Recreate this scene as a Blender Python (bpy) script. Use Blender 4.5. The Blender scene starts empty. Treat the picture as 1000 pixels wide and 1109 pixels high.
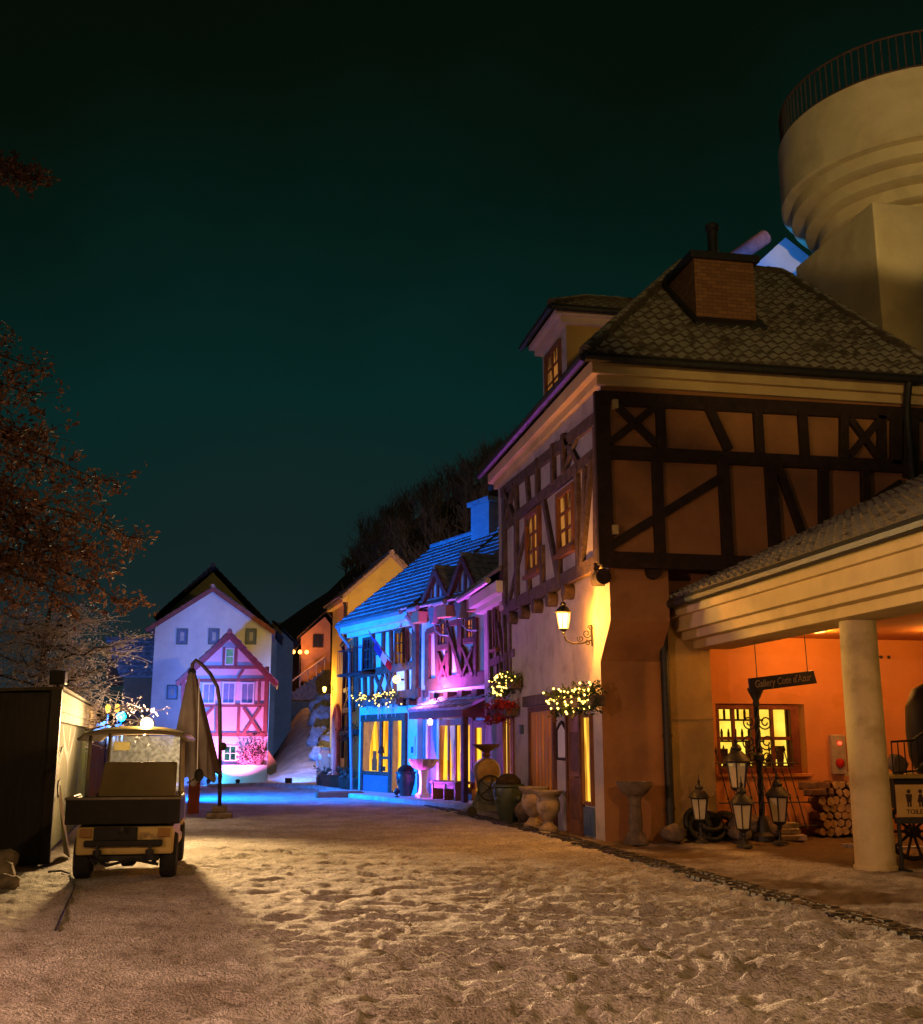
import bpy, bmesh, math, random
import numpy as np
from mathutils import Vector, Matrix, noise as mnoise
random.seed(11)
RAD = math.radians
S = bpy.context.scene
COL = S.collection

# ------------------------------------------------------------------ camera
F_, CX, CY, HZ, EYE, VPX = 1180.0, 500.0, 554.5, 805.0, 1.6, 266.0
PITCH = math.atan((HZ - CY) / F_)
YAW = math.atan2(CX - VPX, math.hypot(F_, HZ - CY))
cd = bpy.data.cameras.new("camera")
cam = bpy.data.objects.new("camera", cd)
COL.objects.link(cam)
cam.location = (0, 0, EYE)
cam.rotation_euler = (math.pi / 2 + PITCH, 0, -YAW)
cd.sensor_fit = 'HORIZONTAL'
cd.sensor_width = 36.0
cd.lens = F_ / 1000 * 36
cd.clip_start = 0.1
cd.clip_end = 2000
S.camera = cam
# ------------------------------------------------------------------ world: night sky with a faint teal town glow
w = bpy.data.worlds.new("World")
S.world = w
w.use_nodes = True
nt = w.node_tree
nt.nodes.clear()
out = nt.nodes.new('ShaderNodeOutputWorld')
bg = nt.nodes.new('ShaderNodeBackground')
tc = nt.nodes.new('ShaderNodeTexCoord')
sp = nt.nodes.new('ShaderNodeSeparateXYZ')
rp = nt.nodes.new('ShaderNodeValToRGB')
nz = nt.nodes.new('ShaderNodeTexNoise')
nz.inputs['Scale'].default_value = 2.2
nz.inputs['Detail'].default_value = 4
mr = nt.nodes.new('ShaderNodeMath'); mr.operation = 'MULTIPLY_ADD'
mr.inputs[1].default_value = 0.42; mr.inputs[2].default_value = -0.21
ad = nt.nodes.new('ShaderNodeMath'); ad.operation = 'ADD'
nt.links.new(tc.outputs['Generated'], sp.inputs[0])
nt.links.new(tc.outputs['Generated'], nz.inputs['Vector'])
nt.links.new(nz.outputs[0], mr.inputs[0])
nt.links.new(mr.outputs[0], ad.inputs[0])
nt.links.new(sp.outputs['Z'], ad.inputs[1])
nt.links.new(ad.outputs[0], rp.inputs[0])
cr = rp.color_ramp
cr.elements[0].position = 0.0; cr.elements[0].color = (0.010, 0.018, 0.022, 1)
cr.elements[1].position = 0.75; cr.elements[1].color = (0.0012, 0.0022, 0.0008, 1)
for pos, c in ((0.14, (0.005, 0.0155, 0.0150, 1)), (0.30, (0.0020, 0.0165, 0.0150, 1)), (0.45, (0.0014, 0.0086, 0.0060, 1)), (0.58, (0.0014, 0.0040, 0.0018, 1))):
    e = cr.elements.new(pos); e.color = c
nt.links.new(rp.outputs[0], bg.inputs['Color'])
bg.inputs['Strength'].default_value = 1.0
nt.links.new(bg.outputs[0], out.inputs['Surface'])
S.view_settings.view_transform = 'Standard'
S.view_settings.look = 'None'
S.view_settings.gamma = 1
S.view_settings.use_curve_mapping = False
S.view_settings.exposure = 0.22
S.render.engine = 'CYCLES'
S.cycles.use_denoising = True
S.cycles.max_bounces = 6
S.cycles.sample_clamp_indirect = 4.0
S.cycles.caustics_reflective = False
S.cycles.caustics_refractive = False

# one very weak warm 'moon' so that faces turned to the camera are not lost
sd = bpy.data.lights.new("night_sun", 'SUN')
sd.energy = 0.05
sd.color = (1.0, 0.68, 0.40)
sd.angle = RAD(12)
so = bpy.data.objects.new("night_sun", sd)
COL.objects.link(so)
so.rotation_euler = (RAD(50), 0, RAD(-22))


def lamp(kind, loc, energy, color, target=None, cone=None, blend=0.5, radius=0.1, name="lamp_light"):
    d = bpy.data.lights.new(name, kind)
    d.energy = energy
    d.color = color
    d.shadow_soft_size = radius
    if cone:
        d.spot_size = RAD(cone); d.spot_blend = blend
    o = bpy.data.objects.new(name, d)
    COL.objects.link(o)
    o.location = loc
    if target is not None:
        o.rotation_euler = (Vector(target) - Vector(loc)).to_track_quat('-Z', 'Y').to_euler()
    return o

# ------------------------------------------------------------------ light list (most sit in or beside a built fixture, some are added fill)
WARM = (1.0, 0.66, 0.26)
FLOOD = Vector((-2.03, 23.8, 1.99))
lamp('SPOT', FLOOD + Vector((0.05, -0.12, 0)), 7600, (1.0, 0.61, 0.24), (0.8, 10, 2.2), 66, 1.0, 0.30)
lamp('SPOT', FLOOD + Vector((0.10, -0.12, 0)), 3200, (1.0, 0.62, 0.16), (7.3, 13.0, 4.2), 26, 0.4, 0.10)
lamp('SPOT', FLOOD + Vector((0.05, -0.14, 0.02)), 16000, (1.0, 0.62, 0.30), (3.4, 5, 3.1), 36, 1.0, 0.32)
lamp('SPOT', FLOOD + Vector((-0.05, -0.12, 0)), 110, (1.0, 0.62, 0.20), (-2.9, 18.5, 2.0), 60, 0.8, 0.10)
lamp('POINT', FLOOD + Vector((-0.15, -0.25, 0.22)), 95, (1.0, 0.66, 0.36), radius=0.08)
BLUE1 = Vector((-3.55, 33.0, 2.35))
lamp('SPOT', BLUE1, 12500, (0.0, 0.165, 1.0), (4.5, 37.0, 1.2), 126, 0.8, 0.10)
BLUE3 = Vector((1.75, 45.6, 0.55))  # added blue light for the lane and its rocks
lamp('SPOT', BLUE3, 4800, (0.04, 0.20, 1.0), (4.2, 58, 2.4), 66, 0.7, 0.10)
BLUE1B = Vector((-3.80, 33.7, 2.2))
lamp('SPOT', BLUE1B, 13500, (0.05, 0.20, 1.0), (-4.6, 54, 3.6), 52, 0.9, 0.10)
VIOLET = Vector((-3.0, 20.2, 2.72))  # added violet wash for the street facade
lamp('SPOT', VIOLET, 520, (0.88, 0.46, 0.72), (6.0, 20.6, 5.2), 78, 0.8, 0.12)
STREET_FILL = Vector((4.6, -3.0, 6.4))  # added lamp behind the camera, fill for street, gable, roof and tower
lamp('SPOT', STREET_FILL, 1300, (1.0, 0.52, 0.16), (2.6, 8.5, 0), 74, 0.8, 0.2)
lamp('POINT', STREET_FILL, 130, (1.0, 0.58, 0.16), radius=0.2)
lamp('SPOT', STREET_FILL, 2600, (1.0, 0.62, 0.17), (10.2, 20.5, 10.8), 22, 0.5, 0.2)
lamp('SPOT', STREET_FILL, 9500, (1.0, 0.76, 0.36), (15.8, 22.0, 16.6), 17, 0.3, 0.2)
STREET_FILL2 = Vector((-7.0, 4.6, 3.5))  # added lamp out of frame, low fill across the snow
lamp('SPOT', STREET_FILL2, 2300, (1.0, 0.50, 0.30), (2.4, 8.2, 0), 84, 0.8, 0.15)
lamp('POINT', Vector((-6.5, -2.0, 6.0)), 90, (1.0, 0.56, 0.32), radius=0.2)  # added ambient fill, no fixture
# ------------------------------------------------------------------ geometry helpers
def ray(px, py):
    d = Vector(((px - CX) / F_, -(py - CY) / F_, -1.0))
    d.rotate(cam.rotation_euler)
    return d


EYEV = Vector((0, 0, EYE))


def gnd(px, py, z=0.0):
    d = ray(px, py)
    return EYEV + d * ((z - EYE) / d.z)


class Fr:
    """an upright wall frame: u to the right along the wall, v up, w out of the wall"""
    def __init__(s, o, deg=None, U=None):
        s.o = Vector(o)
        s.U = Vector((math.cos(RAD(deg)), math.sin(RAD(deg)), 0)) if U is None else Vector(U).normalized()
        s.V = Vector((0, 0, 1))
        s.W = s.U.cross(s.V)

    def p(s, u, v, w=0.0):
        return s.o + s.U * u + s.V * v + s.W * w

    def at(s, px, py, w=0.0):
        d = ray(px, py)
        t = ((s.o + s.W * w - EYEV).dot(s.W)) / d.dot(s.W)
        q = EYEV + d * t - s.o
        return q.dot(s.U), q.z


WF = Fr((0, 0, 0), 0)


class MB:
    def __init__(s):
        s.v = []; s.f = []; s.m = []; s.cur = 0

    def face(s, pts):
        b = len(s.v)
        s.v += [Vector(p) for p in pts]
        s.f.append(tuple(range(b, b + len(pts))))
        s.m.append(s.cur)

    def prism(s, pts, ext):
        """closed solid: outline pts pushed by vector ext"""
        n = len(pts); b = len(s.v); ext = Vector(ext)
        s.v += [Vector(p) for p in pts] + [Vector(p) + ext for p in pts]
        s.f.append(tuple(range(b, b + n))); s.f.append(tuple(range(b + 2 * n - 1, b + n - 1, -1)))
        s.m += [s.cur, s.cur]
        for i in range(n):
            j = (i + 1) % n
            s.f.append((b + i, b + j, b + n + j, b + n + i)); s.m.append(s.cur)
        return s

    def box(s, fr, u0, u1, v0, v1, w0, w1):
        return s.prism([fr.p(u0, v0, w0), fr.p(u1, v0, w0), fr.p(u1, v1, w0), fr.p(u0, v1, w0)], fr.W * (w1 - w0))

    def wbox(s, x0, x1, y0, y1, z0, z1):
        return s.prism([(x0, y0, z0), (x1, y0, z0), (x1, y1, z0), (x0, y1, z0)], (0, 0, z1 - z0))

    def bar(s, p, q, wid, n, t0, t1):
        """beam from p to q, width wid across, from t0 to t1 along the normal n"""
        p = Vector(p); q = Vector(q); n = Vector(n).normalized()
        d = (q - p).normalized(); sd = d.cross(n).normalized() * wid / 2
        return s.prism([p - sd + n * t0, q - sd + n * t0, q + sd + n * t0, p + sd + n * t0], n * (t1 - t0))

    def tube(s, pts, r, seg=8, caps=True):
        pts = [Vector(p) for p in pts]; n = len(pts)
        rs = r if isinstance(r, (list, tuple)) else [r] * n
        b = len(s.v); prev = None
        for i, p in enumerate(pts):
            t = (pts[min(i + 1, n - 1)] - pts[max(i - 1, 0)]).normalized()
            a = (prev - t * prev.dot(t)) if prev is not None else t.orthogonal()
            if a.length < 1e-6: a = t.orthogonal()
            a.normalize(); prev = a; c = t.cross(a)
            for k in range(seg):
                an = 2 * math.pi * k / seg
                s.v.append(p + (a * math.cos(an) + c * math.sin(an)) * rs[i])
        for i in range(n - 1):
            for k in range(seg):
                k2 = (k + 1) % seg
                s.f.append((b + i * seg + k, b + i * seg + k2, b + (i + 1) * seg + k2, b + (i + 1) * seg + k)); s.m.append(s.cur)
        if caps:
            s.f.append(tuple(range(b + seg - 1, b - 1, -1))); s.f.append(tuple(range(b + (n - 1) * seg, b + n * seg))); s.m += [s.cur, s.cur]
        return s

    def lathe(s, c, prof, seg=20, axis=None, fn=None):
        """profile (r, z) turned about the vertical (or another axis) through c"""
        c = Vector(c); b = len(s.v); n = len(prof)
        q = Vector((0, 0, 1)).rotation_difference(Vector(axis)) if axis is not None else None
        for r, z in prof:
            for k in range(seg):
                an = 2 * math.pi * k / seg
                rr = r * (fn(an, z) if fn else 1)
                p = Vector((rr * math.cos(an), rr * math.sin(an), z))
                if q: p = q @ p
                s.v.append(c + p)
        for i in range(n - 1):
            for k in range(seg):
                k2 = (k + 1) % seg
                s.f.append((b + i * seg + k, b + i * seg + k2, b + (i + 1) * seg + k2, b + (i + 1) * seg + k)); s.m.append(s.cur)
        s.f.append(tuple(range(b + seg - 1, b - 1, -1))); s.f.append(tuple(range(b + (n - 1) * seg, b + n * seg))); s.m += [s.cur, s.cur]
        return s

    def blob(s, c, r, sc=(1, 1, 1), seed=0, amp=0.18, lat=6, lon=9, freq=1.7):
        c = Vector(c); b = len(s.v)
        for i in range(lat + 1):
            th = math.pi * i / lat
            for k in range(lon):
                an = 2 * math.pi * k / lon
                d = Vector((math.sin(th) * math.cos(an), math.sin(th) * math.sin(an), math.cos(th)))
                h = 1 + amp * 2 * mnoise.noise(d * freq + Vector((seed * 3.1, seed * 1.7, seed)))
                s.v.append(c + Vector((d.x * sc[0], d.y * sc[1], d.z * sc[2])) * r * h)
        for i in range(lat):
            for k in range(lon):
                k2 = (k + 1) % lon
                s.f.append((b + i * lon + k, b + i * lon + k2, b + (i + 1) * lon + k2, b + (i + 1) * lon + k)); s.m.append(s.cur)
        return s

    def build(s, name, mats, parent=None, smooth=False, bevel=0.0, fix=True):
        off = BASE.get(parent.name, Vector((0, 0, 0))) if parent is not None else Vector((0, 0, 0))
        me = bpy.data.meshes.new(name)
        me.from_pydata([tuple(v - off) for v in s.v], [], s.f)
        mats = mats if isinstance(mats, (list, tuple)) else [mats]
        for m in mats: me.materials.append(m)
        if len(mats) > 1: me.polygons.foreach_set('material_index', s.m)
        if fix:
            bm = bmesh.new(); bm.from_mesh(me)
            bmesh.ops.remove_doubles(bm, verts=bm.verts, dist=1e-5)
            bmesh.ops.dissolve_degenerate(bm, edges=bm.edges, dist=1e-5)
            bmesh.ops.recalc_face_normals(bm, faces=bm.faces)
            bm.to_mesh(me); bm.free()
        if smooth is True:
            me.polygons.foreach_set('use_smooth', [True] * len(me.polygons))
        elif smooth:
            me.polygons.foreach_set('use_smooth', [True] * len(me.polygons))
            me.set_sharp_from_angle(angle=RAD(smooth))
        o = bpy.data.objects.new(name, me)
        COL.objects.link(o)
        if parent is not None: o.parent = parent
        BASE[o.name] = off
        if bevel:
            mod = o.modifiers.new('bevel', 'BEVEL'); mod.width = bevel; mod.segments = 2; mod.limit_method = 'ANGLE'
        return o


BASE = {}


def tag(o, label, cat, group=None):
    o['label'] = label; o['category'] = cat
    if group: o['group'] = group
    return o


def thing(name, label, cat, loc=(0, 0, 0), group=None):
    o = bpy.data.objects.new(name, None)
    o.empty_display_size = 0.2
    COL.objects.link(o)
    o.location = loc
    BASE[o.name] = Vector(loc)
    return tag(o, label, cat, group)


def one(mb, name, mat, label, cat, loc, group=None, **k):
    """a top-level thing that is a single mesh, its origin at its base"""
    e = bpy.data.objects.new('tmp_base', None); BASE[e.name] = Vector(loc)
    o = mb.build(name, mat, None, **k)
    o.data.transform(Matrix.Translation(-Vector(loc)))
    o.location = loc
    BASE[o.name] = Vector(loc)
    bpy.data.objects.remove(e)
    return tag(o, label, cat, group)


def dup(root, loc, label, rotz=0.0, scale=1.0):
    r = root.copy(); COL.objects.link(r)
    r.location = loc; r.rotation_euler = (0, 0, rotz); r['label'] = label
    r.scale = (scale,) * 3
    for ch in list(root.children):
        c = ch.copy(); COL.objects.link(c); c.parent = r
        for g in ch.children:
            d = g.copy(); COL.objects.link(d); d.parent = c
    return r


def struct(o):
    o['kind'] = 'structure'
    return o


# ------------------------------------------------------------------ materials
MATS = {}


def pm(name, c1, c2=None, scale=3.0, rough=0.8, bump=0.25, bscale=40.0, metal=0.0, snow=0.0, stretch=None, stain=None, spec=0.3, transl=0.0, detail=6, snowcol=(0.72, 0.72, 0.74), snoise=5.0):
    """plaster, stone, wood, metal: two noise-mixed colours, fine bump, optional snow settled on upward faces"""
    if name in MATS: return MATS[name]
    m = bpy.data.materials.new(name); m.use_nodes = True
    n = m.node_tree; L = n.links; b = n.nodes['Principled BSDF']
    tcn = n.nodes.new('ShaderNodeTexCoord'); mp = n.nodes.new('ShaderNodeMapping')
    L.new(tcn.outputs['Object'], mp.inputs[0])
    if stretch: mp.inputs['Scale'].default_value = stretch
    t = n.nodes.new('ShaderNodeTexNoise'); t.inputs['Scale'].default_value = scale; t.inputs['Detail'].default_value = detail; t.inputs['Roughness'].default_value = 0.65
    L.new(mp.outputs[0], t.inputs['Vector'])
    r = n.nodes.new('ShaderNodeValToRGB'); r.color_ramp.elements[0].position = 0.34; r.color_ramp.elements[1].position = 0.66
    c2 = c2 or tuple(x * 0.72 for x in c1)
    r.color_ramp.elements[0].color = (*c2, 1); r.color_ramp.elements[1].color = (*c1, 1)
    L.new(t.outputs[0], r.inputs[0])
    colour = r.outputs[0]
    if stain:
        t2 = n.nodes.new('ShaderNodeTexNoise'); t2.inputs['Scale'].default_value = stain[1]; t2.inputs['Detail'].default_value = 8
        L.new(tcn.outputs['Object'], t2.inputs['Vector'])
        r2 = n.nodes.new('ShaderNodeValToRGB'); r2.color_ramp.elements[0].position = 0.52; r2.color_ramp.elements[1].position = 0.68
        mx = n.nodes.new('ShaderNodeMix'); mx.data_type = 'RGBA'
        L.new(t2.outputs[0], r2.inputs[0]); L.new(r2.outputs[0], mx.inputs['Factor'])
        L.new(colour, mx.inputs['A']); mx.inputs['B'].default_value = (*stain[0], 1)
        colour = mx.outputs['Result']
    if snow > 0:
        g = n.nodes.new('ShaderNodeNewGeometry'); s3 = n.nodes.new('ShaderNodeSeparateXYZ'); L.new(g.outputs['Normal'], s3.inputs[0])
        t3 = n.nodes.new('ShaderNodeTexNoise'); t3.inputs['Scale'].default_value = snoise; t3.inputs['Detail'].default_value = 7
        L.new(tcn.outputs['Object'], t3.inputs['Vector'])
        a1 = n.nodes.new('ShaderNodeMath'); a1.operation = 'MULTIPLY'; L.new(s3.outputs['Z'], a1.inputs[0]); L.new(t3.outputs[0], a1.inputs[1])
        mr_ = n.nodes.new('ShaderNodeMapRange'); mr_.inputs['From Min'].default_value = 0.62 - 0.45 * snow; mr_.inputs['From Max'].default_value = 0.74 - 0.45 * snow
        L.new(a1.outputs[0], mr_.inputs['Value'])
        mx2 = n.nodes.new('ShaderNodeMix'); mx2.data_type = 'RGBA'
        L.new(mr_.outputs[0], mx2.inputs['Factor']); L.new(colour, mx2.inputs['A']); mx2.inputs['B'].default_value = (*snowcol, 1)
        colour = mx2.outputs['Result']
    L.new(colour, b.inputs['Base Color'])
    b.inputs['Roughness'].default_value = rough; b.inputs['Metallic'].default_value = metal
    b.inputs['Specular IOR Level'].default_value = spec
    if bump:
        tb = n.nodes.new('ShaderNodeTexNoise'); tb.inputs['Scale'].default_value = bscale; tb.inputs['Detail'].default_value = 5
        L.new(mp.outputs[0], tb.inputs['Vector'])
        bp = n.nodes.new('ShaderNodeBump'); bp.inputs['Strength'].default_value = bump; bp.inputs['Distance'].default_value = 0.03
        L.new(tb.outputs[0], bp.inputs['Height']); L.new(bp.outputs[0], b.inputs['Normal'])
    if transl:
        tr = n.nodes.new('ShaderNodeBsdfTranslucent'); L.new(colour, tr.inputs[0])
        ms = n.nodes.new('ShaderNodeMixShader'); ms.inputs[0].default_value = transl
        L.new(b.outputs[0], ms.inputs[1]); L.new(tr.outputs[0], ms.inputs[2])
        L.new(ms.outputs[0], n.nodes['Material Output'].inputs['Surface'])
    MATS[name] = m
    return m


def em(name, c1, strength, c2=None, scale=3.0, stretch=(1, 1, 1)):
    """a lit pane, bulb or lamp glass"""
    if name in MATS: return MATS[name]
    m = bpy.data.materials.new(name); m.use_nodes = True
    n = m.node_tree; L = n.links; n.nodes.remove(n.nodes['Principled BSDF'])
    e = n.nodes.new('ShaderNodeEmission'); e.inputs['Strength'].default_value = strength
    e.inputs['Color'].default_value = (*c1, 1)
    if c2:
        tcn = n.nodes.new('ShaderNodeTexCoord'); mp = n.nodes.new('ShaderNodeMapping'); mp.inputs['Scale'].default_value = stretch
        t = n.nodes.new('ShaderNodeTexNoise'); t.inputs['Scale'].default_value = scale; t.inputs['Detail'].default_value = 3
        r = n.nodes.new('ShaderNodeValToRGB'); r.color_ramp.elements[0].position = 0.38; r.color_ramp.elements[1].position = 0.6
        r.color_ramp.elements[0].color = (*c2, 1); r.color_ramp.elements[1].color = (*c1, 1)
        L.new(tcn.outputs['Object'], mp.inputs[0]); L.new(mp.outputs[0], t.inputs['Vector']); L.new(t.outputs[0], r.inputs[0]); L.new(r.outputs[0], e.inputs['Color'])
    L.new(e.outputs[0], n.nodes['Material Output'].inputs['Surface'])
    MATS[name] = m
    return m


def brick(name, c1, c2, mortar, scale=9.0):
    m = bpy.data.materials.new(name); m.use_nodes = True
    n = m.node_tree; L = n.links; b = n.nodes['Principled BSDF']
    tcn = n.nodes.new('ShaderNodeTexCoord'); sx = n.nodes.new('ShaderNodeSeparateXYZ'); cb = n.nodes.new('ShaderNodeCombineXYZ'); ad_ = n.nodes.new('ShaderNodeMath')
    L.new(tcn.outputs['Object'], sx.inputs[0]); L.new(sx.outputs['X'], ad_.inputs[0]); L.new(sx.outputs['Y'], ad_.inputs[1])
    L.new(ad_.outputs[0], cb.inputs['X']); L.new(sx.outputs['Z'], cb.inputs['Y'])
    t = n.nodes.new('ShaderNodeTexBrick'); t.inputs['Scale'].default_value = scale
    t.inputs['Color1'].default_value = (*c1, 1); t.inputs['Color2'].default_value = (*c2, 1); t.inputs['Mortar'].default_value = (*mortar, 1)
    t.inputs['Mortar Size'].default_value = 0.035; t.inputs['Brick Width'].default_value = 1.6; t.inputs['Row Height'].default_value = 0.6
    L.new(cb.outputs[0], t.inputs['Vector']); L.new(t.outputs['Color'], b.inputs['Base Color'])
    bp = n.nodes.new('ShaderNodeBump'); bp.inputs['Strength'].default_value = 0.6; bp.inputs['Distance'].default_value = 0.02; bp.invert = True
    L.new(t.outputs['Fac'], bp.inputs['Height']); L.new(bp.outputs[0], b.inputs['Normal'])
    b.inputs['Roughness'].default_value = 0.9
    return m


def glass_lamp(name, c, alpha=0.6):
    m = bpy.data.materials.new(name); m.use_nodes = True
    n = m.node_tree; b = n.nodes['Principled BSDF']
    b.inputs['Base Color'].default_value = (*c, 1); b.inputs['Roughness'].default_value = 0.25; b.inputs['Alpha'].default_value = alpha
    b.inputs['Specular IOR Level'].default_value = 0.6
    return m


TIMBER = pm('dark_timber', (0.045, 0.024, 0.016), (0.02, 0.011, 0.008), 5, 0.75, 0.5, 30, stretch=(1, 1, 1))
TIMBER_GREY = pm('weathered_timber', (0.14, 0.10, 0.085), (0.055, 0.036, 0.03), 6, 0.8, 0.6, 34)
TIMBER_RED = pm('stained_timber', (0.16, 0.07, 0.045), (0.07, 0.03, 0.02), 5, 0.7, 0.4, 30)
TIMBER_PINK = pm('rose_timber', (0.30, 0.10, 0.09), (0.20, 0.06, 0.06), 5, 0.7, 0.3, 30)
PLASTER = pm('grey_plaster', (0.52, 0.47, 0.45), (0.40, 0.35, 0.34), 1.6, 0.9, 0.45, 26, stain=((0.34, 0.30, 0.29), 2.2))
TERRA = pm('terracotta_plaster', (0.40, 0.19, 0.075), (0.31, 0.14, 0.055), 1.4, 0.9, 0.3, 24, stain=((0.23, 0.115, 0.05), 0.9))
OCHRE = pm('ochre_plaster', (0.46, 0.30, 0.10), (0.37, 0.23, 0.07), 1.4, 0.9, 0.3, 24, stain=((0.32, 0.2, 0.07), 1.8))
WHITE = pm('white_plaster', (0.74, 0.73, 0.72), (0.62, 0.61, 0.62), 1.1, 0.9, 0.25, 22, stain=((0.60, 0.59, 0.60), 0.9))
CREAM = pm('cream_plaster', (0.62, 0.47, 0.23), (0.52, 0.38, 0.18), 1.2, 0.85, 0.2, 20, stain=((0.46, 0.34, 0.16), 1.1))
YELLOW = pm('yellow_plaster', (0.62, 0.35, 0.07), (0.53, 0.29, 0.055), 0.9, 0.9, 0.25, 20, stain=((0.48, 0.27, 0.06), 1.2))
PINKP = pm('pink_plaster', (0.72, 0.52, 0.53), (0.62, 0.43, 0.45), 1.1, 0.9, 0.25, 22)
BLUEP = pm('white_blue_plaster', (0.68, 0.74, 0.76), (0.57, 0.64, 0.68), 1.1, 0.9, 0.25, 22, stain=((0.5, 0.56, 0.6), 1.6))
TILE = pm('snowy_clay_tile', (0.13, 0.10, 0.065), (0.07, 0.055, 0.04), 5, 0.85, 0.3, 50, snow=0.80, snowcol=(.40, .37, .29), snoise=3.0)
TILE_PALE = pm('frosted_tile', (0.42, 0.43, 0.44), (0.24, 0.25, 0.27), 5, 0.8, 0.3, 50, snow=0.35)
TILE_DARK = pm('old_dark_tile', (0.10, 0.075, 0.05), (0.045, 0.035, 0.025), 6, 0.85, 0.4, 40, snow=0.28)
IRON = pm('black_iron', (0.012, 0.012, 0.013), (0.03, 0.028, 0.026), 14, 0.5, 0.2, 60, spec=0.4)
STONE = pm('pale_stone', (0.42, 0.34, 0.24), (0.27, 0.21, 0.145), 7, 0.9, 0.5, 45, stain=((0.17, 0.135, 0.10), 5), snow=0.25)
STONE_D = pm('dark_stone', (0.20, 0.15, 0.11), (0.09, 0.065, 0.05), 7, 0.9, 0.6, 40, snow=0.15)
WOOD = pm('brown_wood', (0.26, 0.11, 0.045), (0.14, 0.055, 0.022), 5, 0.55, 0.25, 40, stretch=(6, 6, 0.6))
BLACKWOOD = pm('black_boards', (0.030, 0.022, 0.018), (0.016, 0.012, 0.011), 4, 0.6, 0.4, 26, stretch=(5, 5, 0.7))
BRICK = brick('orange_brick', (0.32, 0.15, 0.06), (0.22, 0.095, 0.04), (0.07, 0.05, 0.035), 8.0)
LIT = em('lit_window', (1.0, 0.50, 0.05), 1.15, (0.95, 0.38, 0.02), 2.0, (2, 2, 1))
LIT_SHOP = em('lit_shop_window', (1.0, 0.60, 0.06), 1.2, (0.42, 0.15, 0.01), 2.6, (3, 3, 0.35))
LIT_DIM = em('dim_lit_window', (0.75, 0.28, 0.05), 0.5, (0.06, 0.02, 0.008), 2.2, (2.5, 2.5, .5))
DARKPANE = pm('dark_pane', (0.02, 0.03, 0.05), (0.012, 0.015, 0.03), 3, 0.12, 0.0, spec=0.6)
BULB = em('fairy_bulb', (1.0, 0.62, 0.10), 7)
LEAF_RED = pm('red_petals', (0.42, 0.02, 0.02), (0.2, 0.01, 0.012), 12, 0.7, 0)
LEAF_GREEN = pm('box_greenery', (0.06, 0.085, 0.03), (0.03, 0.045, 0.015), 12, 0.7, 0)


# ------------------------------------------------------------------ shared builders
def timbers(mb, fr, segs, w0, base_t=0.07, tf=None):
    """segs: (x0,y0,x1,y1,width) picture points on the wall plane of fr; each beam a hair prouder than the last"""
    for i, (x0, y0, x1, y1, wd) in enumerate(segs):
        if tf: (x0, y0), (x1, y1) = tf(x0, y0), tf(x1, y1)
        a = fr.at(x0, y0, w0); b = fr.at(x1, y1, w0)
        if abs(a[0] - b[0]) < abs(a[1] - b[1]) * 0.06:            # plumb posts stay plumb
            m_ = (a[0] + b[0]) / 2; a = (m_, a[1]); b = (m_, b[1])
        mb.bar(fr.p(*a, w0), fr.p(*b, w0), wd, fr.W, -0.03, base_t + 0.0031 * (i % 13))


def zoomtf(x0, y0, s):
    return lambda x, y: (x0 + x / s, y0 + y / s)


def tile_roof(mb, A, B, C, D, tw=0.26, tl=0.34, amp=0.035, lip=0.045, n_up=1):
    """pantiles over the plane with eave A-B and ridge D-C (A below D, B below C)"""
    A, B, C, D = map(Vector, (A, B, C, D))
    ud = (B - A).normalized()
    nrm = ud.cross(D - A).normalized()
    if nrm.z < 0: nrm = -nrm
    sd_ = nrm.cross(ud)
    if sd_.z < 0: sd_ = -sd_
    Ls = (D - A).dot(sd_)
    rows = max(1, round(Ls / tl)); rl = Ls / rows
    f0 = lambda v: ((D - A).dot(ud)) * v / Ls
    f1 = lambda v: (B - A).dot(ud) + ((C - B).dot(ud)) * v / Ls
    step = tw / 5
    for i in range(rows):
        va = i * rl; vb = va + rl * 1.12 if i < rows - 1 else va + rl
        u0 = min(f0(va), f0(vb)); u1 = max(f1(va), f1(vb))
        k0 = math.floor(u0 / step); k1 = math.ceil(u1 / step)
        base = len(mb.v)
        jit = random.uniform(-0.006, 0.006)
        for k in range(k0, k1 + 1):
            u = k * step
            ph = (k % 5) / 5 * 2 * math.pi
            h = amp * (0.5 + 0.5 * math.cos(ph)) ** 1.3
            hv = mnoise.noise(Vector((math.floor(k / 5) * 3.7, i * 5.3, Ls))) * 0.012
            for v, hh in ((va, -0.01), (va, h + lip + hv + jit), (vb, h + 0.004)):
                uu = min(max(u, f0(min(v, Ls))), f1(min(v, Ls)))
                mb.v.append(A + ud * uu + sd_ * v + nrm * hh)
        nk = k1 - k0 + 1
        for k in range(nk - 1):
            a = base + k * 3
            mb.f.append((a, a + 3, a + 4, a + 1)); mb.f.append((a + 1, a + 4, a + 5, a + 2)); mb.m += [mb.cur, mb.cur]
    return nrm


def ridge_caps(mb, p, q, r=0.12, l=0.36):
    p = Vector(p); q = Vector(q); n = max(1, round((q - p).length / l)); d = (q - p) / n
    for i in range(n):
        a = p + d * i - d * 0.04; b = p + d * (i + 1) + d * 0.06
        mb.tube([a, b], [r * 1.12, r * 0.95], 10)


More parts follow.
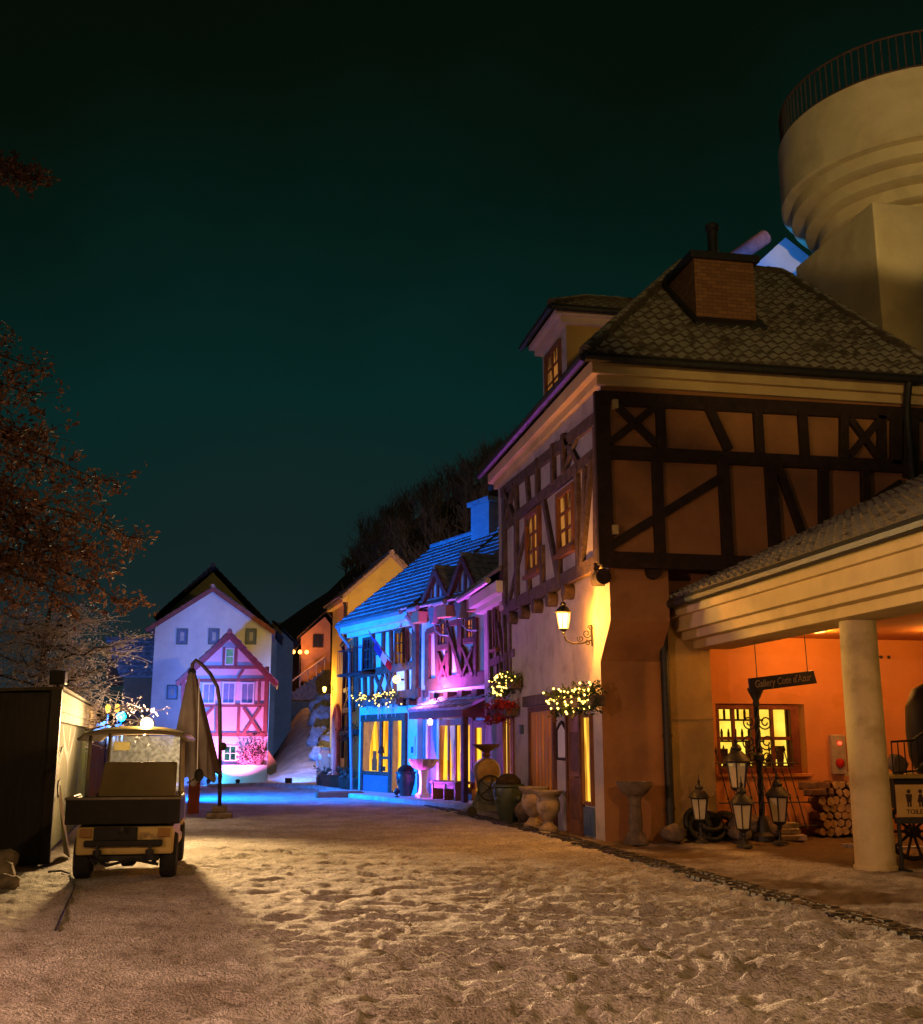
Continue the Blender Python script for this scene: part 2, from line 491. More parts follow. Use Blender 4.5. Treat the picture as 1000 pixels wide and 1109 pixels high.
def window(parent, fr, u0, u1, v0, v1, w, pane=None, frame=TIMBER, bars=(1, 1), fw=0.07, sill=False, depth=0.05, name='window'):
    mb = MB()
    mb.box(fr, u0 - fw, u0, v0 - fw, v1 + fw, w - 0.02, w + depth)
    mb.box(fr, u1, u1 + fw, v0 - fw, v1 + fw, w - 0.02, w + depth)
    mb.box(fr, u0, u1, v1, v1 + fw, w - 0.02, w + depth - 0.004)
    mb.box(fr, u0, u1, v0 - fw, v0, w - 0.02, w + depth - 0.004)
    for i in range(1, bars[0] + 1):
        u = u0 + (u1 - u0) * i / (bars[0] + 1); mb.box(fr, u - fw * .3, u + fw * .3, v0, v1, w - 0.02, w + depth * 0.6)
    for i in range(1, bars[1] + 1):
        v = v0 + (v1 - v0) * i / (bars[1] + 1); mb.box(fr, u0, u1, v - fw * .25, v + fw * .25, w - 0.02, w + depth * 0.5)
    if sill: mb.box(fr, u0 - fw * 1.4, u1 + fw * 1.4, v0 - fw - 0.08, v0 - fw, w - 0.02, w + 0.14)
    o = mb.build(name, frame, parent)
    pb = MB(); pb.box(fr, u0 + 0.002, u1 - 0.002, v0 + 0.002, v1 - 0.002, w - 0.015, w + 0.01)
    pb.build('pane', pane or LIT, o)
    return o


def leaves(mb, pts, size, spread, n, flat=0.0):
    for _ in range(n):
        c = Vector(random.choice(pts)) + Vector((random.gauss(0, spread), random.gauss(0, spread), random.gauss(0, spread)))
        a = Vector((random.gauss(0, 1), random.gauss(0, 1), random.gauss(0, 1))).normalized()
        b = a.orthogonal().normalized()
        b.rotate(Matrix.Rotation(random.uniform(0, 6.28), 3, a))
        s_ = size * random.uniform(0.6, 1.25); t = a.cross(b)
        mb.face([c - b * s_, c + t * s_ * 0.45, c + b * s_, c - t * s_ * 0.45])


def lathe_thing(name, label, cat, loc, parts, group=None, seg=22):
    """parts: list of (part name, material, profile)"""
    t = thing(name, label, cat, loc, group)
    for pn, m_, prof in parts:
        MB().lathe(loc, prof, seg).build(pn, m_, t, smooth=40)
    return t
# ================================================================== THE SETTING
_rng = np.random.default_rng(5)
_T = _rng.random((256, 256))


def vnoise(x, y):
    xi = np.floor(x).astype(int); yi = np.floor(y).astype(int); fx = x - xi; fy = y - yi
    fx = fx * fx * (3 - 2 * fx); fy = fy * fy * (3 - 2 * fy)
    g = lambda a, b: _T[a % 256, b % 256]
    return (g(xi, yi) * (1 - fx) + g(xi + 1, yi) * fx) * (1 - fy) + (g(xi, yi + 1) * (1 - fx) + g(xi + 1, yi + 1) * fx) * fy - 0.5


def sstep(a, b, x):
    t = np.clip((x - a) / (b - a), 0, 1); return t * t * (3 - 2 * t)


def terrain(x, y):
    """the street is level; behind the pink house a lane climbs to the right"""
    k = sstep(0.2, 3.2, x - (y - 46) * 0.02)
    return k * 0.172 * np.maximum(0, y - 47.0 - 1.2 * np.exp(-np.maximum(0, y - 47) / 2)) * (1 - 0.35 * sstep(75, 130, y)) + 0.03 * np.maximum(0, y - 70) * (1 - k)


def footprints():
    pr = []
    def track(x0, y0, x1, y1, n, wob=0.1, size=1.0):
        d = np.array([x1 - x0, y1 - y0]); L_ = np.hypot(*d); d = d / L_; nn = np.array([-d[1], d[0]])
        k = int(L_ / 0.62)
        for i in range(k):
            c = np.array([x0, y0]) + d * (i + 0.5) * 0.62 + nn * ((-1) ** i * 0.10 + random.gauss(0, wob))
            pr.append((c[0], c[1], math.atan2(d[1], d[0]) + random.gauss(0, 0.2), size * random.uniform(0.85, 1.15)))
    track(4.9, 20, 1.0, 3.5, 1); track(5.2, 18, 2.2, 3.2, 1); track(3.6, 30, 0.6, 4, 1, 0.2); track(6.2, 12, 0.5, 5.0, 1, 0.2)
    track(7.0, 13, 1.4, 4.2, 1, 0.15); track(5.0, 9.0, -0.3, 5.2, 1, 0.2); track(4.4, 24, 2.6, 4, 1, 0.25); track(2.2, 22, 2.9, 5, 1, 0.3)
    track(6.0, 10.4, 2.0, 4.6, 1, 0.12); track(3.2, 9, 1.4, 3.6, 1, 0.2); track(0.8, 13, 1.6, 3.6, 1, 0.25); track(5.4, 8.2, 2.4, 4.0, 1, .2)
    for _ in range(40):
        y = random.uniform(6, 16); x = random.uniform(0.2, 0.50) * y + 0.4
        pr.append((x, y, random.gauss(-0.5, 0.6), random.uniform(0.8, 1.3)))
    return pr


def build_ground():
    ys = np.concatenate([[1.2], np.geomspace(2.6, 34, 440), np.geomspace(34.3, 130, 150), [180, 300, 700, 1500]])
    ss = np.concatenate([[-3.0, -1.6, -0.9], np.linspace(-0.56, 0.56, 330), [0.9, 1.6, 3.0]])
    dd, sg = np.meshgrid(ys, ss, indexing='ij')
    c, s_ = math.cos(YAW), math.sin(YAW)
    lx = sg * (dd + 0.3)
    X = lx * c + dd * s_; Y = -lx * s_ + dd * c
    Z = terrain(X, Y)
    near = 1 - sstep(26, 44, dd)
    # trodden snow: grain, soft lumps, wind-combed ridges running across the street
    ang = -0.42
    a = X * math.cos(ang) + Y * math.sin(ang); b = -X * math.sin(ang) + Y * math.cos(ang)
    ridg = vnoise(a * 1.3 + 7, b * 6.5 + vnoise(a * 0.9, b * 1.2) * 3.0)
    busy = 0.35 + 0.65 * sstep(-0.5, 2.5, X - 0.12 * Y)
    Z = Z + near * (0.034 * ridg * busy + 0.030 * vnoise(X * 7, Y * 7) + 0.024 * vnoise(X * 15 + 3, Y * 15) + 0.016 * vnoise(X * 3.1, Y * 3.1))
    dent_tint = np.zeros_like(X)  # darker tone inside prints and grooves
    for (px, py, an, sz) in footprints():
        m_ = (np.abs(X - px) < 0.4) & (np.abs(Y - py) < 0.4)
        if not m_.any(): continue
        dx = X[m_] - px; dy = Y[m_] - py
        u = (dx * math.cos(an) + dy * math.sin(an)) / (0.155 * sz); v = (-dx * math.sin(an) + dy * math.cos(an)) / (0.062 * sz)
        r = np.sqrt(u * u + v * v)
        Z[m_] += -0.030 * np.exp(-r ** 2.4) + 0.014 * np.exp(-((r - 1.35) / 0.3) ** 2)
        dent_tint[m_] = np.maximum(dent_tint[m_], 0.15 * np.exp(-r ** 4))
    # scuffs and drag marks: short grooves with a thrown-up rim, mostly running across the street
    for _ in range(1100):
        py = 3.6 + 15 * random.random() ** 1.5; px = py * random.uniform(-0.10, 0.52) + 0.5
        if px > 5.4 or (px < 0.18 * py and random.random() < .6): continue
        an = random.gauss(-0.30, 0.22); Lh = random.uniform(0.12, 0.42); wd = random.uniform(0.035, 0.065)
        m_ = (np.abs(X - px) < 0.7) & (np.abs(Y - py) < 0.7)
        if not m_.any(): continue
        dx = X[m_] - px; dy = Y[m_] - py
        u = (dx * math.cos(an) + dy * math.sin(an)) / Lh; v = (-dx * math.sin(an) + dy * math.cos(an) + 0.03 * np.sin(u * 3 + px * 9)) / wd
        e_ = np.exp(-u ** 4)
        g_ = e_ * np.exp(-v ** 2)
        Z[m_] += -random.uniform(0.02, 0.045) * g_ + 0.022 * e_ * np.exp(-((v - 1.7) / 0.7) ** 2)
        dent_tint[m_] = np.maximum(dent_tint[m_], 0.15 * g_)
    # bare patches: under the arcade roof, along the walls, by the booth
    nn = vnoise(X * 0.8, Y * 0.8) + 0.5 * vnoise(X * 2.3, Y * 2.3) + 0.25 * vnoise(X * 7, Y * 7)
    bare = sstep(0.0, 0.5, nn * 0.9 + sstep(6.2, 9.0, X) * (Y < 18.5) * (0.15 + 0.65 * sstep(12.5, 15.8, Y)) + 0.42 * sstep(4.2, 6.2, X) * (Y < 30) * sstep(9, 17, Y) - 0.42 * (X < 5.5) - 0.08)
    bare = np.maximum(bare, sstep(-2.3, -2.62, X + (Y - 16.2) * 0.04) * (Y > 14.9) * (Y < 30) * sstep(14.9, 15.6, Y) * 0.9)
    bare = np.maximum(bare, dent_tint)
    Z = Z - 0.02 * bare * near
    nr, nc = X.shape
    me = bpy.data.meshes.new('ground')
    co = np.stack([X, Y, Z], -1).reshape(-1, 3)
    idx = np.arange(nr * nc).reshape(nr, nc)
    q = np.stack([idx[:-1, :-1], idx[:-1, 1:], idx[1:, 1:], idx[1:, :-1]], -1).reshape(-1, 4)
    n0 = len(co)
    back = np.array([[-60, 1.0, 0], [60, 1.0, 0], [60, -60, 0], [-60, -60, 0]], float)
    me.from_pydata(np.concatenate([co, back]).tolist(), [], q.tolist() + [[n0 + 3, n0 + 2, n0 + 1, n0]])
    me.polygons.foreach_set('use_smooth', [True] * len(me.polygons))
    at = me.attributes.new('bare', 'FLOAT', 'POINT')
    at.data.foreach_set('value', np.concatenate([bare.reshape(-1), np.zeros(4)]))
    m = bpy.data.materials.new('trodden_snow'); m.use_nodes = True
    n = m.node_tree; L = n.links; b_ = n.nodes['Principled BSDF']
    tcn = n.nodes.new('ShaderNodeTexCoord')
    t = n.nodes.new('ShaderNodeTexNoise'); t.inputs['Scale'].default_value = 1.1; t.inputs['Detail'].default_value = 9; t.inputs['Roughness'].default_value = 0.7
    r = n.nodes.new('ShaderNodeValToRGB'); r.color_ramp.elements[0].position = 0.36; r.color_ramp.elements[1].position = 0.62
    r.color_ramp.elements[0].color = (0.44, 0.40, 0.38, 1); r.color_ramp.elements[1].color = (0.80, 0.78, 0.78, 1)
    L.new(tcn.outputs['Object'], t.inputs['Vector']); L.new(t.outputs[0], r.inputs[0])
    tf = n.nodes.new('ShaderNodeTexNoise'); tf.inputs['Scale'].default_value = 26; tf.inputs['Detail'].default_value = 4
    L.new(tcn.outputs['Object'], tf.inputs['Vector'])
    rf = n.nodes.new('ShaderNodeValToRGB'); rf.color_ramp.elements[0].position = 0.30; rf.color_ramp.elements[1].position = 0.55
    rf.color_ramp.elements[0].color = (0.22, 0.19, 0.17, 1); rf.color_ramp.elements[1].color = (1, 1, 1, 1)
    L.new(tf.outputs[0], rf.inputs[0])
    mu = n.nodes.new('ShaderNodeMix'); mu.data_type = 'RGBA'; mu.blend_type = 'MULTIPLY'; mu.inputs['Factor'].default_value = 0.75
    L.new(r.outputs[0], mu.inputs['A']); L.new(rf.outputs[0], mu.inputs['B'])
    # the paving that shows where the snow is gone, and faintly in dents
    vo = n.nodes.new('ShaderNodeTexVoronoi'); vo.inputs['Scale'].default_value = 6.5
    L.new(tcn.outputs['Object'], vo.inputs['Vector'])
    pv = n.nodes.new('ShaderNodeValToRGB'); pv.color_ramp.elements[0].color = (0.20, 0.135, 0.075, 1); pv.color_ramp.elements[1].color = (0.13, 0.085, 0.05, 1)
    L.new(vo.outputs['Distance'], pv.inputs[0])
    atn = n.nodes.new('ShaderNodeAttribute'); atn.attribute_name = 'bare'
    ma = n.nodes.new('ShaderNodeMath'); ma.operation = 'MULTIPLY_ADD'; ma.inputs[1].default_value = 0.5; ma.inputs[2].default_value = -0.25
    L.new(tf.outputs[0], ma.inputs[0])
    mb_ = n.nodes.new('ShaderNodeMath'); mb_.operation = 'ADD'; L.new(atn.outputs['Fac'], mb_.inputs[0]); L.new(ma.outputs[0], mb_.inputs[1])
    cl = n.nodes.new('ShaderNodeClamp'); L.new(mb_.outputs[0], cl.inputs[0])
    mx = n.nodes.new('ShaderNodeMix'); mx.data_type = 'RGBA'
    L.new(cl.outputs[0], mx.inputs['Factor']); L.new(mu.outputs['Result'], mx.inputs['A']); L.new(pv.outputs[0], mx.inputs['B'])
    L.new(mx.outputs['Result'], b_.inputs['Base Color'])
    b_.inputs['Roughness'].default_value = 0.8; b_.inputs['Specular IOR Level'].default_value = 0.25
    bt = n.nodes.new('ShaderNodeTexNoise'); bt.inputs['Scale'].default_value = 55; bt.inputs['Detail'].default_value = 6
    L.new(tcn.outputs['Object'], bt.inputs['Vector'])
    bp = n.nodes.new('ShaderNodeBump'); bp.inputs['Strength'].default_value = 0.9; bp.inputs['Distance'].default_value = 0.045
    L.new(bt.outputs[0], bp.inputs['Height']); L.new(bp.outputs[0], b_.inputs['Normal'])
    me.materials.append(m)
    o = bpy.data.objects.new('ground', me); COL.objects.link(o)
    return struct(o)


build_ground()


def build_drain():
    pts = [(5.72, 7.0), (5.68, 8.82), (5.60, 12.2), (5.43, 19.4), (4.95, 27.0), (4.64, 32.4), (3.82, 37.5), (2.6, 41.5), (1.2, 44.0)]
    P = [Vector((x, y, 0)) for x, y in pts]
    mb = MB(); i = 0; seg = 0; pos = 0.0
    pitch = 0.15
    dense = []
    for a, b in zip(P, P[1:]):
        L_ = (b - a).length; k = 0.0
        while k < L_:
            st = pitch if (a.y + b.y) / 2 < 20 else 0.3
            dense.append((a + (b - a) * (k / L_), (b - a).normalized(), st)); k += st
    mb.cur = 0
    for c, d, st in dense:
        nrm = Vector((-d.y, d.x, 0))
        for r in (-1, 0, 1):
            if c.y > 33 and r: continue
            wdt = 0.115 if c.y <= 33 else 0.30
            q = c + nrm * r * 0.125 + d * random.uniform(-.02, .02)
            h = random.uniform(0.012, 0.032)
            a_ = st * 0.42
            base = [q - d * a_ - nrm * wdt / 2, q + d * a_ - nrm * wdt / 2, q + d * a_ + nrm * wdt / 2, q - d * a_ + nrm * wdt / 2]
            n0 = len(mb.v)
            mb.v += [p + Vector((0, 0, -0.03)) for p in base] + [q + (p - q) * 0.8 + Vector((0, 0, h)) for p in base]
            mb.f += [(n0, n0 + 1, n0 + 5, n0 + 4), (n0 + 1, n0 + 2, n0 + 6, n0 + 5), (n0 + 2, n0 + 3, n0 + 7, n0 + 6), (n0 + 3, n0, n0 + 4, n0 + 7), (n0 + 4, n0 + 5, n0 + 6, n0 + 7)]
            mb.m += [0] * 5
    o = mb.build('paving', pm('wet_cobbles', (0.05, 0.042, 0.035), (0.018, 0.016, 0.014), 9, 0.55, 0.4, 40, snow=0.06), None, fix=False)
    o.name = 'drain_channel'
    struct(o)


build_drain()

# kerb of packed snow that edges the lane in front of the pink house
mb = MB()
mb.tube([gnd(225, 853) + Vector((0, 0, .02)), gnd(290, 852) + Vector((0, 0, .03)), gnd(345, 855) + Vector((0, 0, .03)), gnd(392, 861) + Vector((0, 0, .02))], [0.10, 0.13, 0.12, 0.08], 8)
struct(mb.build('kerb', pm('snow_kerb', (0.66, 0.62, 0.58), (0.40, 0.34, 0.27), 5, 0.9, 0.5, 30), None, smooth=True))


def build_hill():
    """the wooded hill that climbs to the right behind the houses"""
    mb = MB(); nx, ny = 60, 40
    for j in range(ny + 1):
        y = 74 + 70 * j / ny
        for i in range(nx + 1):
            x = -60 + 140 * i / nx
            k = 1 / (1 + math.exp(-(x - 11) / 7.0))
            z = 4.6 + (y - 74) * 0.05 + 27 * k * (1 - math.exp(-(y - 73) / 11)) + mnoise.noise(Vector((x * .12, y * .12, 0))) * 1.2
            if x < 2: z -= 3.2 * (1 - 1 / (1 + math.exp(-(x + 6) / 3)))
            mb.v.append(Vector((x, y, z)))
    for j in range(ny):
        for i in range(nx):
            a = j * (nx + 1) + i
            mb.f.append((a, a + 1, a + nx + 2, a + nx + 1)); mb.m.append(0)
    o = mb.build('hill', pm('leaf_litter', (0.09, 0.06, 0.035), (0.04, 0.028, 0.018), 0.5, 1, 0.6, 3, snow=0.12), None, smooth=True)
    struct(o)
    vs = [v.co.copy() for v in o.data.vertices]
    f = MB()
    cand = [v for v in vs if v.y < 118 and 7.0 + (v.y - 74) * .06 < v.x < 42]
    for _ in range(430):
        b = random.choice(cand) + Vector((random.uniform(-1.2, 1.2), random.uniform(-.9, .9), -0.3))
        h = random.uniform(2.4, 4.6) * (0.7 if b.x < 10 else 1)
        f.bar(b, b + Vector((random.uniform(-.2, .2), 0, h * .8)), 0.11, (0, -1, 0), -0.05, 0.05)
        for k in range(26):
            t0 = random.uniform(0.25, 0.8); an = random.uniform(0, 6.28); up = random.uniform(0.25, 1.0)
            a = b + Vector((0, 0, h * t0)); l = h * (1 - t0) * random.uniform(.5, 1.0) + .35
            e = a + Vector((math.cos(an) * (1 - up * .5), math.sin(an) * .5, up)) * l
            wv = Vector((0.032, 0, 0.012))
            f.face([a - wv, a + wv, e])
            for _k in range(3):
                t_ = random.uniform(.35, .95); m_ = a.lerp(e, t_)
                e2 = m_ + Vector((random.uniform(-.5, .5), random.uniform(-.3, .3), random.uniform(.1, .7))) * l * .6
                f.face([m_ - wv * .7, m_ + wv * .7, e2])
    o2 = f.build('forest', pm('bare_twigs', (0.32, 0.22, 0.12), (0.18, 0.12, 0.07), 1.5, 1, 0), None, fix=False)
    o2['kind'] = 'stuff'
    # added lamp, out of sight behind the roofs, that browns the bare wood
    lp_ = thing('street_lamp', 'street lamp on the hill path hidden behind the blue house', 'street lamp', (15.0, 66.0, 6.0))
    MB().tube([(15, 66, 5.0), (15, 66, 13.2)], .06, 8).build('pole', IRON, lp_)
    MB().lathe((15, 66, 13.2), [(.12, 0), (.3, .05), (.05, .2)], 14).build('shade', IRON, lp_)
    lamp('POINT', (15, 66.3, 13.0), 600, (1.0, .62, .26), radius=.15)


build_hill()
# ================================================================== MAIN HALF-TIMBERED HOUSE
C0 = Vector((5.97, 18.15, 0))
G = Fr(C0, 0); FA = Fr(C0, -90)
house = thing('half_timbered_house', 'large half-timbered corner house with hipped tile roof, brick chimney and wall lantern', 'house', C0)
YJ = 0.74      # how far the upper storey stands out over the gable wall
mb = MB()
mb.wbox(5.97, 7.19, 18.15, 24.66, -0.1, 4.74); mb.wbox(7.18, 12.2, 20.9, 24.65, -0.1, 4.735)
# coved support under the jetty
mb.prism([(5.972, 18.16, 2.98), (5.972, 18.16 - 0.60, 3.62), (5.972, 18.16 - 0.60, 4.73), (5.972, 18.16, 4.73)], (1.06, 0, 0))
wall_low = mb.build('lower_wall', [TERRA, PLASTER], house)
wall_low.data.materials.clear(); wall_low.data.materials.append(TERRA); wall_low.data.materials.append(PLASTER)
for p in wall_low.data.polygons: p.material_index = 1 if p.normal.x < -0.7 else 0
mb = MB(); mb.wbox(5.86, 12.15, 18.15 - YJ, 25.45, 4.70, 7.98)
wall_up = mb.build('upper_wall', [TERRA, PLASTER], house)
for p in wall_up.data.polygons: p.material_index = 1 if p.normal.x < -0.7 else 0

# gable timbers
tf = zoomtf(640, 400, 2.7778)
mb = MB()
timbers(mb, G, [
    (22, 87, 1010, 140, .26), (30, 250, 1010, 298, .24), (30, 572, 640, 592, .27), (37, 70, 37, 590, .27),
    (208, 105, 208, 240, .17), (200, 252, 202, 580, .19), (400, 265, 404, 590, .20), (500, 118, 503, 255, .17), (543, 268, 546, 580, .22),
    (635, 128, 637, 265, .17), (695, 275, 697, 560, .18), (757, 135, 757, 270, .16), (820, 300, 822, 400, .16), (872, 140, 872, 280, .18), (915, 140, 915, 290, .22), (960, 140, 960, 330, .3),
    (72, 108, 196, 228, .13), (194, 112, 56, 222, .13), (348, 108, 412, 245, .17), (62, 530, 384, 330, .15), (558, 290, 650, 545, .14),
    (775, 150, 865, 272, .12), (865, 155, 775, 262, .12), (600, 560, 930, 345, .16)], YJ, 0.075, tf)
mb.build('gable_timber_frame', TIMBER, house, bevel=0.012)
# facade timbers (street side)
tz = zoomtf(500, 480, 5.04)
FW_ = 0.11
mb = MB()
timbers(mb, FA, [
    (225, 272, 742, -135, .24), (250, 448, 735, 62, .22), (245, 905, 745, 655, .26),
    (238, 285, 250, 880, .30), (752, -100, 756, 650, .30),
    (306, 205, 316, 405, .17), (306, 390, 318, 890, .22), (366, 150, 382, 345, .15), (424, 85, 430, 310, .17), (511, 5, 516, 225, .17), (570, -50, 574, 170, .17),
    (246, 250, 300, 415, .11), (300, 225, 250, 440, .11), (578, -20, 650, 115, .13), (650, -70, 578, 150, .13),
    (380, 400, 262, 890, .11), (457, 295, 540, 750, .16), (450, 560, 455, 800, .20), (690, 130, 672, 640, .0001 + .16), (725, 80, 668, 690, .13), (645, 130, 652, 700, .17), (378, 700, 384, 840, .16), (545, 600, 548, 755, .18)], FW_, 0.07, tz)
mb.build('facade_timber_frame', TIMBER_GREY, house, bevel=0.012)
for (x0, x1, y0, y1) in ((372, 432, 395, 680), (545, 622, 275, 560)):
    u0, _ = FA.at(*tz(x0, (y0 + y1) / 2), FW_); u1, _ = FA.at(*tz(x1, (y0 + y1) / 2), FW_)
    uc = (u0 + u1) / 2
    vt = FA.at(*tz((x0 + x1) / 2, (y0 * 1.0)), FW_)[1]; vb = FA.at(*tz((x0 + x1) / 2, y1), FW_)[1]
    window(house, FA, u0, u1, vb, vt, FW_, LIT_DIM, WOOD, (1, 2), 0.11, sill=True, depth=0.09)
# joist ends below the jetty
for u in (-6.0, -4.9, -3.8, -2.7, -1.55, 0.30):
    mb = MB(); mb.tube([FA.p(u, 4.40, -0.02), FA.p(u, 4.40, 0.20)], 0.15, 12)
    mb.build('joist_end', TIMBER_GREY, house, smooth=40)
for px, py in ((707, 619), (779, 624), (652, 625)):
    u, v = G.at(px, py, 0.62)
    mb = MB(); mb.tube([G.p(u, v, 0.5), G.p(u, v, 0.72)], 0.14, 12); mb.build('joist_end', TIMBER, house, smooth=40)
# cornice: two fascia steps under the eaves, on the gable and the street side
mb = MB()
X0, X1, Y0, Y1 = 5.86, 12.15, 18.15 - YJ, 25.45
for a, z0, z1 in ((0.10, 7.72, 7.90), (0.22, 7.88, 8.13)):
    mb.wbox(X0 - a, X1 + a, Y0 - a, Y1 + a, z0, z1)
mb.build('cornice', CREAM, house, bevel=0.015)
# hipped roof
ex0, ex1, ey0, ey1, ez, rz, ry = 5.50, 12.45, 17.08, 25.75, 8.16, 12.0, 21.3
rx0, rx1 = 9.12, 11.55
E00, E10, E11, E01 = Vector((ex0, ey0, ez)), Vector((ex1, ey0, ez)), Vector((ex1, ey1, ez)), Vector((ex0, ey1, ez))
R0, R1 = Vector((rx0, ry, rz)), Vector((rx1, ry, rz))
mb = MB()
tile_roof(mb, E00, E10, R1, R0, 0.23, 0.29, 0.06, .055)
tile_roof(mb, E01, E00, R0, R0 + Vector((0, .01, 0)), 0.30, 0.36, 0.05)
tile_roof(mb, E10, E11, R1, R1 + Vector((0, .01, 0)), 0.30, 0.36, 0.05)
tile_roof(mb, E11, E01, R0, R1, 0.30, 0.36, 0.05)
roof = mb.build('roof', TILE, house, fix=False, smooth=35)
mb = MB()
for a, b in ((E00, R0), (E10, R1), (R0, R1), (E01, R0)):
    ridge_caps(mb, a + Vector((0, 0, .07)), b + Vector((0, 0, .07)), 0.11)
mb.build('ridge_tiles', TILE, roof, smooth=45)
mb = MB()
mb.tube([E00 + Vector((-.04, -.05, -.06)), E10 + Vector((0, -.05, -.06))], 0.085, 8)
mb.tube([E00 + Vector((-.05, -.04, -.06)), E01 + Vector((-.05, 0, -.06))], 0.085, 8)
mb.tube([(11.62, ey0 - .05, 8.1), (11.62, ey0 + .05, 7.8), (11.7, Y0 - .09, 7.5), (11.7, Y0 - .09, 5.5)], 0.07, 8)
mb.build('gutter', IRON, house, smooth=40)
# brick chimney with dark cap and flue
cz = lambda y: ez + (y - ey0) * (rz - ez) / (ry - ey0)
mb = MB(); mb.wbox(8.22, 9.46, 18.55, 20.05, 9.05, 10.86)
ch = mb.build('chimney', BRICK, house)
mb = MB(); mb.wbox(8.12, 9.56, 18.45, 20.15, 10.86, 11.0); mb.wbox(8.3, 9.38, 18.63, 19.97, 11.0, 11.08)
mb.build('chimney_cap', IRON, ch, bevel=0.01)
mb = MB(); mb.prism([(8.1, 18.38, cz(18.38) + .02), (9.58, 18.38, cz(18.38) + .02), (9.58, 20.1, cz(20.1) + .02), (8.1, 20.1, cz(20.1) + .02)], (0, -.05, .10))
mb.build('flashing', IRON, ch)
mb = MB(); mb.lathe((8.98, 19.3, 11.05), [(.16, 0), (.12, .06), (.105, .1), (.105, .82), (.135, .84), (.135, .95), (.05, 1.0)], 14)
mb.build('flue_pipe', IRON, ch, smooth=40)
# dormer on the street slope
dx, dy0, dy1, dz = 6.42, 21.28, 23.2, 10.48
mb = MB(); mb.wbox(dx, 9.0, dy0, dy1, 8.9, dz)
dor = mb.build('dormer', [OCHRE, PLASTER], house)
for p in dor.data.polygons: p.material_index = 1 if p.normal.x < -0.7 else 0
mb = MB()
mb.wbox(dx - .16, 9.0, dy0 - .12, dy1 + .12, dz - .06, dz + .10)
mb.wbox(dx - .28, 9.0, dy0 - .20, dy1 + .20, dz + .10, dz + .22)
mb.build('dormer_cornice', pm('rose_fascia', (0.66, 0.50, 0.46), (0.55, 0.40, 0.37), 2, 0.8, 0.2, 20), dor, bevel=0.01)
a0, a1, b0, b1, ze = dx - .40, 9.4, dy0 - .30, dy1 + .30, dz + .24
ym = (b0 + b1) / 2
mb = MB()
RA, RB = Vector((dx + .75, ym, ze + .72)), Vector((9.6, ym, ze + .72))
tile_roof(mb, (a0, b0, ze), (a1, b0, ze), RB, RA, 0.26, 0.33, 0.045)
tile_roof(mb, (a1, b1, ze), (a0, b1, ze), RA, RB, 0.26, 0.33, 0.045)
tile_roof(mb, (a0, b1, ze), (a0, b0, ze), RA, RA + Vector((.01, 0, 0)), 0.26, 0.33, 0.045)
ridge_caps(mb, Vector((a0, b0, ze + .05)), RA + Vector((0, 0, .05)), .09); ridge_caps(mb, RA + Vector((0, 0, .05)), RB + Vector((0, 0, .05)), .09)
mb.build('dormer_roof', TILE, dor, fix=False, smooth=35)
mb = MB(); mb.tube([(a0 - .03, b0 - .04, ze - .05), (a1, b0 - .04, ze - .05)], .07, 8); mb.tube([(a0 - .03, b0 - .04, ze - .05), (a0 - .03, b1, ze - .05)], .07, 8)
mb.build('dormer_gutter', IRON, dor, smooth=40)
DF = Fr((dx, dy1, 0), -90)
window(dor, DF, 0.45, 1.45, 9.15, 10.15, 0.0, LIT_DIM, WOOD, (1, 2), 0.10, depth=0.07, name='dormer_window')

# ---- ground floor of the street side
def fu(px, py, w=0.0): return FA.at(px, py, w)
# slatted shutter door
u0, u1 = fu(577, 830)[0], fu(602, 830)[0]; vt = fu(590, 770)[1]
mb = MB(); mb.box(FA, u0 - .1, u0, 0, vt + .1, -.02, .07); mb.box(FA, u1, u1 + .1, 0, vt + .1, -.02, .07); mb.box(FA, u0, u1, vt, vt + .1, -.02, .066)
dr = mb.build('slatted_door', TIMBER_RED, house)
k = 7; sw = (u1 - u0) / k
mb = MB()
for i in range(k): mb.box(FA, u0 + i * sw + .012, u0 + (i + 1) * sw - .055, 0.05, vt - .01, -.01, .03 + .008 * (i % 2))
mb.build('slats', pm('honey_slats', (0.52, 0.24, 0.07), (0.36, 0.15, 0.04), 5, .6, .2, 30, stretch=(6, 6, .5)), dr)
mb = MB(); mb.box(FA, u0 + .01, u1 - .01, .05, vt - .012, -.02, .006); mb.build('lit_gaps', LIT_SHOP, dr)
a = fu(568, 768); b = fu(607, 776)
mb = MB(); mb.box(FA, u0 - .42, u1 + .35, vt + .12, vt + .34, -.02, .11); mb.build('lintel', TIMBER_GREY, house, bevel=.02)
mb = MB(); u, v = fu(567, 790); mb.box(FA, u - .05, u + .05, v - .1, v + .1, -.01, .09); mb.build('intercom_box', pm('blue_box', (0.05, 0.09, 0.22), (0.03, 0.06, .16), 4, .4, 0), house, bevel=.01)
# small arched panel between the doors
ua, ub = fu(605, 800)[0], fu(615, 800)[0]; v0, v1 = fu(610, 822)[1], fu(610, 785)[1]
um = (ua + ub) / 2; arc = [(ub, v0), (ub, v1 - .1), (um + .12, v1 + .01), (um, v1 + .05), (um - .12, v1 + .01), (ua, v1 - .1), (ua, v0)]
mb = MB(); mb.prism([FA.p(x, y, -.01) for x, y in arc], FA.W * .03); pn = mb.build('arched_panel', WHITE, house)
mb = MB(); pts = [FA.p(x, y, .02) for x, y in arc]; mb.tube(pts + [pts[0]], .035, 6); mb.build('panel_frame', TIMBER, pn)
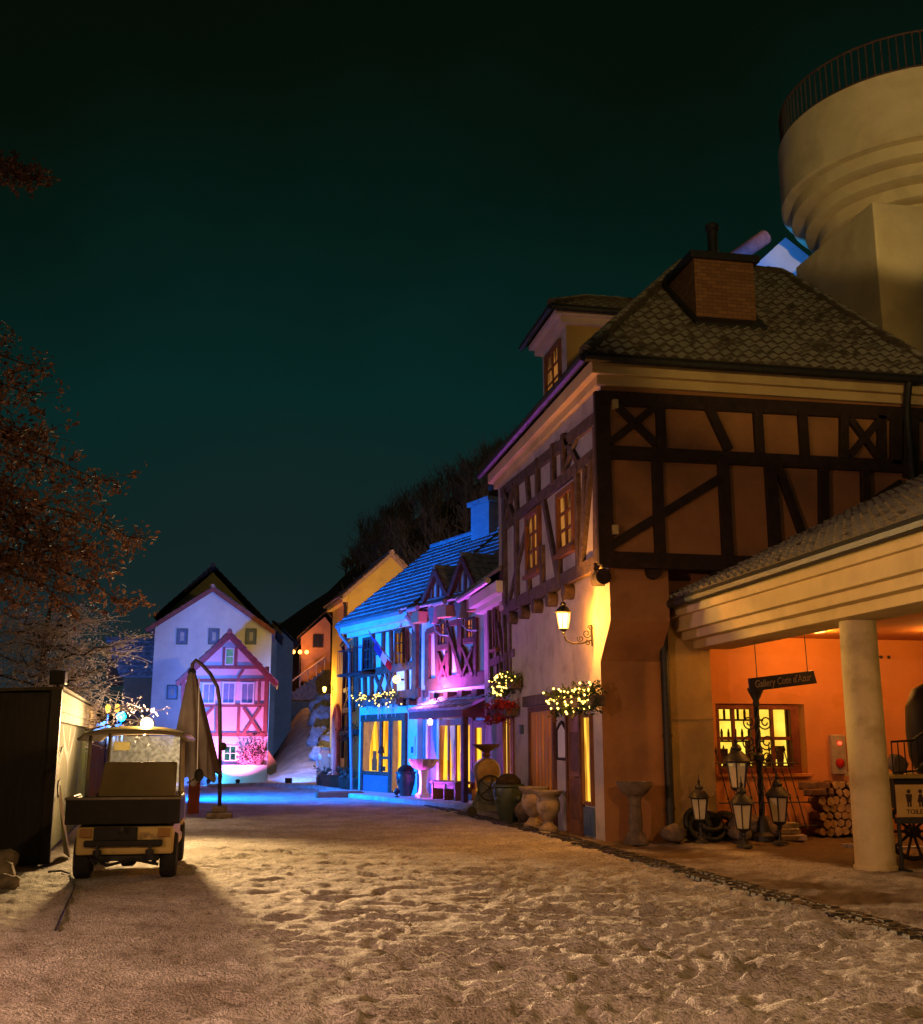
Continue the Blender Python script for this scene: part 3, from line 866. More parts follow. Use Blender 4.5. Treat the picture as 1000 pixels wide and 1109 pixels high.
# glazed wooden door and shop window by the corner
u0, u1 = fu(619, 840)[0], fu(632, 840)[0]; vt = fu(625, 775)[1]
mb = MB(); mb.box(FA, u0, u1, 0, vt, -.02, .05); door = mb.build('door', WOOD, house)
mb = MB(); mb.box(FA, u0 - .08, u0, 0, vt + .09, -.02, .09); mb.box(FA, u1, u1 + .08, 0, vt + .09, -.02, .09); mb.box(FA, u0, u1, vt, vt + .09, -.02, .086)
for v in (.25, 1.1): mb.box(FA, u0 + .1, u1 - .1, v, v + .7, .04, .062)
mb.build('door_frame', TIMBER_RED, door, bevel=.008)
mb = MB(); mb.tube([FA.p(u1 - .12, 1.0, .05), FA.p(u1 - .12, 1.0, .12), FA.p(u1 - .22, 1.0, .12)], .014, 6); mb.build('handle', pm('brass', (.6, .4, .15), (.4, .25, .1), 9, .3, 0, metal=1), door)
u0, u1 = u1 + .14, fu(643, 845)[0]
vb = fu(638, 868)[1]
window(house, FA, u0, u1, vb, vt - .05, 0, LIT_SHOP, WOOD, (0, 0), .06, depth=.06)
mb = MB(); mb.box(FA, u0 - .04, u1 + .06, .02, vb - .1, -.02, .05); mb.box(FA, u0 + .05, u1 - .05, .15, vb - .2, .04, .07)
mb.build('blue_panel', pm('blue_paint', (0.08, 0.13, 0.26), (0.05, 0.09, 0.18), 4, .6, .2, 30), house, bevel=.008)
# pale alarm boxes on the gable
for px, py in ((666, 438), (666, 574)):
    u, v = G.at(px, py, YJ + .09); mb = MB(); mb.box(G, u - .05, u + .05, v - .08, v + .08, YJ + .0, YJ + .16); mb.build('junction_box', CREAM, house, bevel=.01)

# ---- lit wall lantern on its scroll bracket
u, v = FA.at(643, 690); bp_ = FA.p(u, v, 0.0)
lan = thing('wall_lantern', 'lit wall lantern on a black scroll bracket at the house corner', 'lantern', bp_)
tip = bp_ + Vector((-.55, -.02, .02))
def curl(c, r0, turns, axis_u, axis_v, start=0.0, n=22):
    return [Vector(c) + (axis_u * math.cos(start + turns * 6.283 * i / n) + axis_v * math.sin(start + turns * 6.283 * i / n)) * r0 * (1 - .75 * i / n) for i in range(n + 1)]
ax, az = Vector((-1, 0, 0)), Vector((0, 0, 1))
mb = MB()
mb.tube([bp_ + Vector((-.03, 0, -.16)), bp_ + Vector((-.03, 0, .22))], .016, 6)
mb.tube([bp_ + Vector((-.03, 0, -.05)), bp_ + Vector((-.2, 0, -.11)), bp_ + Vector((-.38, 0, -.12)), bp_ + Vector((-.50, 0, -.07)), tip], .017, 6)
for c_, r_, tn, st in ((bp_ + ax * .12 + az * .06, .085, 1.4, 2.5), (bp_ + ax * .24 - az * .03, .06, -1.3, .5), (bp_ + ax * .05 + az * .16, .05, 1.2, 0), (bp_ + ax * .10 - az * .10, .05, -1.2, 1.5)):
    mb.tube(curl(c_, r_, tn, ax, az, st), .010, 5)
mb.build('bracket', IRON, lan, smooth=40)


def lantern_head(parent, base, s, glass, cage=IRON, bulb=None, sides=6):
    """tapered lantern: base cup, glass that widens upwards, bars, roof and finial"""
    b = Vector(base)
    MB().lathe(b, [(.02 * s, -.12 * s), (.045 * s, -.09 * s), (.03 * s, -.05 * s), (.10 * s, -.01 * s), (.115 * s, .02 * s)], 12).build('base_cup', cage, parent, smooth=40)
    MB().lathe(b, [(.105 * s, .02 * s), (.165 * s, .40 * s)], sides).build('glass', glass, parent)
    m_ = MB()
    for k in range(sides):
        an = 6.283 * k / sides; d = Vector((math.cos(an), math.sin(an), 0))
        m_.tube([b + d * .112 * s + az * .01 * s, b + d * .174 * s + az * .41 * s], .011 * s, 5)
    m_.lathe(b, [(.185 * s, .395 * s), (.19 * s, .43 * s)], sides)
    m_.build('cage', cage, parent)
    MB().lathe(b, [(.215 * s, .42 * s), (.20 * s, .45 * s), (.12 * s, .54 * s), (.075 * s, .58 * s), (.085 * s, .61 * s), (.06 * s, .66 * s), (.02 * s, .69 * s), (.035 * s, .73 * s), (.012 * s, .77 * s), (.006 * s, .86 * s)], 12).build('lantern_roof', cage, parent, smooth=30)


lantern_head(lan, tip + Vector((0, 0, .10)), .72, em('lantern_flame_glass', (1.0, 0.50, 0.10), 9))
lamp('POINT', tip + Vector((.20, -.02, .26)), 60, (1.0, .30, .012), radius=.05)
lamp('POINT', tip + Vector((-.16, -.16, .26)), 230, (1.0, .36, .04), radius=.05)

# ================================================================== ARCADE (the cafe's covered terrace)
arc_t = thing('cafe_arcade', 'covered cafe terrace with cream eaves beam, round column and orange wall', 'arcade', (8.1, 13.4, 0))
# back wall with a real opening for the window
WY = 18.66
CW = Fr((0, WY, 0), 0)
wx0, wx1, wz0, wz1 = 8.27, 9.90, 1.07, 2.30
mb = MB()
def wallbox(x0, x1, z0, z1): mb.wbox(x0, x1, WY, WY + .32, z0, z1)
wallbox(7.90, wx0, -.1, 4.2); wallbox(wx1 + .10, 13.5, -.1, 4.2); wallbox(wx0, wx1 + .10, wz1, 4.2); wallbox(wx0, wx1 + .10, -.1, wz0)
ORANGE = pm('orange_plaster', (0.60, 0.235, 0.075), (0.52, 0.19, 0.06), 1.2, .85, .2, 22, stain=((0.50, .2, .075), 1.0))
mb.build('back_wall', ORANGE, arc_t)
mb = MB(); mb.prism([(5.975 + 1.22, 18.13, -.1), (7.98, 18.13, -.1), (7.98, 18.70, -.1), (7.19, 18.70, -.1)], (0, 0, 4.2))
mb.build('side_pier', OCHRE, arc_t)
mb = MB(); mb.wbox(7.04, 12.2, 18.17, 18.64, 3.72, 4.735); mb.build('upper_infill', TERRA, house)
mb = MB(); mb.wbox(7.19, 7.978, 18.105, 18.135, 2.0, 2.035); mb.build('string_course', OCHRE, arc_t)
# lit interior seen through the window: pale room wall, counter, shelf of jars
mb = MB(); mb.face([(wx0 - 1, WY + 1.7, .3), (wx1 + 2, WY + 1.7, .3), (wx1 + 2, WY + 1.7, 3.2), (wx0 - 1, WY + 1.7, 3.2)])
room = mb.build('room_wall', em('lit_cafe_room', (1.0, 0.66, 0.07), 1.25, (0.75, 0.40, 0.03), 1.8), arc_t)
mb = MB()
for i in range(14):
    x = 7.9 + i * .22 + random.uniform(-.05, .05); hgt = random.uniform(.12, .34)
    mb.lathe((x, WY + 1.2, 1.18), [(.06, 0), (.07, hgt * .6), (.03, hgt * .8), (.035, hgt)], 8)
mb.wbox(7.7, 11.2, WY + 1.05, WY + 1.4, 1.0, 1.18); mb.wbox(8.0, 9.0, WY + 1.5, WY + 1.65, 1.78, 1.86)
mb.wbox(8.55, 8.95, WY + 1.6, WY + 1.66, 1.95, 2.25)
for x_, w_, z0_, z1_ in ((8.15, .05, .3, 2.6), (9.35, .30, 1.25, 1.62), (10.2, .06, .3, 2.6), (9.95, .16, 1.3, 1.55), (8.75, .22, 1.22, 1.5)):
    mb.wbox(x_, x_ + w_, WY + 1.1, WY + 1.16, z0_, z1_)
for z_ in (1.62, 2.02): mb.wbox(8.9, 9.8, WY + 1.25, WY + 1.4, z_, z_ + .035)
for i in range(12):
    x_ = 8.95 + i * .07; mb.lathe((x_, WY + 1.3, 1.655 + (.4 if i % 2 else 0)), [(.025, 0), (.028, .12 + .08 * random.random()), (.01, .22)], 6)
mb.build('counter_jars', pm('counter_clutter', (.16, .10, .03), (.05, .035, .015), 6, .8, 0), arc_t)
mb = MB()
fr_ = CW
for a, b, c, d in ((wx0, wx0 + .08, wz0, wz1), (wx1 - .16, wx1, wz0, wz1), (wx0 + .08, wx1 - .16, wz1 - .10, wz1), (wx0 + .08, wx1 - .16, wz0, wz0 + .10), ((wx0 + wx1) / 2 - .12, (wx0 + wx1) / 2 + .04, wz0 + .1, wz1 - .1)):
    mb.box(fr_, a, b, c, d, -.12, -.03)
for x in (wx0 + .36, wx1 - .52): mb.box(fr_, x - .03, x + .03, wz0 + .1, wz1 - .1, -.115, -.045)
mb.box(fr_, wx0 + .08, wx1 - .16, (wz0 + wz1) / 2 - .03, (wz0 + wz1) / 2 + .03, -.11, -.05)
wn = mb.build('window', pm('oxblood_wood', (.20, .055, .03), (.12, .03, .018), 5, .55, .2, 40), arc_t, bevel=.006)
mb = MB(); mb.box(fr_, wx0 - .05, wx1 + .15, wz0 - .06, wz0, -.15, .05); mb.build('sill', ORANGE, wn, bevel=.01)
# roof: eave beam of three steps running out towards the street, slope rising to the right
ye, yw = 6.0, 18.10
mb = MB()
mb.wbox(7.30, 7.58, ye, yw, 3.50, 3.80); mb.wbox(7.45, 7.90, ye, yw, 3.36, 3.52); mb.wbox(7.66, 8.34, ye, yw, 3.22, 3.37)
mb.wbox(7.20, 7.42, ye, yw, 3.74, 3.92)
mb.build('eaves_beam', CREAM, arc_t, bevel=.012)
mb = MB(); mb.wbox(8.3, 13.6, ye, WY - .01, 3.5, 3.6); mb.build('ceiling', ORANGE, arc_t)
sl = 0.48
mb = MB(); tile_roof(mb, (7.08, yw - .02, 3.98), (7.08, ye, 3.98), (12.6, ye, 3.98 + 5.5 * sl), (12.6, yw - .02, 3.98 + 5.5 * sl), .23, .30, .065, .055)
ar = mb.build('roof', TILE, arc_t, fix=False, smooth=35)
mb = MB(); mb.tube([(7.06, ye, 3.93), (7.06, yw + .02, 3.93)], .085, 8)
mb.tube([(7.06, yw - .2, 3.93), (7.06, 17.98, 3.80), (7.07, 17.98, 3.5), (7.07, 17.98, .02)], .075, 10)
for z in (3.0, 1.7, .5): mb.lathe((7.07, 17.98, z), [(.09, 0), (.09, .05)], 10)
mb.build('downpipe', IRON, arc_t, smooth=40)
mb = MB(); mb.lathe((8.10, 13.5, 0), [(.275, 0), (.275, .04), (.255, .06), (.25, 1.2), (.24, 3.22)], 40)
mb.build('column', pm('cream_column', (0.62, 0.50, 0.28), (0.50, 0.39, 0.20), 1.2, .85, .3, 24, stain=((.38, .28, .13), 2.0)), arc_t, smooth=40)
# ceiling lamps under the arcade (hidden from the street by the beam)
for x, y in ((9.6, 17.3), (11.6, 16.6)):
    mb = MB(); mb.lathe((x, y, 3.465), [(.10, 0), (.14, .01), (.14, .04)], 16); mb.build('ceiling_lamp', em('arcade_lamp_glass', (1.0, .42, .08), 6), arc_t, smooth=40)
    lamp('POINT', (x, y, 3.40), 95, (1.0, 0.40, 0.06), radius=.12)
lamp('POINT', (9.3, 10.8, 3.25), 26, (1.0, 0.62, 0.16), radius=.12)
mb = MB(); mb.lathe((9.3, 10.8, 3.36), [(.10, 0), (.14, .06), (.14, .14)], 16); mb.build('ceiling_lamp', MATS['arcade_lamp_glass'], arc_t, smooth=40)
# small alarm cabinet on the orange wall
mb = MB(); mb.box(CW, 10.44, 10.72, 1.05, 1.75, 0, .10)
fa = one(mb, 'alarm_cabinet', pm('brushed_panel', (.45, .38, .30), (.34, .27, .2), 6, .4, .1, metal=.3), 'narrow metal alarm cabinet with red bell and red light on orange wall', 'alarm', CW.p(10.76, 1.05), bevel=.01)
mb = MB(); mb.lathe(CW.p(10.60, 1.60, .10), [(.03, 0), (.028, .03), (.01, .04)], 12, axis=CW.W); mb.build('indicator_light', em('red_led', (1, .03, .01), 6), fa)
mb = MB(); mb.lathe(CW.p(10.58, 1.25, .10), [(.085, 0), (.08, .03), (.03, .05)], 16, axis=CW.W); mb.build('bell', pm('red_enamel', (.45, .02, .015), (.3, .015, .01), 5, .35, 0), fa, smooth=40)
for x in (11.62, 11.78):
    mb = MB(); mb.lathe(CW.p(x, 3.18, 0), [(.03, 0), (.03, .03)], 10, axis=CW.W); mb.build('vent_pipe', IRON, arc_t)

# ================================================================== TOWER
tw_c = Vector((16.5, 23.4, 0)); TR = 3.25
tower = thing('round_tower', 'pale tower with round corbelled balcony rings and iron railing above the roofs', 'tower', tw_c)
rp_ = [(1.9, 14.0), (2.05, 14.02), (2.05, 14.35)]
for r_, z in ((2.38, 14.36), (2.70, 14.74), (3.02, 15.12)):
    rp_ += [(r_ - .08, z), (r_ - .01, z + .04), (r_, z + .10), (r_, z + .34)]
rp_ += [(TR - .06, 15.5), (TR, 15.56), (TR, 17.25), (TR - .22, 17.25), (TR - .22, 16.9), (.5, 16.9)]
MB().lathe(tw_c, rp_, 110).build('corbelled_balcony', CREAM, tower, smooth=30)
mb = MB()
nb = 112
for k in range(nb):
    an = 6.283 * k / nb
    p = tw_c + Vector((math.cos(an) * (TR - .1), math.sin(an) * (TR - .1), 17.2))
    mb.tube([p, p + az * 1.05], .018, 5)
for z in (17.33, 18.25):
    ring = [tw_c + Vector((math.cos(6.283 * k / 96) * (TR - .1), math.sin(6.283 * k / 96) * (TR - .1), z)) for k in range(97)]
    mb.tube(ring, .03, 6, caps=False)
mb.build('railing', pm('rusty_rail', (.10, .045, .025), (.05, .025, .015), 6, .7, 0), tower)
d = ray(952, 300); ty0 = 21.5; tx0 = d.x / d.y * ty0
d = ray(862, 290); ty1 = tx0 * d.y / d.x
mb = MB(); mb.wbox(tx0, tx0 + 4.6, ty0, ty1, 0, 14.2); mb.build('shaft', CREAM, tower, bevel=.03)
# gable with tiled verge peeking between roof and tower
gb = thing('rear_house', 'pale gable of a rear house with pink tiled verge beside the tower', 'house', (14, 27, 0))
BGF = Fr((0, 27.0, 0), 0)
q = [BGF.at(*p) for p in ((790, 320), (815, 290), (851, 257), (880, 280), (880, 330))]
mb = MB(); mb.prism([BGF.p(x, z) for x, z in q], (0, 4, 0)); mb.build('wall', WHITE, gb)
a = BGF.at(845, 262); b = BGF.at(790, 298)
mb = MB()
A_ = BGF.p(a[0] - .45, a[1] + .12, 0); B_ = BGF.p(b[0] - .55, b[1] - .02, 0)
mb.tube([A_, B_], .22, 12); mb.build('verge_tiles', pm('pink_tile', (.45, .22, .22), (.3, .14, .14), 6, .8, .3, 40, snow=.3), gb, smooth=40)

lamp('SPOT', (11.4, 24.9, 12.4), 900, (.01, .24, 1.0), BGF.p(q[2][0] - .30, 15.1), 44, .3, .05)  # added blue light for the rear gable
rfx = thing('floodlight', 'small blue floodlight on the roofs behind the hipped roof', 'floodlight', (11.3, 24.7, 11.0))
mb = MB(); mb.wbox(11.1, 11.35, 24.6, 24.8, 12.2, 12.5); mb.build('housing', IRON, rfx, bevel=.02)
mb = MB(); mb.tube([(11.2, 24.7, 7.5), (11.2, 24.7, 12.25)], .03, 6); mb.build('bracket', IRON, rfx)
# ================================================================== NARROW LINK HOUSE between the corner house and the purple one
link = thing('narrow_house', 'narrow half-timbered house squeezed between the corner house and the purple house', 'house', (5.97, 26.2, 0))
mb = MB(); mb.wbox(6.02, 12, 24.67, 27.9, -.1, 5.2); w_ = mb.build('wall', PLASTER, link)
LF = Fr((6.02, 24.67, 0), -90)
t3 = zoomtf(500, 580, 3.17)
mb = MB()
timbers(mb, LF, [(90, 232, 190, 170, .2), (106, 438, 190, 402, .18), (98, 215, 106, 520, .2), (120, 210, 132, 500, .12), (150, 195, 158, 480, .14), (172, 190, 178, 470, .15), (112, 520, 190, 500, .2), (140, 410, 142, 500, .10), (165, 400, 167, 500, .10), (133, 300, 152, 420, .1)], 0, .07, t3)
mb.build('timber_frame', TIMBER_GREY, link, bevel=.01)
u0, u1 = LF.at(*t3(112, 260))[0], LF.at(*t3(134, 260))[0]
window(link, LF, u0 + .06, u1 - .06, 3.95, 4.85, 0, LIT_DIM, WOOD, (0, 1), .07, sill=True)
# lit shop window at street level
u0, u1 = LF.at(*t3(156, 760))[0], LF.at(*t3(186, 760))[0]
wn = window(link, LF, u0, u1, .25, 2.15, 0, LIT_SHOP, WOOD, (2, 0), .12, depth=.09)
mb = MB(); mb.box(LF, u0 - .5, u1 + .2, 2.3, 2.52, -.02, .12); mb.build('lintel', TIMBER_GREY, link, bevel=.015)
mb = MB(); tile_roof(mb, (5.45, 28.6, 5.38), (5.45, 24.7, 5.38), (9.6, 24.7, 8.5), (9.6, 28.6, 8.5), .28, .36, .045)
rf = mb.build('roof', TILE_PALE, link, fix=False, smooth=35)
mb = MB(); mb.wbox(5.62, 6.02, 24.72, 28.0, 5.06, 5.34); mb.wbox(5.80, 6.02, 24.72, 28.0, 4.92, 5.06); mb.build('eaves_board', WHITE, link, bevel=.01)
mb = MB(); mb.tube([(5.42, 24.7, 5.33), (5.42, 28.4, 5.33)], .075, 8); mb.build('gutter', pm('grey_zinc', (.3, .32, .33), (.22, .24, .25), 4, .5, .1, 30, metal=.4), link, smooth=40)

# ================================================================== BLUE AND PURPLE HOUSES (one slanted row)
B = Fr((3.626, 36.186, 0), -71.568)
t7 = zoomtf(340, 640, 4.617); t5 = zoomtf(420, 600, 6.93); t6 = zoomtf(420, 740, 7.14); t4 = zoomtf(340, 540, 3.08)
blue = thing('blue_lit_house', 'half-timbered house in blue light with iron balcony and French flag', 'house', B.p(2.1, 0))
mb = MB(); mb.box(B, 0, 4.15, -.1, 3.0, -6.4, 0); mb.box(B, 0, 4.15, 2.98, 5.45, -6.3, .22); mb.box(B, 4.15, 4.80, -.1, 5.4, -6.2, -.25); mb.build('wall', BLUEP, blue)
# gable under the left verge
mb = MB(); mb.prism([B.p(.05, 5.4, .2), B.p(.05, 8.3, -3.0), B.p(.05, 5.4, -6.2)], B.U * .25); mb.build('gable', BLUEP, blue)
mb = MB()
timbers(mb, B, [(203, 212, 512, 163, .24), (215, 422, 512, 368, .24), (222, 552, 532, 508, .26), (216, 205, 218, 560, .22), (513, 160, 515, 540, .22),
                (303, 215, 306, 410, .14), (352, 205, 354, 395, .14), (306, 315, 350, 305, .12), (392, 195, 395, 385, .12), (470, 180, 474, 375, .12),
                (232, 440, 234, 545, .12), (262, 432, 264, 540, .14), (296, 428, 298, 535, .12), (312, 425, 352, 520, .11), (350, 420, 318, 530, .11), (368, 415, 392, 515, .11), (392, 410, 366, 520, .11), (408, 408, 410, 515, .14), (470, 395, 472, 505, .13)], .22, .07, t7)
mb.build('timber_frame', TIMBER_RED, blue, bevel=.012)
for (x0, x1, y0, y1, pane) in ((252, 292, 245, 390, DARKPANE), (412, 456, 210, 362, LIT_DIM)):
    a = B.at(*t7(x0, (y0 + y1) / 2), .22); b = B.at(*t7(x1, (y0 + y1) / 2), .22); vt = B.at(*t7((x0 + x1) / 2, y0), .22)[1]; vb = B.at(*t7((x0 + x1) / 2, y1), .22)[1]
    window(blue, B, a[0] + .06, b[0] - .06, vb, vt, .22, pane, TIMBER_RED, (1, 2), .08, depth=.07)
# iron balcony on the left window
mb = MB()
ua, ub, va, vb = -.15, 1.75, 3.78, 4.55
for v in (va, vb): mb.tube([B.p(ua, v, .25), B.p(ua, v, .75), B.p(ub, v, .75), B.p(ub, v, .25)], .02, 5)
for i in range(15):
    u = ua + (ub - ua) * i / 14; mb.tube([B.p(u, va, .75), B.p(u, vb, .75)], .011, 4)
mb.box(B, ua, ub, va - .06, va, .22, .78)
mb.build('balcony', IRON, blue)
# joist ends and brackets
for u in (1.6, 2.5, 3.3, 4.0):
    mb = MB(); mb.box(B, u - .09, u + .09, 2.70, 2.9, -.02, .26); mb.build('joist_end', TIMBER_RED, blue, bevel=.01)
# ground floor: dark frame with shop window and door
a = B.at(393, 800); b = B.at(441.5, 800); ul, ur = a[0], b[0]; vt = 2.27
um = B.at(424.5, 800)[0]
mb = MB()
mb.box(B, ul, ul + .16, 0, vt, -.02, .08); mb.box(B, ur - .2, ur, 0, vt, -.02, .08); mb.box(B, um - .1, um + .06, 0, vt, -.02, .08); mb.box(B, ul, ur, vt, vt + .22, -.02, .10)
mb.box(B, ul + .16, um - .1, .62, .74, -.02, .075)
mb.build('shop_frame', TIMBER_RED, blue, bevel=.012)
mb = MB(); mb.box(B, ul + .17, um - .11, .03, .62, -.02, .04); mb.build('lower_panel', pm('grey_blue_paint', (.17, .18, .26), (.12, .13, .2), 3, .6, .2, 30), blue)


def curtains(parent, fr, u0, u1, v0, v1, w, mat, folds=7, amp=.035, tie=None, name='curtain'):
    mb_ = MB(); n = folds * 8; rows = 8
    for j in range(rows + 1):
        t = j / rows; v = v1 + (v0 - v1) * t
        for i in range(n + 1):
            s = i / n
            if tie is not None: s2 = s * (1 - .45 * math.sin(min(1, t * 1.25) * math.pi / 2)) if tie > 0 else 1 - (1 - s) * (1 - .45 * math.sin(min(1, t * 1.25) * math.pi / 2))
            else: s2 = s
            mb_.v.append(fr.p(u0 + (u1 - u0) * s2, v, w + amp * math.sin(i / 8 * 6.283 + .4 * math.sin(j)) * (.5 + .5 * t)))
    for j in range(rows):
        for i in range(n):
            a_ = j * (n + 1) + i; mb_.f.append((a_, a_ + 1, a_ + n + 2, a_ + n + 1)); mb_.m.append(0)
    return mb_.build(name, mat, parent, smooth=True, fix=False)


CURT = pm('cream_curtain', (.62, .30, .04), (.45, .2, .03), 4, .9, .1, 30, transl=.6)
LITBACK = em('lit_room_back', (1.0, 0.56, 0.04), 1.4, (.55, .20, .008), 2.4, (2.6, 2.6, .3))  # vertical bands paint the light and dark of curtain folds into the glow
def lit_opening(parent, fr, u0, u1, v0, v1, w=0.0, back=None):
    """a lit room glimpsed behind the frame: glowing back sheet just behind the curtain line"""
    mb_ = MB(); mb_.box(fr, u0, u1, v0, v1, w - .015, w + .006)
    return mb_.build('lit_pane', back or LITBACK, parent)


lit_opening(blue, B, ul + .16, um - .1, .74, vt)
lit_opening(blue, B, um + .06, ur - .2, .12, vt)
for (s0, s1, tie) in ((.0, .44, 1), (.52, .74, -1)):
    U0, U1 = ul + .16, um - .1
    curtains(blue, B, U0 + (U1 - U0) * s0, U0 + (U1 - U0) * s1, .75, vt, .045, CURT, 4, .02, tie)
mb = MB(); mb.box(B, ul + .16 + (um - ul - .26) * .66, ul + .16 + (um - ul - .26) * .74, .74, vt, -.02, .07); mb.box(B, ul + .16 + (um - ul - .26) * .70, um - .1, 1.12, 1.2, -.02, .066); mb.build('window_bar', TIMBER_RED, blue)
curtains(blue, B, um + .14, um + .5, .2, vt, .04, CURT, 3, .02)
mb = MB(); gu = ul + .16 + (um - ul - .26) * .34
mb.box(B, gu, gu + .34, .76, 1.12, .012, .03); mb.box(B, gu + .05, gu + .28, 1.12, 1.36, .012, .028); mb.build('shop_goods', pm('orange_goods', (.6, .13, .02), (.4, .07, .015), 6, .7, 0, transl=.3), blue)
mb = MB(); mb.box(B, gu + .5, gu + .95, .76, .9, .012, .033); mb.tube([B.p(gu + .72, .9, .025), B.p(gu + .72, 1.3, .025)], .015, 6); mb.lathe(B.p(gu + .72, 1.3, .03), [(.14, 0), (.07, .2)], 10); mb.build('table_lamp', pm('dark_goods', (.05, .025, .01), None, 5, .8, 0), blue)
mb = MB(); mb.box(B, um + .06, um + .16, 0, vt, -.02, .06); mb.box(B, ur - .3, ur - .2, 0, vt, -.02, .06); mb.box(B, um + .16, ur - .3, .02, .16, -.02, .06); mb.build('door', TIMBER_RED, blue, bevel=.008)
mb = MB(); u, v = B.at(447.5, 808); mb.box(B, u - .16, u + .16, v - .28, v + .28, -.01, .03); pq = mb.build('wall_plaque', WHITE, blue, bevel=.01)
mb = MB(); mb.box(B, u - .07, u + .08, v - .2, v - .02, .028, .034); mb.build('plaque_drawing', pm('blue_ink', (.05, .1, .3), None, 3, .7, 0), pq)
# roof
tile_args = dict(tw=.26, tl=.30, amp=.02, lip=.04)
mb = MB(); tile_roof(mb, B.p(-.62, 5.46, .62), B.p(4.65, 5.46, .62), B.p(4.65, 8.42, -3.0), B.p(-.62, 8.42, -3.0), **tile_args)
tile_roof(mb, B.p(4.65, 5.46, -6.6), B.p(-.62, 5.46, -6.6), B.p(-.62, 8.42, -3.0), B.p(4.65, 8.42, -3.0), **tile_args)
rf = mb.build('roof', TILE_PALE, blue, fix=False, smooth=35)
mb = MB(); ridge_caps(mb, B.p(-.65, 8.46, -3), B.p(4.65, 8.46, -3), .10); mb.build('ridge_tiles', TILE_PALE, rf, smooth=45)
mb = MB(); mb.box(B, -.5, 4.45, 5.17, 5.42, .22, .55); mb.box(B, -.3, 4.3, 5.02, 5.17, .22, .38); mb.build('eaves_board', WHITE, blue, bevel=.01)
mb = MB(); mb.tube([B.p(-.62, 5.42, .62), B.p(4.2, 5.42, .62)], .075, 8)
mb.tube([B.p(-.55, 5.40, .62), B.p(-.5, 5.1, .5), B.p(-.22, 4.75, .33), B.p(-.2, .1, .14)], .055, 8)
mb.tube([B.p(4.45, 5.3, .55), B.p(4.47, 5.0, .3), B.p(4.48, 4.0, -.1), B.p(4.48, .05, -.12)], .075, 8)
mb.build('gutter', MATS['grey_zinc'], blue, smooth=40)
# chimney on the ridge
mb = MB(); u, v = B.at(513, 560, -2.6); u2 = B.at(543, 560, -2.6)[0]
mb.box(B, u, u + 1.15, 7.6, 9.15, -3.5, -2.5); chb = mb.build('chimney', brick('pale_brick', (.42, .42, .44), (.34, .34, .37), (.22, .22, .24), 8), blue)
mb = MB(); mb.box(B, u - .1, u + 1.25, 9.15, 9.3, -3.6, -2.4); mb.build('chimney_cap', TILE_PALE, chb, bevel=.01)
mb = MB(); mb.lathe(B.p(u + .6, 9.3, -3.0), [(.16, 0), (.14, .4), (.17, .42), (.17, .5)], 12); mb.build('chimney_pot', TIMBER_RED, chb, smooth=40)
# bare board closing the roof edge where the lower eaves begin
mb = MB(); mb.bar(B.p(4.72, 5.30, .60), B.p(4.72, 5.95, -.35), .34, B.U, -.05, .08); mb.build('verge_board', WOOD, blue, bevel=.01)

purple = thing('purple_lit_house', 'half-timbered house in purple light with twin gablets and a tiled awning', 'house', B.p(6.8, 0))
PW = .25
mb = MB(); mb.box(B, 4.81, 9.9, -.1, 3.12, -6.2, .0); mb.box(B, 4.86, 8.55, 3.10, 5.45, -4, PW); mb.box(B, 8.55, 9.75, 3.1, 5.4, -4, .06); mb.build('wall', WHITE, purple)
mb = MB()
timbers(mb, B, [(298, 985, 748, 922, .34), (306, 580, 312, 985, .26), (378, 545, 388, 950, .2), (460, 520, 468, 945, .2), (556, 470, 560, 930, .22), (668, 480, 676, 920, .17),
                (392, 705, 466, 690, .17), (585, 655, 672, 640, .17), (394, 745, 462, 938, .10), (462, 740, 398, 942, .10), (578, 705, 662, 915, .11), (660, 700, 582, 915, .11),
                (462, 545, 582, 915, .14), (480, 530, 548, 900, .13), (545, 515, 548, 900, .13), (306, 590, 380, 560, .2), (470, 530, 560, 505, .16)], PW, .075, t5)
mb.build('timber_frame', TIMBER_RED, purple, bevel=.012)
for (x0, x1, y0, y1) in ((408, 452, 520, 670), (602, 656, 495, 625)):
    a = B.at(*t5(x0, (y0 + y1) / 2), PW); b = B.at(*t5(x1, (y0 + y1) / 2), PW); vt = B.at(*t5((x0 + x1) / 2, y0), PW)[1]; vb = B.at(*t5((x0 + x1) / 2, y1), PW)[1]
    window(purple, B, a[0] + .05, b[0] - .05, vb, vt, PW, em('rosy_lit_window', (1.0, .36, .10), .85, (.7, .14, .06), 3), TIMBER_RED, (1, 2), .07, depth=.07)
for u in (5.6, 6.4, 7.2, 8.0):
    mb = MB(); mb.box(B, u - .13, u + .13, 2.78, 3.0, -.02, .30); mb.build('joist_end', TIMBER_RED, purple, bevel=.01)
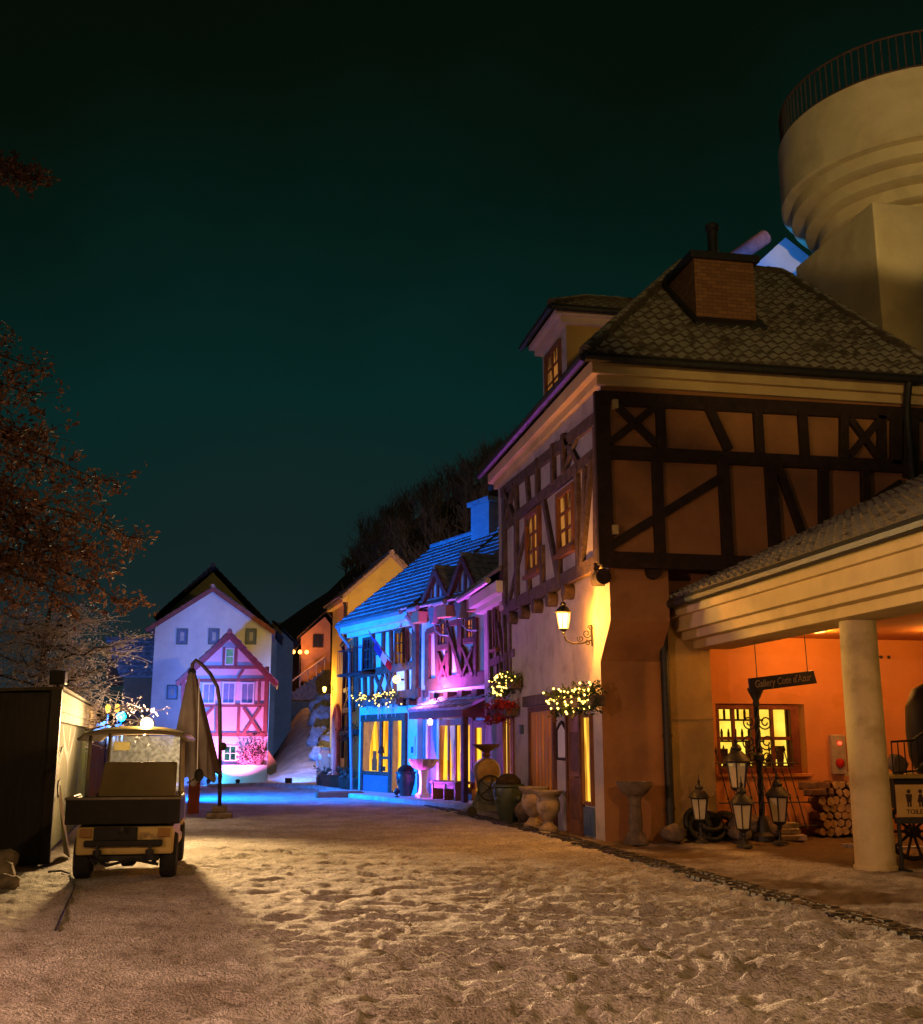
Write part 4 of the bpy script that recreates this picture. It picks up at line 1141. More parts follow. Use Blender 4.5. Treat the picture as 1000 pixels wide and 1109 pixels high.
# roof behind, gablets
mb = MB(); tile_roof(mb, B.p(4.65, 5.42, .55), B.p(9.9, 5.42, .55), B.p(9.9, 8.36, -3.0), B.p(4.65, 8.36, -3.0), **tile_args)
prf = mb.build('roof', TILE_PALE, purple, fix=False, smooth=35)
for (uc, hw, va_, wf) in ((5.93, .74, 6.42, .34), (7.52, .76, 6.55, .34)):
    ve = 5.62
    dm = MB(); dm.prism([B.p(uc - hw + .14, 5.2, wf - .06), B.p(uc + hw - .14, 5.2, wf - .06), B.p(uc + hw - .14, ve + .06, wf - .06), B.p(uc, va_ - .1, wf - .06), B.p(uc - hw + .14, ve + .06, wf - .06)], B.W * -2.4)
    dmo = dm.build('gablet', WHITE, purple)
    m_ = MB()
    m_.bar(B.p(uc - hw, ve - .02, wf), B.p(uc, va_, wf), .16, B.W, -.05, .10); m_.bar(B.p(uc + hw, ve - .02, wf), B.p(uc, va_, wf), .16, B.W, -.05, .095)
    m_.bar(B.p(uc, ve - .5, wf - .06), B.p(uc, va_ - .2, wf - .06), .11, B.W, -.02, .05); m_.bar(B.p(uc - .34, ve - .5, wf - .06), B.p(uc - .34, va_ - .4, wf - .06), .12, B.W, -.02, .053); m_.bar(B.p(uc + .34, ve - .5, wf - .06), B.p(uc + .34, va_ - .4, wf - .06), .12, B.W, -.02, .056)
    m_.build('bargeboard', TIMBER_PINK, dmo, bevel=.008)
    m_ = MB(); rdg = va_ + .09; ev = ve + .04
    tile_roof(m_, B.p(uc - hw - .06, ev, -2.3), B.p(uc - hw - .06, ev, wf + .06), B.p(uc, rdg, wf + .06), B.p(uc, rdg, -2.3), .22, .26, .03)
    tile_roof(m_, B.p(uc + hw + .06, ev, wf + .06), B.p(uc + hw + .06, ev, -2.3), B.p(uc, rdg, -2.3), B.p(uc, rdg, wf + .06), .22, .26, .03)
    ridge_caps(m_, B.p(uc, rdg + .03, -2.3), B.p(uc, rdg + .03, wf + .08), .07)
    m_.build('gablet_roof', TILE_PALE, dmo, fix=False, smooth=35)
# stub eaves, rain hoppers and elbow pipes
for (u0, u1) in ((4.75, 5.25), (6.35, 6.9), (8.05, 8.75)):
    mb = MB(); mb.box(B, u0, u1, 5.02, 5.34, PW, .56); mb.build('soffit_board', pm('tan_board', (.45, .26, .14), (.36, .2, .1), 3, .7, .2, 30), purple, bevel=.01)
    mb = MB(); mb.tube([B.p(u0 - .05, 5.42, .62), B.p(u1 + .05, 5.42, .62)], .08, 8); mb.build('gutter', MATS['grey_zinc'], purple, smooth=40)
for u in (5.95, 7.5):
    mb = MB(); mb.prism([B.p(u - .22, 5.36, .2), B.p(u + .22, 5.36, .2), B.p(u + .12, 5.05, .2), B.p(u + .08, 4.9, .2), B.p(u - .08, 4.9, .2), B.p(u - .12, 5.05, .2)], B.W * .32)
    mb.tube([B.p(u, 4.95, .4), B.p(u + .02, 4.72, .38), B.p(u + .28, 4.58, .36), B.p(u + .75, 4.52, .34)], .032, 8)
    mb.build('rain_hopper', MATS['grey_zinc'], purple, bevel=.01)
# awning
ua, ub = 5.42, 8.48
mb = MB(); tile_roof(mb, B.p(ua, 2.46, .95), B.p(ub, 2.46, .95), B.p(ub, 2.88, .02), B.p(ua, 2.88, .02), .24, .3, .03)
aw = mb.build('awning', TILE_PALE, purple, fix=False, smooth=35)
mb = MB(); mb.box(B, ua, ub, 2.26, 2.45, .86, .93); mb.prism([B.p(ub - .08, 2.26, 0), B.p(ub - .08, 2.26, .9), B.p(ub - .08, 2.42, .9), B.p(ub - .08, 2.8, 0)], B.U * .07); mb.prism([B.p(ua, 2.26, 0), B.p(ua, 2.26, .9), B.p(ua, 2.42, .9), B.p(ua, 2.8, 0)], B.U * .07)
mb.build('awning_fascia', TIMBER_PINK, aw, bevel=.008)
mb = MB(); mb.box(B, ub - .16, ub - .02, .1, 2.26, .74, .88); mb.build('awning_post', TIMBER_RED, aw, bevel=.01)
# shop front under the awning
us, ue = B.at(*t6(408, 500))[0] + .0, 7.42
mb = MB()
mb.box(B, us - .1, us + .04, .3, 2.3, -.02, .08); mb.box(B, ue - .05, ue + .1, .0, 2.3, -.02, .08); mb.box(B, us, ue, 2.08, 2.24, -.02, .085); mb.box(B, us, ue, .3, .45, -.02, .085)
for f_ in (.30, .52, .70): mb.box(B, us + (ue - us) * f_ - .035, us + (ue - us) * f_ + .035, .45, 2.08, -.02, .06)
mb.box(B, ue + .1, ue + .2, 0, 2.2, -.02, .07); mb.box(B, ue + .56, ue + .70, 0, 2.2, -.02, .07); mb.box(B, ue + .2, ue + .56, 2.0, 2.2, -.02, .066); mb.box(B, ue + .2, ue + .56, 0, .2, -.02, .066)
mb.build('shop_frame', TIMBER_PINK, purple, bevel=.01)
lit_opening(purple, B, us + .04, ue - .05, .45, 2.08); lit_opening(purple, B, ue + .2, ue + .56, .2, 2.0)
curtains(purple, B, us + .06, us + .36, .5, 2.07, .04, CURT, 3, .02, 1); curtains(purple, B, us + .62, us + .9, .5, 2.07, .04, pm('white_cloth', (.8, .78, .76), (.7, .68, .66), 4, .9, .1, 30, transl=.4), 3, .02, -1)
mb = MB(); mb.box(B, us + .82, us + .94, .8, 1.7, .01, .03); mb.box(B, us + 1.2, us + 1.5, .85, 1.05, .01, .035); mb.box(B, us + 1.2, us + 1.35, 1.05, 1.35, .01, .032); mb.build('shop_goods', pm('red_goods', (.6, .04, .02), (.4, .02, .02), 6, .7, 0, transl=.3), purple)
mb = MB(); mb.box(B, 4.86, 4.98, 0, 2.9, 0, .1); mb.box(B, 5.52, 5.66, 0, 2.3, 0, .1); mb.build('pilaster', WHITE, purple, bevel=.01)
mb = MB(); mb.box(B, 5.0, 5.5, .05, 2.35, -.02, .02); mb.build('blue_door', pm('blue_door_paint', (.16, .22, .42), (.12, .17, .34), 2, .6, .15, 20), purple)
mb = MB(); mb.tube([B.p(9.62, 5.3, .12), B.p(9.62, .05, .12)], .06, 8); mb.build('downpipe', TIMBER, purple, smooth=40)

# raised snowy pavement along the row
mb = MB(); mb.box(B, -.3, 9.3, -.05, .13, 0.0, 1.25); struct(mb.build('pavement', pm('snow_pavement', (.74, .72, .74), (.5, .46, .44), 2.5, .9, .6, 22), None, bevel=.04))

# magenta floodlights: one on the awning washing the gablets, one below it
def flood_fixture(loc, aim, label, colour, kind='floodlight'):
    t = thing(kind, label, 'floodlight', loc)
    l = Vector(loc); d = (Vector(aim) - l).normalized()
    q = Vector((0, 0, 1)).rotation_difference(d)
    h = l + Vector((0, 0, .16))
    m_ = MB(); b0 = len(m_.v)
    m_.lathe(h, [(.03, -.10), (.06, -.09), (.085, 0), (.09, .05), (.082, .05)], 14, axis=d); m_.build('housing', IRON, t, smooth=40)
    m_ = MB(); m_.lathe(h, [(.078, .035), (.05, .045)], 14, axis=d); m_.build('lens', em('lens_' + label.split()[0], colour, 25), t)
    m_ = MB(); m_.tube([l, l + Vector((0, 0, .13))], .02, 6); m_.lathe(l, [(.07, 0), (.07, .02)], 12); m_.build('bracket', IRON, t)
    return h + d * .1


MAG = (1.0, 0.10, 0.80)
aim = B.p(6.9, 4.3, .25)
l0 = flood_fixture(B.p(6.35, 2.75, .55), aim, 'magenta floodlight lying on the tiled awning of the purple house', MAG)
lamp('SPOT', l0 + B.W * .12, 420, (.80, .09, 1.0), aim, 150, .6, .05)
l0 = flood_fixture(B.p(5.2, .14, 1.15), B.p(6.3, 1.5, 0), 'violet floodlight on the pavement below the tiled awning', MAG)
lamp('POINT', B.p(6.0, 3.02, .62), 75, (.85, .26, 1.0), radius=.05)
lamp('SPOT', l0, 330, (.75, .08, 1.0), B.p(6.3, 1.3, 0), 120, .6, .05)
# white-hot lamp under the awning that lights the shop front
lamp('POINT', B.p(5.9, 2.15, .5), 34, (1.0, .35, .85), radius=.06)
mb = MB(); mb.lathe(B.p(5.9, 2.20, .5), [(.05, -.1), (.07, 0), (.03, .06)], 12)
mb.build('awning_lamp', em('awning_bulb', (1, .6, .85), 12), aw)
# ================================================================== YELLOW HOUSE and its little half-timbered bay
yv = Fr((3.70, 49.9, 0), -83.926)
yel = thing('yellow_house', 'tall yellow house with pink tiled verge, arched door and wall lamp', 'house', yv.p(1.7, 0))
nearc = yv.p(3.42, 0)
YG = Fr(nearc, 6.07)
mb = MB(); rw, re = 1.85, 9.62     # ridge position and height on the gable
mb.prism([YG.p(0, -.5), YG.p(2 * rw + .3, -.5), YG.p(2 * rw + .3, 8.0), YG.p(rw, re), YG.p(0, 7.95)], YG.W * -3.5)
mb.build('wall', YELLOW, yel)
mb = MB()
for dz_, l in ((0, .0),):
    tile_roof(mb, YG.p(-.38, 7.66, -3.7), YG.p(-.38, 7.66, .25), YG.p(rw, re + .1, .25), YG.p(rw, re + .1, -3.7), .26, .34, .04)
    tile_roof(mb, YG.p(2 * rw + .5, 7.66, .25), YG.p(2 * rw + .5, 7.66, -3.7), YG.p(rw, re + .1, -3.7), YG.p(rw, re + .1, .25), .26, .34, .04)
ridge_caps(mb, YG.p(rw, re + .12, -3.7), YG.p(rw, re + .12, .3), .11)
yr = mb.build('roof', pm('rosy_tile', (.40, .22, .14), (.26, .13, .08), 6, .85, .3, 40, snow=.35), yel, fix=False, smooth=35)
mb = MB(); mb.bar(YG.p(-.34, 7.62, .1), YG.p(rw, re + .02, .1), .14, YG.W, -.02, .12); mb.bar(YG.p(2 * rw + .4, 7.62, .1), YG.p(rw, re + .02, .1), .14, YG.W, -.02, .117); mb.build('bargeboard', MATS['rosy_tile'], yr)
mb = MB(); mb.box(yv, -.3, 3.5, 7.5, 7.8, 0, .25); mb.build('cornice', YELLOW, yel, bevel=.02)
mb = MB(); mb.tube([yv.p(3.44, 7.7, .2), yv.p(3.40, 7.3, .1), yv.p(3.40, 1, .08)], .065, 8); mb.tube([yv.p(-.2, 7.7, .34), yv.p(3.7, 7.7, .34)], .07, 8); mb.build('gutter', TIMBER, yel, smooth=40)
# arched red door on the lane side and its frame
u0, u1 = 1.2, 2.4
arc = [(u1, .2), (u1, 2.7), (1.95, 3.15), (1.8, 3.2), (1.65, 3.15), (u0, 2.7), (u0, .2)]
mb = MB(); mb.prism([yv.p(x, y, -.01) for x, y in arc], yv.W * .08); yd = mb.build('arched_door', TIMBER_PINK, yel)
mb = MB(); pts = [yv.p(x, y, .06) for x, y in arc]; mb.tube(pts, .10, 6); mb.build('door_surround', pm('red_stone', (.5, .16, .1), (.38, .11, .07), 4, .8, .3, 30), yd)
mb = MB(); mb.box(yv, 2.55, 2.75, 4.2, 6.3, -.01, .03); mb.build('narrow_window', em('pale_slit', (1, .7, .2), .55), yel)
# wall lamp
lp = yv.p(.4, 3.95, 0)
wl = thing('wall_lamp', 'glowing wall lamp on the corner of the yellow house', 'lamp', lp)
mb = MB(); mb.tube([lp, lp + yv.W * .35 + az * .06], .02, 6); mb.build('bracket', IRON, wl)
mb = MB(); mb.lathe(lp + yv.W * .38 - az * .12, [(.05, 0), (.09, .2), (.03, .24)], 10); mb.build('glass', em('yellow_lamp_glass', (1, .62, .10), 8), wl)
lamp('POINT', lp + yv.W * .62 + az * .05, 260, (1.0, .58, .10), radius=.1)
lamp('SPOT', (5.2, 40.6, 7.1), 900, (1.0, .70, .13), YG.p(1.6, 8.0), 120, .6, .1)  # added warm light for the yellow gable
yf = thing('floodlight', 'warm floodlight on the bay roof washing the yellow gable', 'floodlight', (5.2, 40.4, 6.6))
mb = MB(); mb.wbox(5.05, 5.35, 40.2, 40.45, 6.75, 7.05); mb.tube([(5.2, 40.35, 6.4), (5.2, 40.35, 6.8)], .03, 6); mb.build('housing', IRON, yf, bevel=.02)
# ---- half-timbered bay in front of the yellow house
bay = thing('bay_house', 'small half-timbered bay beside the yellow house with a hanging flower basket', 'house', (4.05, 41, 0))
BF = Fr((4.02, 43.4, 0), -90)
mb = MB(); mb.wbox(4.02, 8, 38.6, 43.4, -.2, 5.5); mb.build('wall', YELLOW, bay)
mb = MB()
timbers(mb, BF, [(150, 275, 205, 262, .2), (152, 500, 205, 485, .18), (152, 280, 154, 620, .2), (170, 280, 172, 600, .16), (186, 275, 190, 600, .16), (204, 265, 207, 600, .22), (160, 585, 196, 475, .12), (196, 585, 168, 480, .12), (155, 600, 205, 590, .2), (178, 610, 180, 890, .3)], 0, .07, t7)
mb.build('timber_frame', TIMBER_RED, bay)
mb = MB(); mb.wbox(3.72, 4.02, 38.5, 43.5, 5.15, 5.4); mb.build('eaves_board', CREAM, bay, bevel=.01)
mb = MB(); tile_roof(mb, (3.6, 43.6, 5.45), (3.6, 38.4, 5.45), (6.4, 38.4, 7.4), (6.4, 43.6, 7.4)); mb.build('roof', MATS['rosy_tile'], bay, fix=False, smooth=35)
mb = MB(); mb.tube([(3.58, 38.4, 5.4), (3.58, 43.6, 5.4)], .07, 8); mb.tube([(3.6, 43.5, 5.38), (3.75, 43.5, 5.0), (3.97, 43.5, 4.7), (3.97, 43.5, .2)], .05, 8); mb.build('gutter', TIMBER, bay, smooth=40)

# ================================================================== PINK HOUSE, WHITE HOUSE, SHED
K = Fr((0.992, 44.817, 0), -1.0)
tp = zoomtf(130, 590, 3.823)
pink = thing('pink_lit_house', 'small half-timbered gable house lit pink from below in front of the white house', 'house', K.p(-1.5, 0))
apx = K.at(249, 685); el = K.at(193, 742); er = K.at(299, 736)
uc = apx[0]; hw = (er[0] - el[0]) / 2; ve = (el[1] + er[1]) / 2; va = apx[1]
sl2 = (va - ve) / hw
wl_, wr_ = uc - hw + .28, -0.14
mb = MB(); mb.prism([K.p(wl_, -.4), K.p(wr_, -.4), K.p(wr_, va - sl2 * (wr_ - uc) - .12), K.p(uc, va - .12), K.p(wl_, va - sl2 * (uc - wl_) - .12)], K.W * -5)
mb.build('wall', PINKP, pink)
mb = MB()
timbers(mb, K, [(348, 507, 590, 508, .13), (300, 562, 612, 560, .12), (300, 665, 612, 664, .15), (300, 785, 612, 786, .15), (603, 505, 606, 795, .16), (262, 560, 264, 790, .16),
                (490, 665, 491, 795, .12), (512, 675, 580, 780, .12), (582, 672, 512, 780, .12), (385, 672, 350, 710, .12), (400, 665, 402, 785, .12), (430, 425, 431, 500, .10), (480, 425, 481, 500, .10), (512, 515, 488, 552, .10), (575, 565, 576, 662, .1)], 0, .05, tp)
# rafters in the gable follow the slope
mb.bar(K.p(uc - hw + .1, ve + .02), K.p(uc, va - .14), .20, K.W, -.02, .064); mb.bar(K.p(uc + hw - .1, ve + .02), K.p(uc, va - .14), .20, K.W, -.02, .061)
mb.build('timber_frame', TIMBER_PINK, pink, bevel=.008)
PANEB = pm('blue_grey_pane', (.20, .24, .36), (.14, .17, .28), 3, .2, 0, spec=.6)
WFRM = pm('white_frame', (.7, .7, .72), (.62, .62, .64), 3, .7, 0)
for (x0, x1, y0, y1) in ((345, 392, 578, 654), (427, 474, 574, 654), (504, 552, 576, 654)):
    a = K.at(*tp(x0, y1)); b = K.at(*tp(x1, y0)); w_ = window(pink, K, a[0], b[0], a[1], b[1], 0.0, PANEB, WFRM, (0, 0), .06, depth=.075)
    c_ = MB(); c_.box(K, (a[0] + b[0]) / 2 - .012, (a[0] + b[0]) / 2 + .012, a[1], b[1], .0, .03); c_.build('glazing_bar', WFRM, w_)
a = K.at(*tp(438, 494)); b = K.at(*tp(470, 432)); window(pink, K, a[0], b[0], a[1], b[1], 0, em('teal_pane', (.25, .6, .7), .35, (.1, .3, .4), 3), WFRM, (0, 1), .04, depth=.07)
a = K.at(*tp(432, 892)); b = K.at(*tp(480, 836)); window(pink, K, a[0], b[0], a[1], b[1], 0, em('teal_display', (.15, .55, .5), .4, (.05, .15, .2), 6), WFRM, (1, 1), .04, depth=.05)
mb = MB()
tile_roof(mb, K.p(uc - hw - .05, ve - .04, -5.2), K.p(uc - hw - .05, ve - .04, .35), K.p(uc, va, .35), K.p(uc, va, -5.2), .25, .32, .035)
tile_roof(mb, K.p(uc + hw + .05, ve - .04, .35), K.p(uc + hw + .05, ve - .04, -5.2), K.p(uc, va, -5.2), K.p(uc, va, .35), .25, .32, .035)
ridge_caps(mb, K.p(uc, va + .04, -5.2), K.p(uc, va + .04, .4), .09)
pr = mb.build('roof', pm('pink_grey_tile', (.45, .34, .34), (.32, .2, .2), 6, .85, .3, 40, snow=.3), pink, fix=False, smooth=35)
mb = MB(); mb.bar(K.p(uc - hw - .05, ve - .12, .22), K.p(uc, va - .08, .22), .16, K.W, 0, .10); mb.bar(K.p(uc + hw + .05, ve - .12, .22), K.p(uc, va - .08, .22), .16, K.W, 0, .097); mb.build('bargeboard', TIMBER_PINK, pr)
# low white plinth wall with an arched niche, and the frosted bush
mb = MB(); mb.box(K, wl_ - .2, wr_ + .05, -.2, .78, 0, .35); mb.build('plinth', WHITE, pink, bevel=.03)
c = K.at(226, 845, .36)
mb = MB(); pts = [(c[0] + .42 * math.cos(t), .02 + .52 * math.sin(t)) for t in [math.pi * i / 12 for i in range(13)]]
mb.prism([K.p(x, y, .345) for x, y in pts], K.W * .02); mb.build('niche', pm('niche_boards', (.3, .16, .28), (.2, .1, .2), 3, .8, .2, 20, stretch=(6, 6, .5)), pink)
mb = MB()
bushc = [K.p(random.uniform(-1.25, -.25), .85 + random.uniform(0, .65), .3 + random.uniform(-.12, .25)) for _ in range(90)]
for p in bushc: mb.tube([K.p(-.75 + random.uniform(-.4, .4), .75, .25), p], .008, 3)
leaves(mb, bushc, .05, .07, 700)
one(mb, 'frosted_bush', pm('rosy_bush_leaf', (.45, .25, .3), (.2, .07, .1), 9, .8, 0), 'frosted bush on the plinth at the foot of the pink house', 'bush', K.p(-.75, .78, .2), fix=False)
# tan leaning board at the right corner
mb = MB(); q = [K.at(*tp(*p), .45) for p in ((608, 945), (612, 850), (650, 905), (648, 940), (622, 955))]
mb.prism([K.p(*a, .42) for a in q], K.W * .05); one(mb, 'leaning_board', pm('tan_plank', (.36, .25, .11), (.26, .17, .07), 3, .8, .2, 20), 'pointed tan board leaning by the right corner of the pink house', 'board', K.p(q[0][0], 0, .45))
aim = K.p(-1.2, 3.0, 0)
l0 = flood_fixture(K.p(-1.2, 0.02, 1.5), aim, 'pink floodlight on the ground before the pink house', MAG)
lamp('SPOT', l0, 950, (1.0, .22, .66), aim, 120, .7, .06)
l0 = flood_fixture(K.p(-2.3, 0.02, 1.1), K.p(-2.2, 1.2, 0), 'cyan floodlight on the ground beside the pink one', (.05, .7, 1))
lamp('SPOT', l0, 70, (.05, .62, 1.0), K.p(-1.6, .5, 0), 140, .6, .06)

Wh = Fr((1.0, 54.3, 0), -1.0)
white = thing('white_house', 'plain white gable house with small windows behind the pink house', 'house', Wh.p(-3.8, 0))
apx = Wh.at(231, 637); el = Wh.at(161, 684); er = Wh.at(300, 682)
uc = apx[0]; hw = (er[0] - el[0]) / 2; ve = (el[1] + er[1]) / 2; va = apx[1]; sl2 = (va - ve) / hw
wl_, wr_ = Wh.at(167, 700)[0], Wh.at(294, 700)[0]
mb = MB(); mb.prism([Wh.p(wl_, -.4), Wh.p(wr_, -.4), Wh.p(wr_, va - sl2 * (wr_ - uc) - .1), Wh.p(uc, va - .1), Wh.p(wl_, va - sl2 * (uc - wl_) - .1)], Wh.W * -6)
mb.build('wall', WHITE, white)
mb = MB()
tile_roof(mb, Wh.p(uc - hw, ve - .03, -6.2), Wh.p(uc - hw, ve - .03, .4), Wh.p(uc, va, .4), Wh.p(uc, va, -6.2), .28, .36, .04)
tile_roof(mb, Wh.p(uc + hw, ve - .03, .4), Wh.p(uc + hw, ve - .03, -6.2), Wh.p(uc, va, -6.2), Wh.p(uc, va, .4), .28, .36, .04)
ridge_caps(mb, Wh.p(uc, va + .05, -6.2), Wh.p(uc, va + .05, .45), .1)
wr = mb.build('roof', MATS['pink_grey_tile'], white, fix=False, smooth=35)
mb = MB(); mb.bar(Wh.p(uc - hw, ve - .10, .25), Wh.p(uc, va - .09, .25), .2, Wh.W, 0, .12); mb.bar(Wh.p(uc + hw, ve - .10, .25), Wh.p(uc, va - .09, .25), .2, Wh.W, 0, .117); mb.build('bargeboard', TIMBER_PINK, wr)
for (x0, x1, y0, y1) in ((238, 278, 352, 408), (370, 408, 352, 408), (524, 562, 352, 408), (197, 236, 585, 636)):
    a = Wh.at(*tp(x0, y1)); b = Wh.at(*tp(x1, y0)); w_ = window(white, Wh, a[0], b[0], a[1], b[1], 0, PANEB, pm('grey_green_frame', (.16, .2, .2), (.1, .13, .13), 4, .7, 0), (0, 0), .06, depth=.05)
    c_ = MB(); c_.box(Wh, a[0] + .12, b[0] - .12, a[1] + .13, b[1] - .13, .0, .025); c_.build('inner_sash', pm('pale_sash', (.5, .5, .5), None, 3, .7, 0), w_)
# bigger dark roof behind
big = thing('dark_roofed_house', 'larger house with a steep dark roof rising behind the white house', 'house', Wh.p(-3.5, 0, -7))
D = Fr(Wh.p(0, 0, -7.0), -1.0)
tpk = D.at(231, 614); rr = D.at(306, 690)
slp = (tpk[1] - rr[1]) / (rr[0] - tpk[0])
mb = MB(); u0 = tpk[0]; h0 = rr[1] - .2
mb.prism([D.p(u0 - 2.6, -.5), D.p(rr[0] - .3, -.5), D.p(rr[0] - .3, h0), D.p(u0, tpk[1] - .3), D.p(u0 - 2.6, tpk[1] - .3 - 2.6 * slp)], D.W * -7); mb.build('wall', pm('dim_olive_plaster', (.28, .25, .15), (.2, .18, .1), 1, .9, .2, 20), big)
mb = MB(); tile_roof(mb, D.p(rr[0], rr[1] - .1, .5), D.p(rr[0], rr[1] - .1, -7), D.p(u0, tpk[1], -7), D.p(u0, tpk[1], .5), .28, .36, .05)
tile_roof(mb, D.p(u0 - 3, tpk[1] - 3 * slp, -7), D.p(u0 - 3, tpk[1] - 3 * slp, .5), D.p(u0, tpk[1], .5), D.p(u0, tpk[1], -7), .28, .36, .05)
ridge_caps(mb, D.p(u0, tpk[1] + .04, -7), D.p(u0, tpk[1] + .04, .5), .14)
mb.build('roof', TILE_DARK, big, fix=False, smooth=35)
# dark lean-to to the right of it
lt = thing('dark_outbuilding', 'unlit outbuilding with pale roof edge in shadow right of the white house', 'outbuilding', (1.9, 66, 2))
a = Fr((0, 66, 0), 0); q0 = a.at(294, 700); q1 = a.at(318, 692)
mb = MB(); mb.prism([a.p(q0[0], 0), a.p(q1[0], 0), a.p(q1[0], q1[1] - .2), a.p(q0[0], q1[1] + 1.0)], (0, 4, 0)); mb.build('wall', MATS['dim_olive_plaster'], lt)
mb = MB(); tile_roof(mb, (q1[0] + .3, 65.6, q1[1] - .35), (q1[0] + .3, 70, q1[1] - .35), (q0[0], 70, q1[1] + 1.05), (q0[0], 65.6, q1[1] + 1.05)); mb.build('roof', TILE_DARK, lt, fix=False, smooth=35)
# lamp-lit house up the lane
oh = thing('orange_lit_house', 'house up the hill with its wall glowing orange from a lamp', 'house', (4.6, 73, 5))
OF = Fr((0, 72, 0), -4)
q = [OF.at(*p) for p in ((326, 738), (358, 738), (358, 676), (352, 668), (326, 690))]
mb = MB(); mb.prism([OF.p(x, z) for x, z in q], OF.W * -5); mb.build('wall', pm('warm_rough_plaster', (.42, .24, .12), (.3, .16, .08), 1.5, .9, .3, 14), oh)
a0, a1 = OF.at(322, 692), OF.at(353, 663); a2 = OF.at(366, 676)
mb = MB(); tile_roof(mb, OF.p(*a0, -5), OF.p(*a0, .5), OF.p(*a1, .5), OF.p(*a1, -5)); tile_roof(mb, OF.p(*a2, .5), OF.p(*a2, -5), OF.p(*a1, -5), OF.p(*a1, .5)); mb.build('roof', TILE_DARK, oh, fix=False, smooth=35)
a = OF.at(340, 700); b = OF.at(349, 688); window(oh, OF, a[0], b[0], a[1], b[1], 0, DARKPANE, TIMBER, (1, 0), .08)
gl = OF.p(*OF.at(325, 707, 1.2), 1.2)
ol = thing('garden_lamp', 'bright orange lamp on a pole before the house up the hill', 'lamp', gl - Vector((0, 0, 2.2)))
mb = MB(); mb.tube([gl - Vector((0, 0, 2.4)), gl - Vector((0, 0, .1))], .05, 6); mb.build('pole', IRON, ol)
mb = MB()
for d in (-.42, 0, .42): mb.blob(gl + Vector((d, 0, .05)), .13, seed=3, amp=.02)
mb.build('glass', em('orange_globe', (1, .38, .06), 7), ol, smooth=True)
lamp('POINT', gl + Vector((0, -.5, .3)), 230, (1, .30, .05), radius=.2)
# stone steps with snowy handrail on the slope below it
st = thing('hill_stairs', 'snowy steps with pale handrail climbing to the house up the hill', 'stairs', (3, 70, 4.2))
mb = MB()
a = OF.p(*OF.at(316, 738, 1.5), 1.5); b = OF.p(*OF.at(352, 712, 1.5), 1.5)
for i in range(9):
    p = a.lerp(b, i / 8) - Vector((0, 0, .85)); mb.wbox(p.x - .25, p.x + .3, p.y - .6, p.y + .6, p.z - 1.5, p.z)
mb.build('steps', STONE, st)
mb = MB(); mb.tube([a, b], .05, 6)
for i in range(5): p = a.lerp(b, i / 4); mb.tube([p, p - Vector((0, 0, .9))], .04, 5)
mb.build('handrail', pm('pale_rail', (.6, .5, .35), None, 3, .8, 0), st)
# terraced wall under it
tw_ = MB(); q0, q1 = OF.at(316, 762, 2.5), OF.at(358, 756, 2.5)
tw_.box(OF, q0[0] - .5, q1[0] + 1, 2, q1[1] - .2, 2.0, 2.8); one(tw_, 'terrace_wall', pm('mossy_wall', (.22, .2, .11), (.13, .12, .06), 1.2, .95, .5, 8, snow=.3), 'low mossy terrace wall across the lane below the hill house', 'wall', OF.p(q0[0], 2, 2.4))

# tiled shed left of the white house
shed = thing('tiled_shed', 'low shed with frosted blue-grey tile roof left of the white house', 'shed', (-5.6, 57, 0))
SF = Fr((0, 56, 0), 0)
q = [SF.at(*p) for p in ((131, 733), (172, 735), (172, 690), (112, 690))]
mb = MB()
e_l = SF.p(q[0][0] - .05, q[0][1]); e_r = SF.p(q[1][0] + .6, q[0][1]); run = Vector((0, 3.2, 0)); top = q[3][1]
f = (3.2 + 56) / 56
r_l = Vector((SF.at(113, 690, -3.2)[0], 59.2, SF.at(113, 690, -3.2)[1])); r_r = Vector((e_r.x + .3, 59.2, r_l.z))
tile_roof(mb, e_l, e_r, r_r, r_l, .30, .5, .03)
mb.build('roof', TILE_PALE, shed, fix=False, smooth=35)
mb = MB(); mb.prism([(e_l.x + .15, 56.3, -.3), (e_r.x, 56.3, -.3), (e_r.x, 56.3, e_l.z + .1), (e_l.x + .15, 56.3, e_l.z + .1)], (0, 3, 0))
mb.prism([(r_l.x + .2, 59.1, e_l.z - .3), (e_l.x + .2, 56.4, e_l.z - .3), (e_l.x + .2, 56.4, e_l.z), (r_l.x + .2, 59.1, r_l.z - .1)], (.4, .3, 0))
mb.build('wall', pm('dull_orange_plaster', (.36, .2, .1), (.26, .14, .07), 1, .9, .2, 18), shed)
# ================================================================== THINGS IN THE STREET_FILL
def on_line(px, x, py=880):
    """ground point on the line x = const seen in picture column px"""
    d = ray(px, py); t = x / d.x
    return Vector((x, d.y * t, 0))


# fixtures of the warm and the blue flood at the left
def mast_lamp(name, label, head, glass, r=.13):
    t = thing(name, label, 'lamp', (head.x, head.y, 0))
    MB().tube([(head.x, head.y + .06, 0), (head.x, head.y + .06, head.z - .12)], .035, 8).build('mast', IRON, t)
    MB().lathe(head + Vector((0, .10, 0)), [(r * .9, 0), (r * 1.15, .04), (r * 1.15, .10), (r * .5, .12)], 18, axis=(0, -1, .02)).build('housing', IRON, t, smooth=40)
    MB().lathe(head + Vector((0, .0, 0)), [(r, 0), (r * .8, .03), (r * .3, .045)], 18, axis=(0, -1, 0)).build('lens', glass, t, smooth=40)
    return t


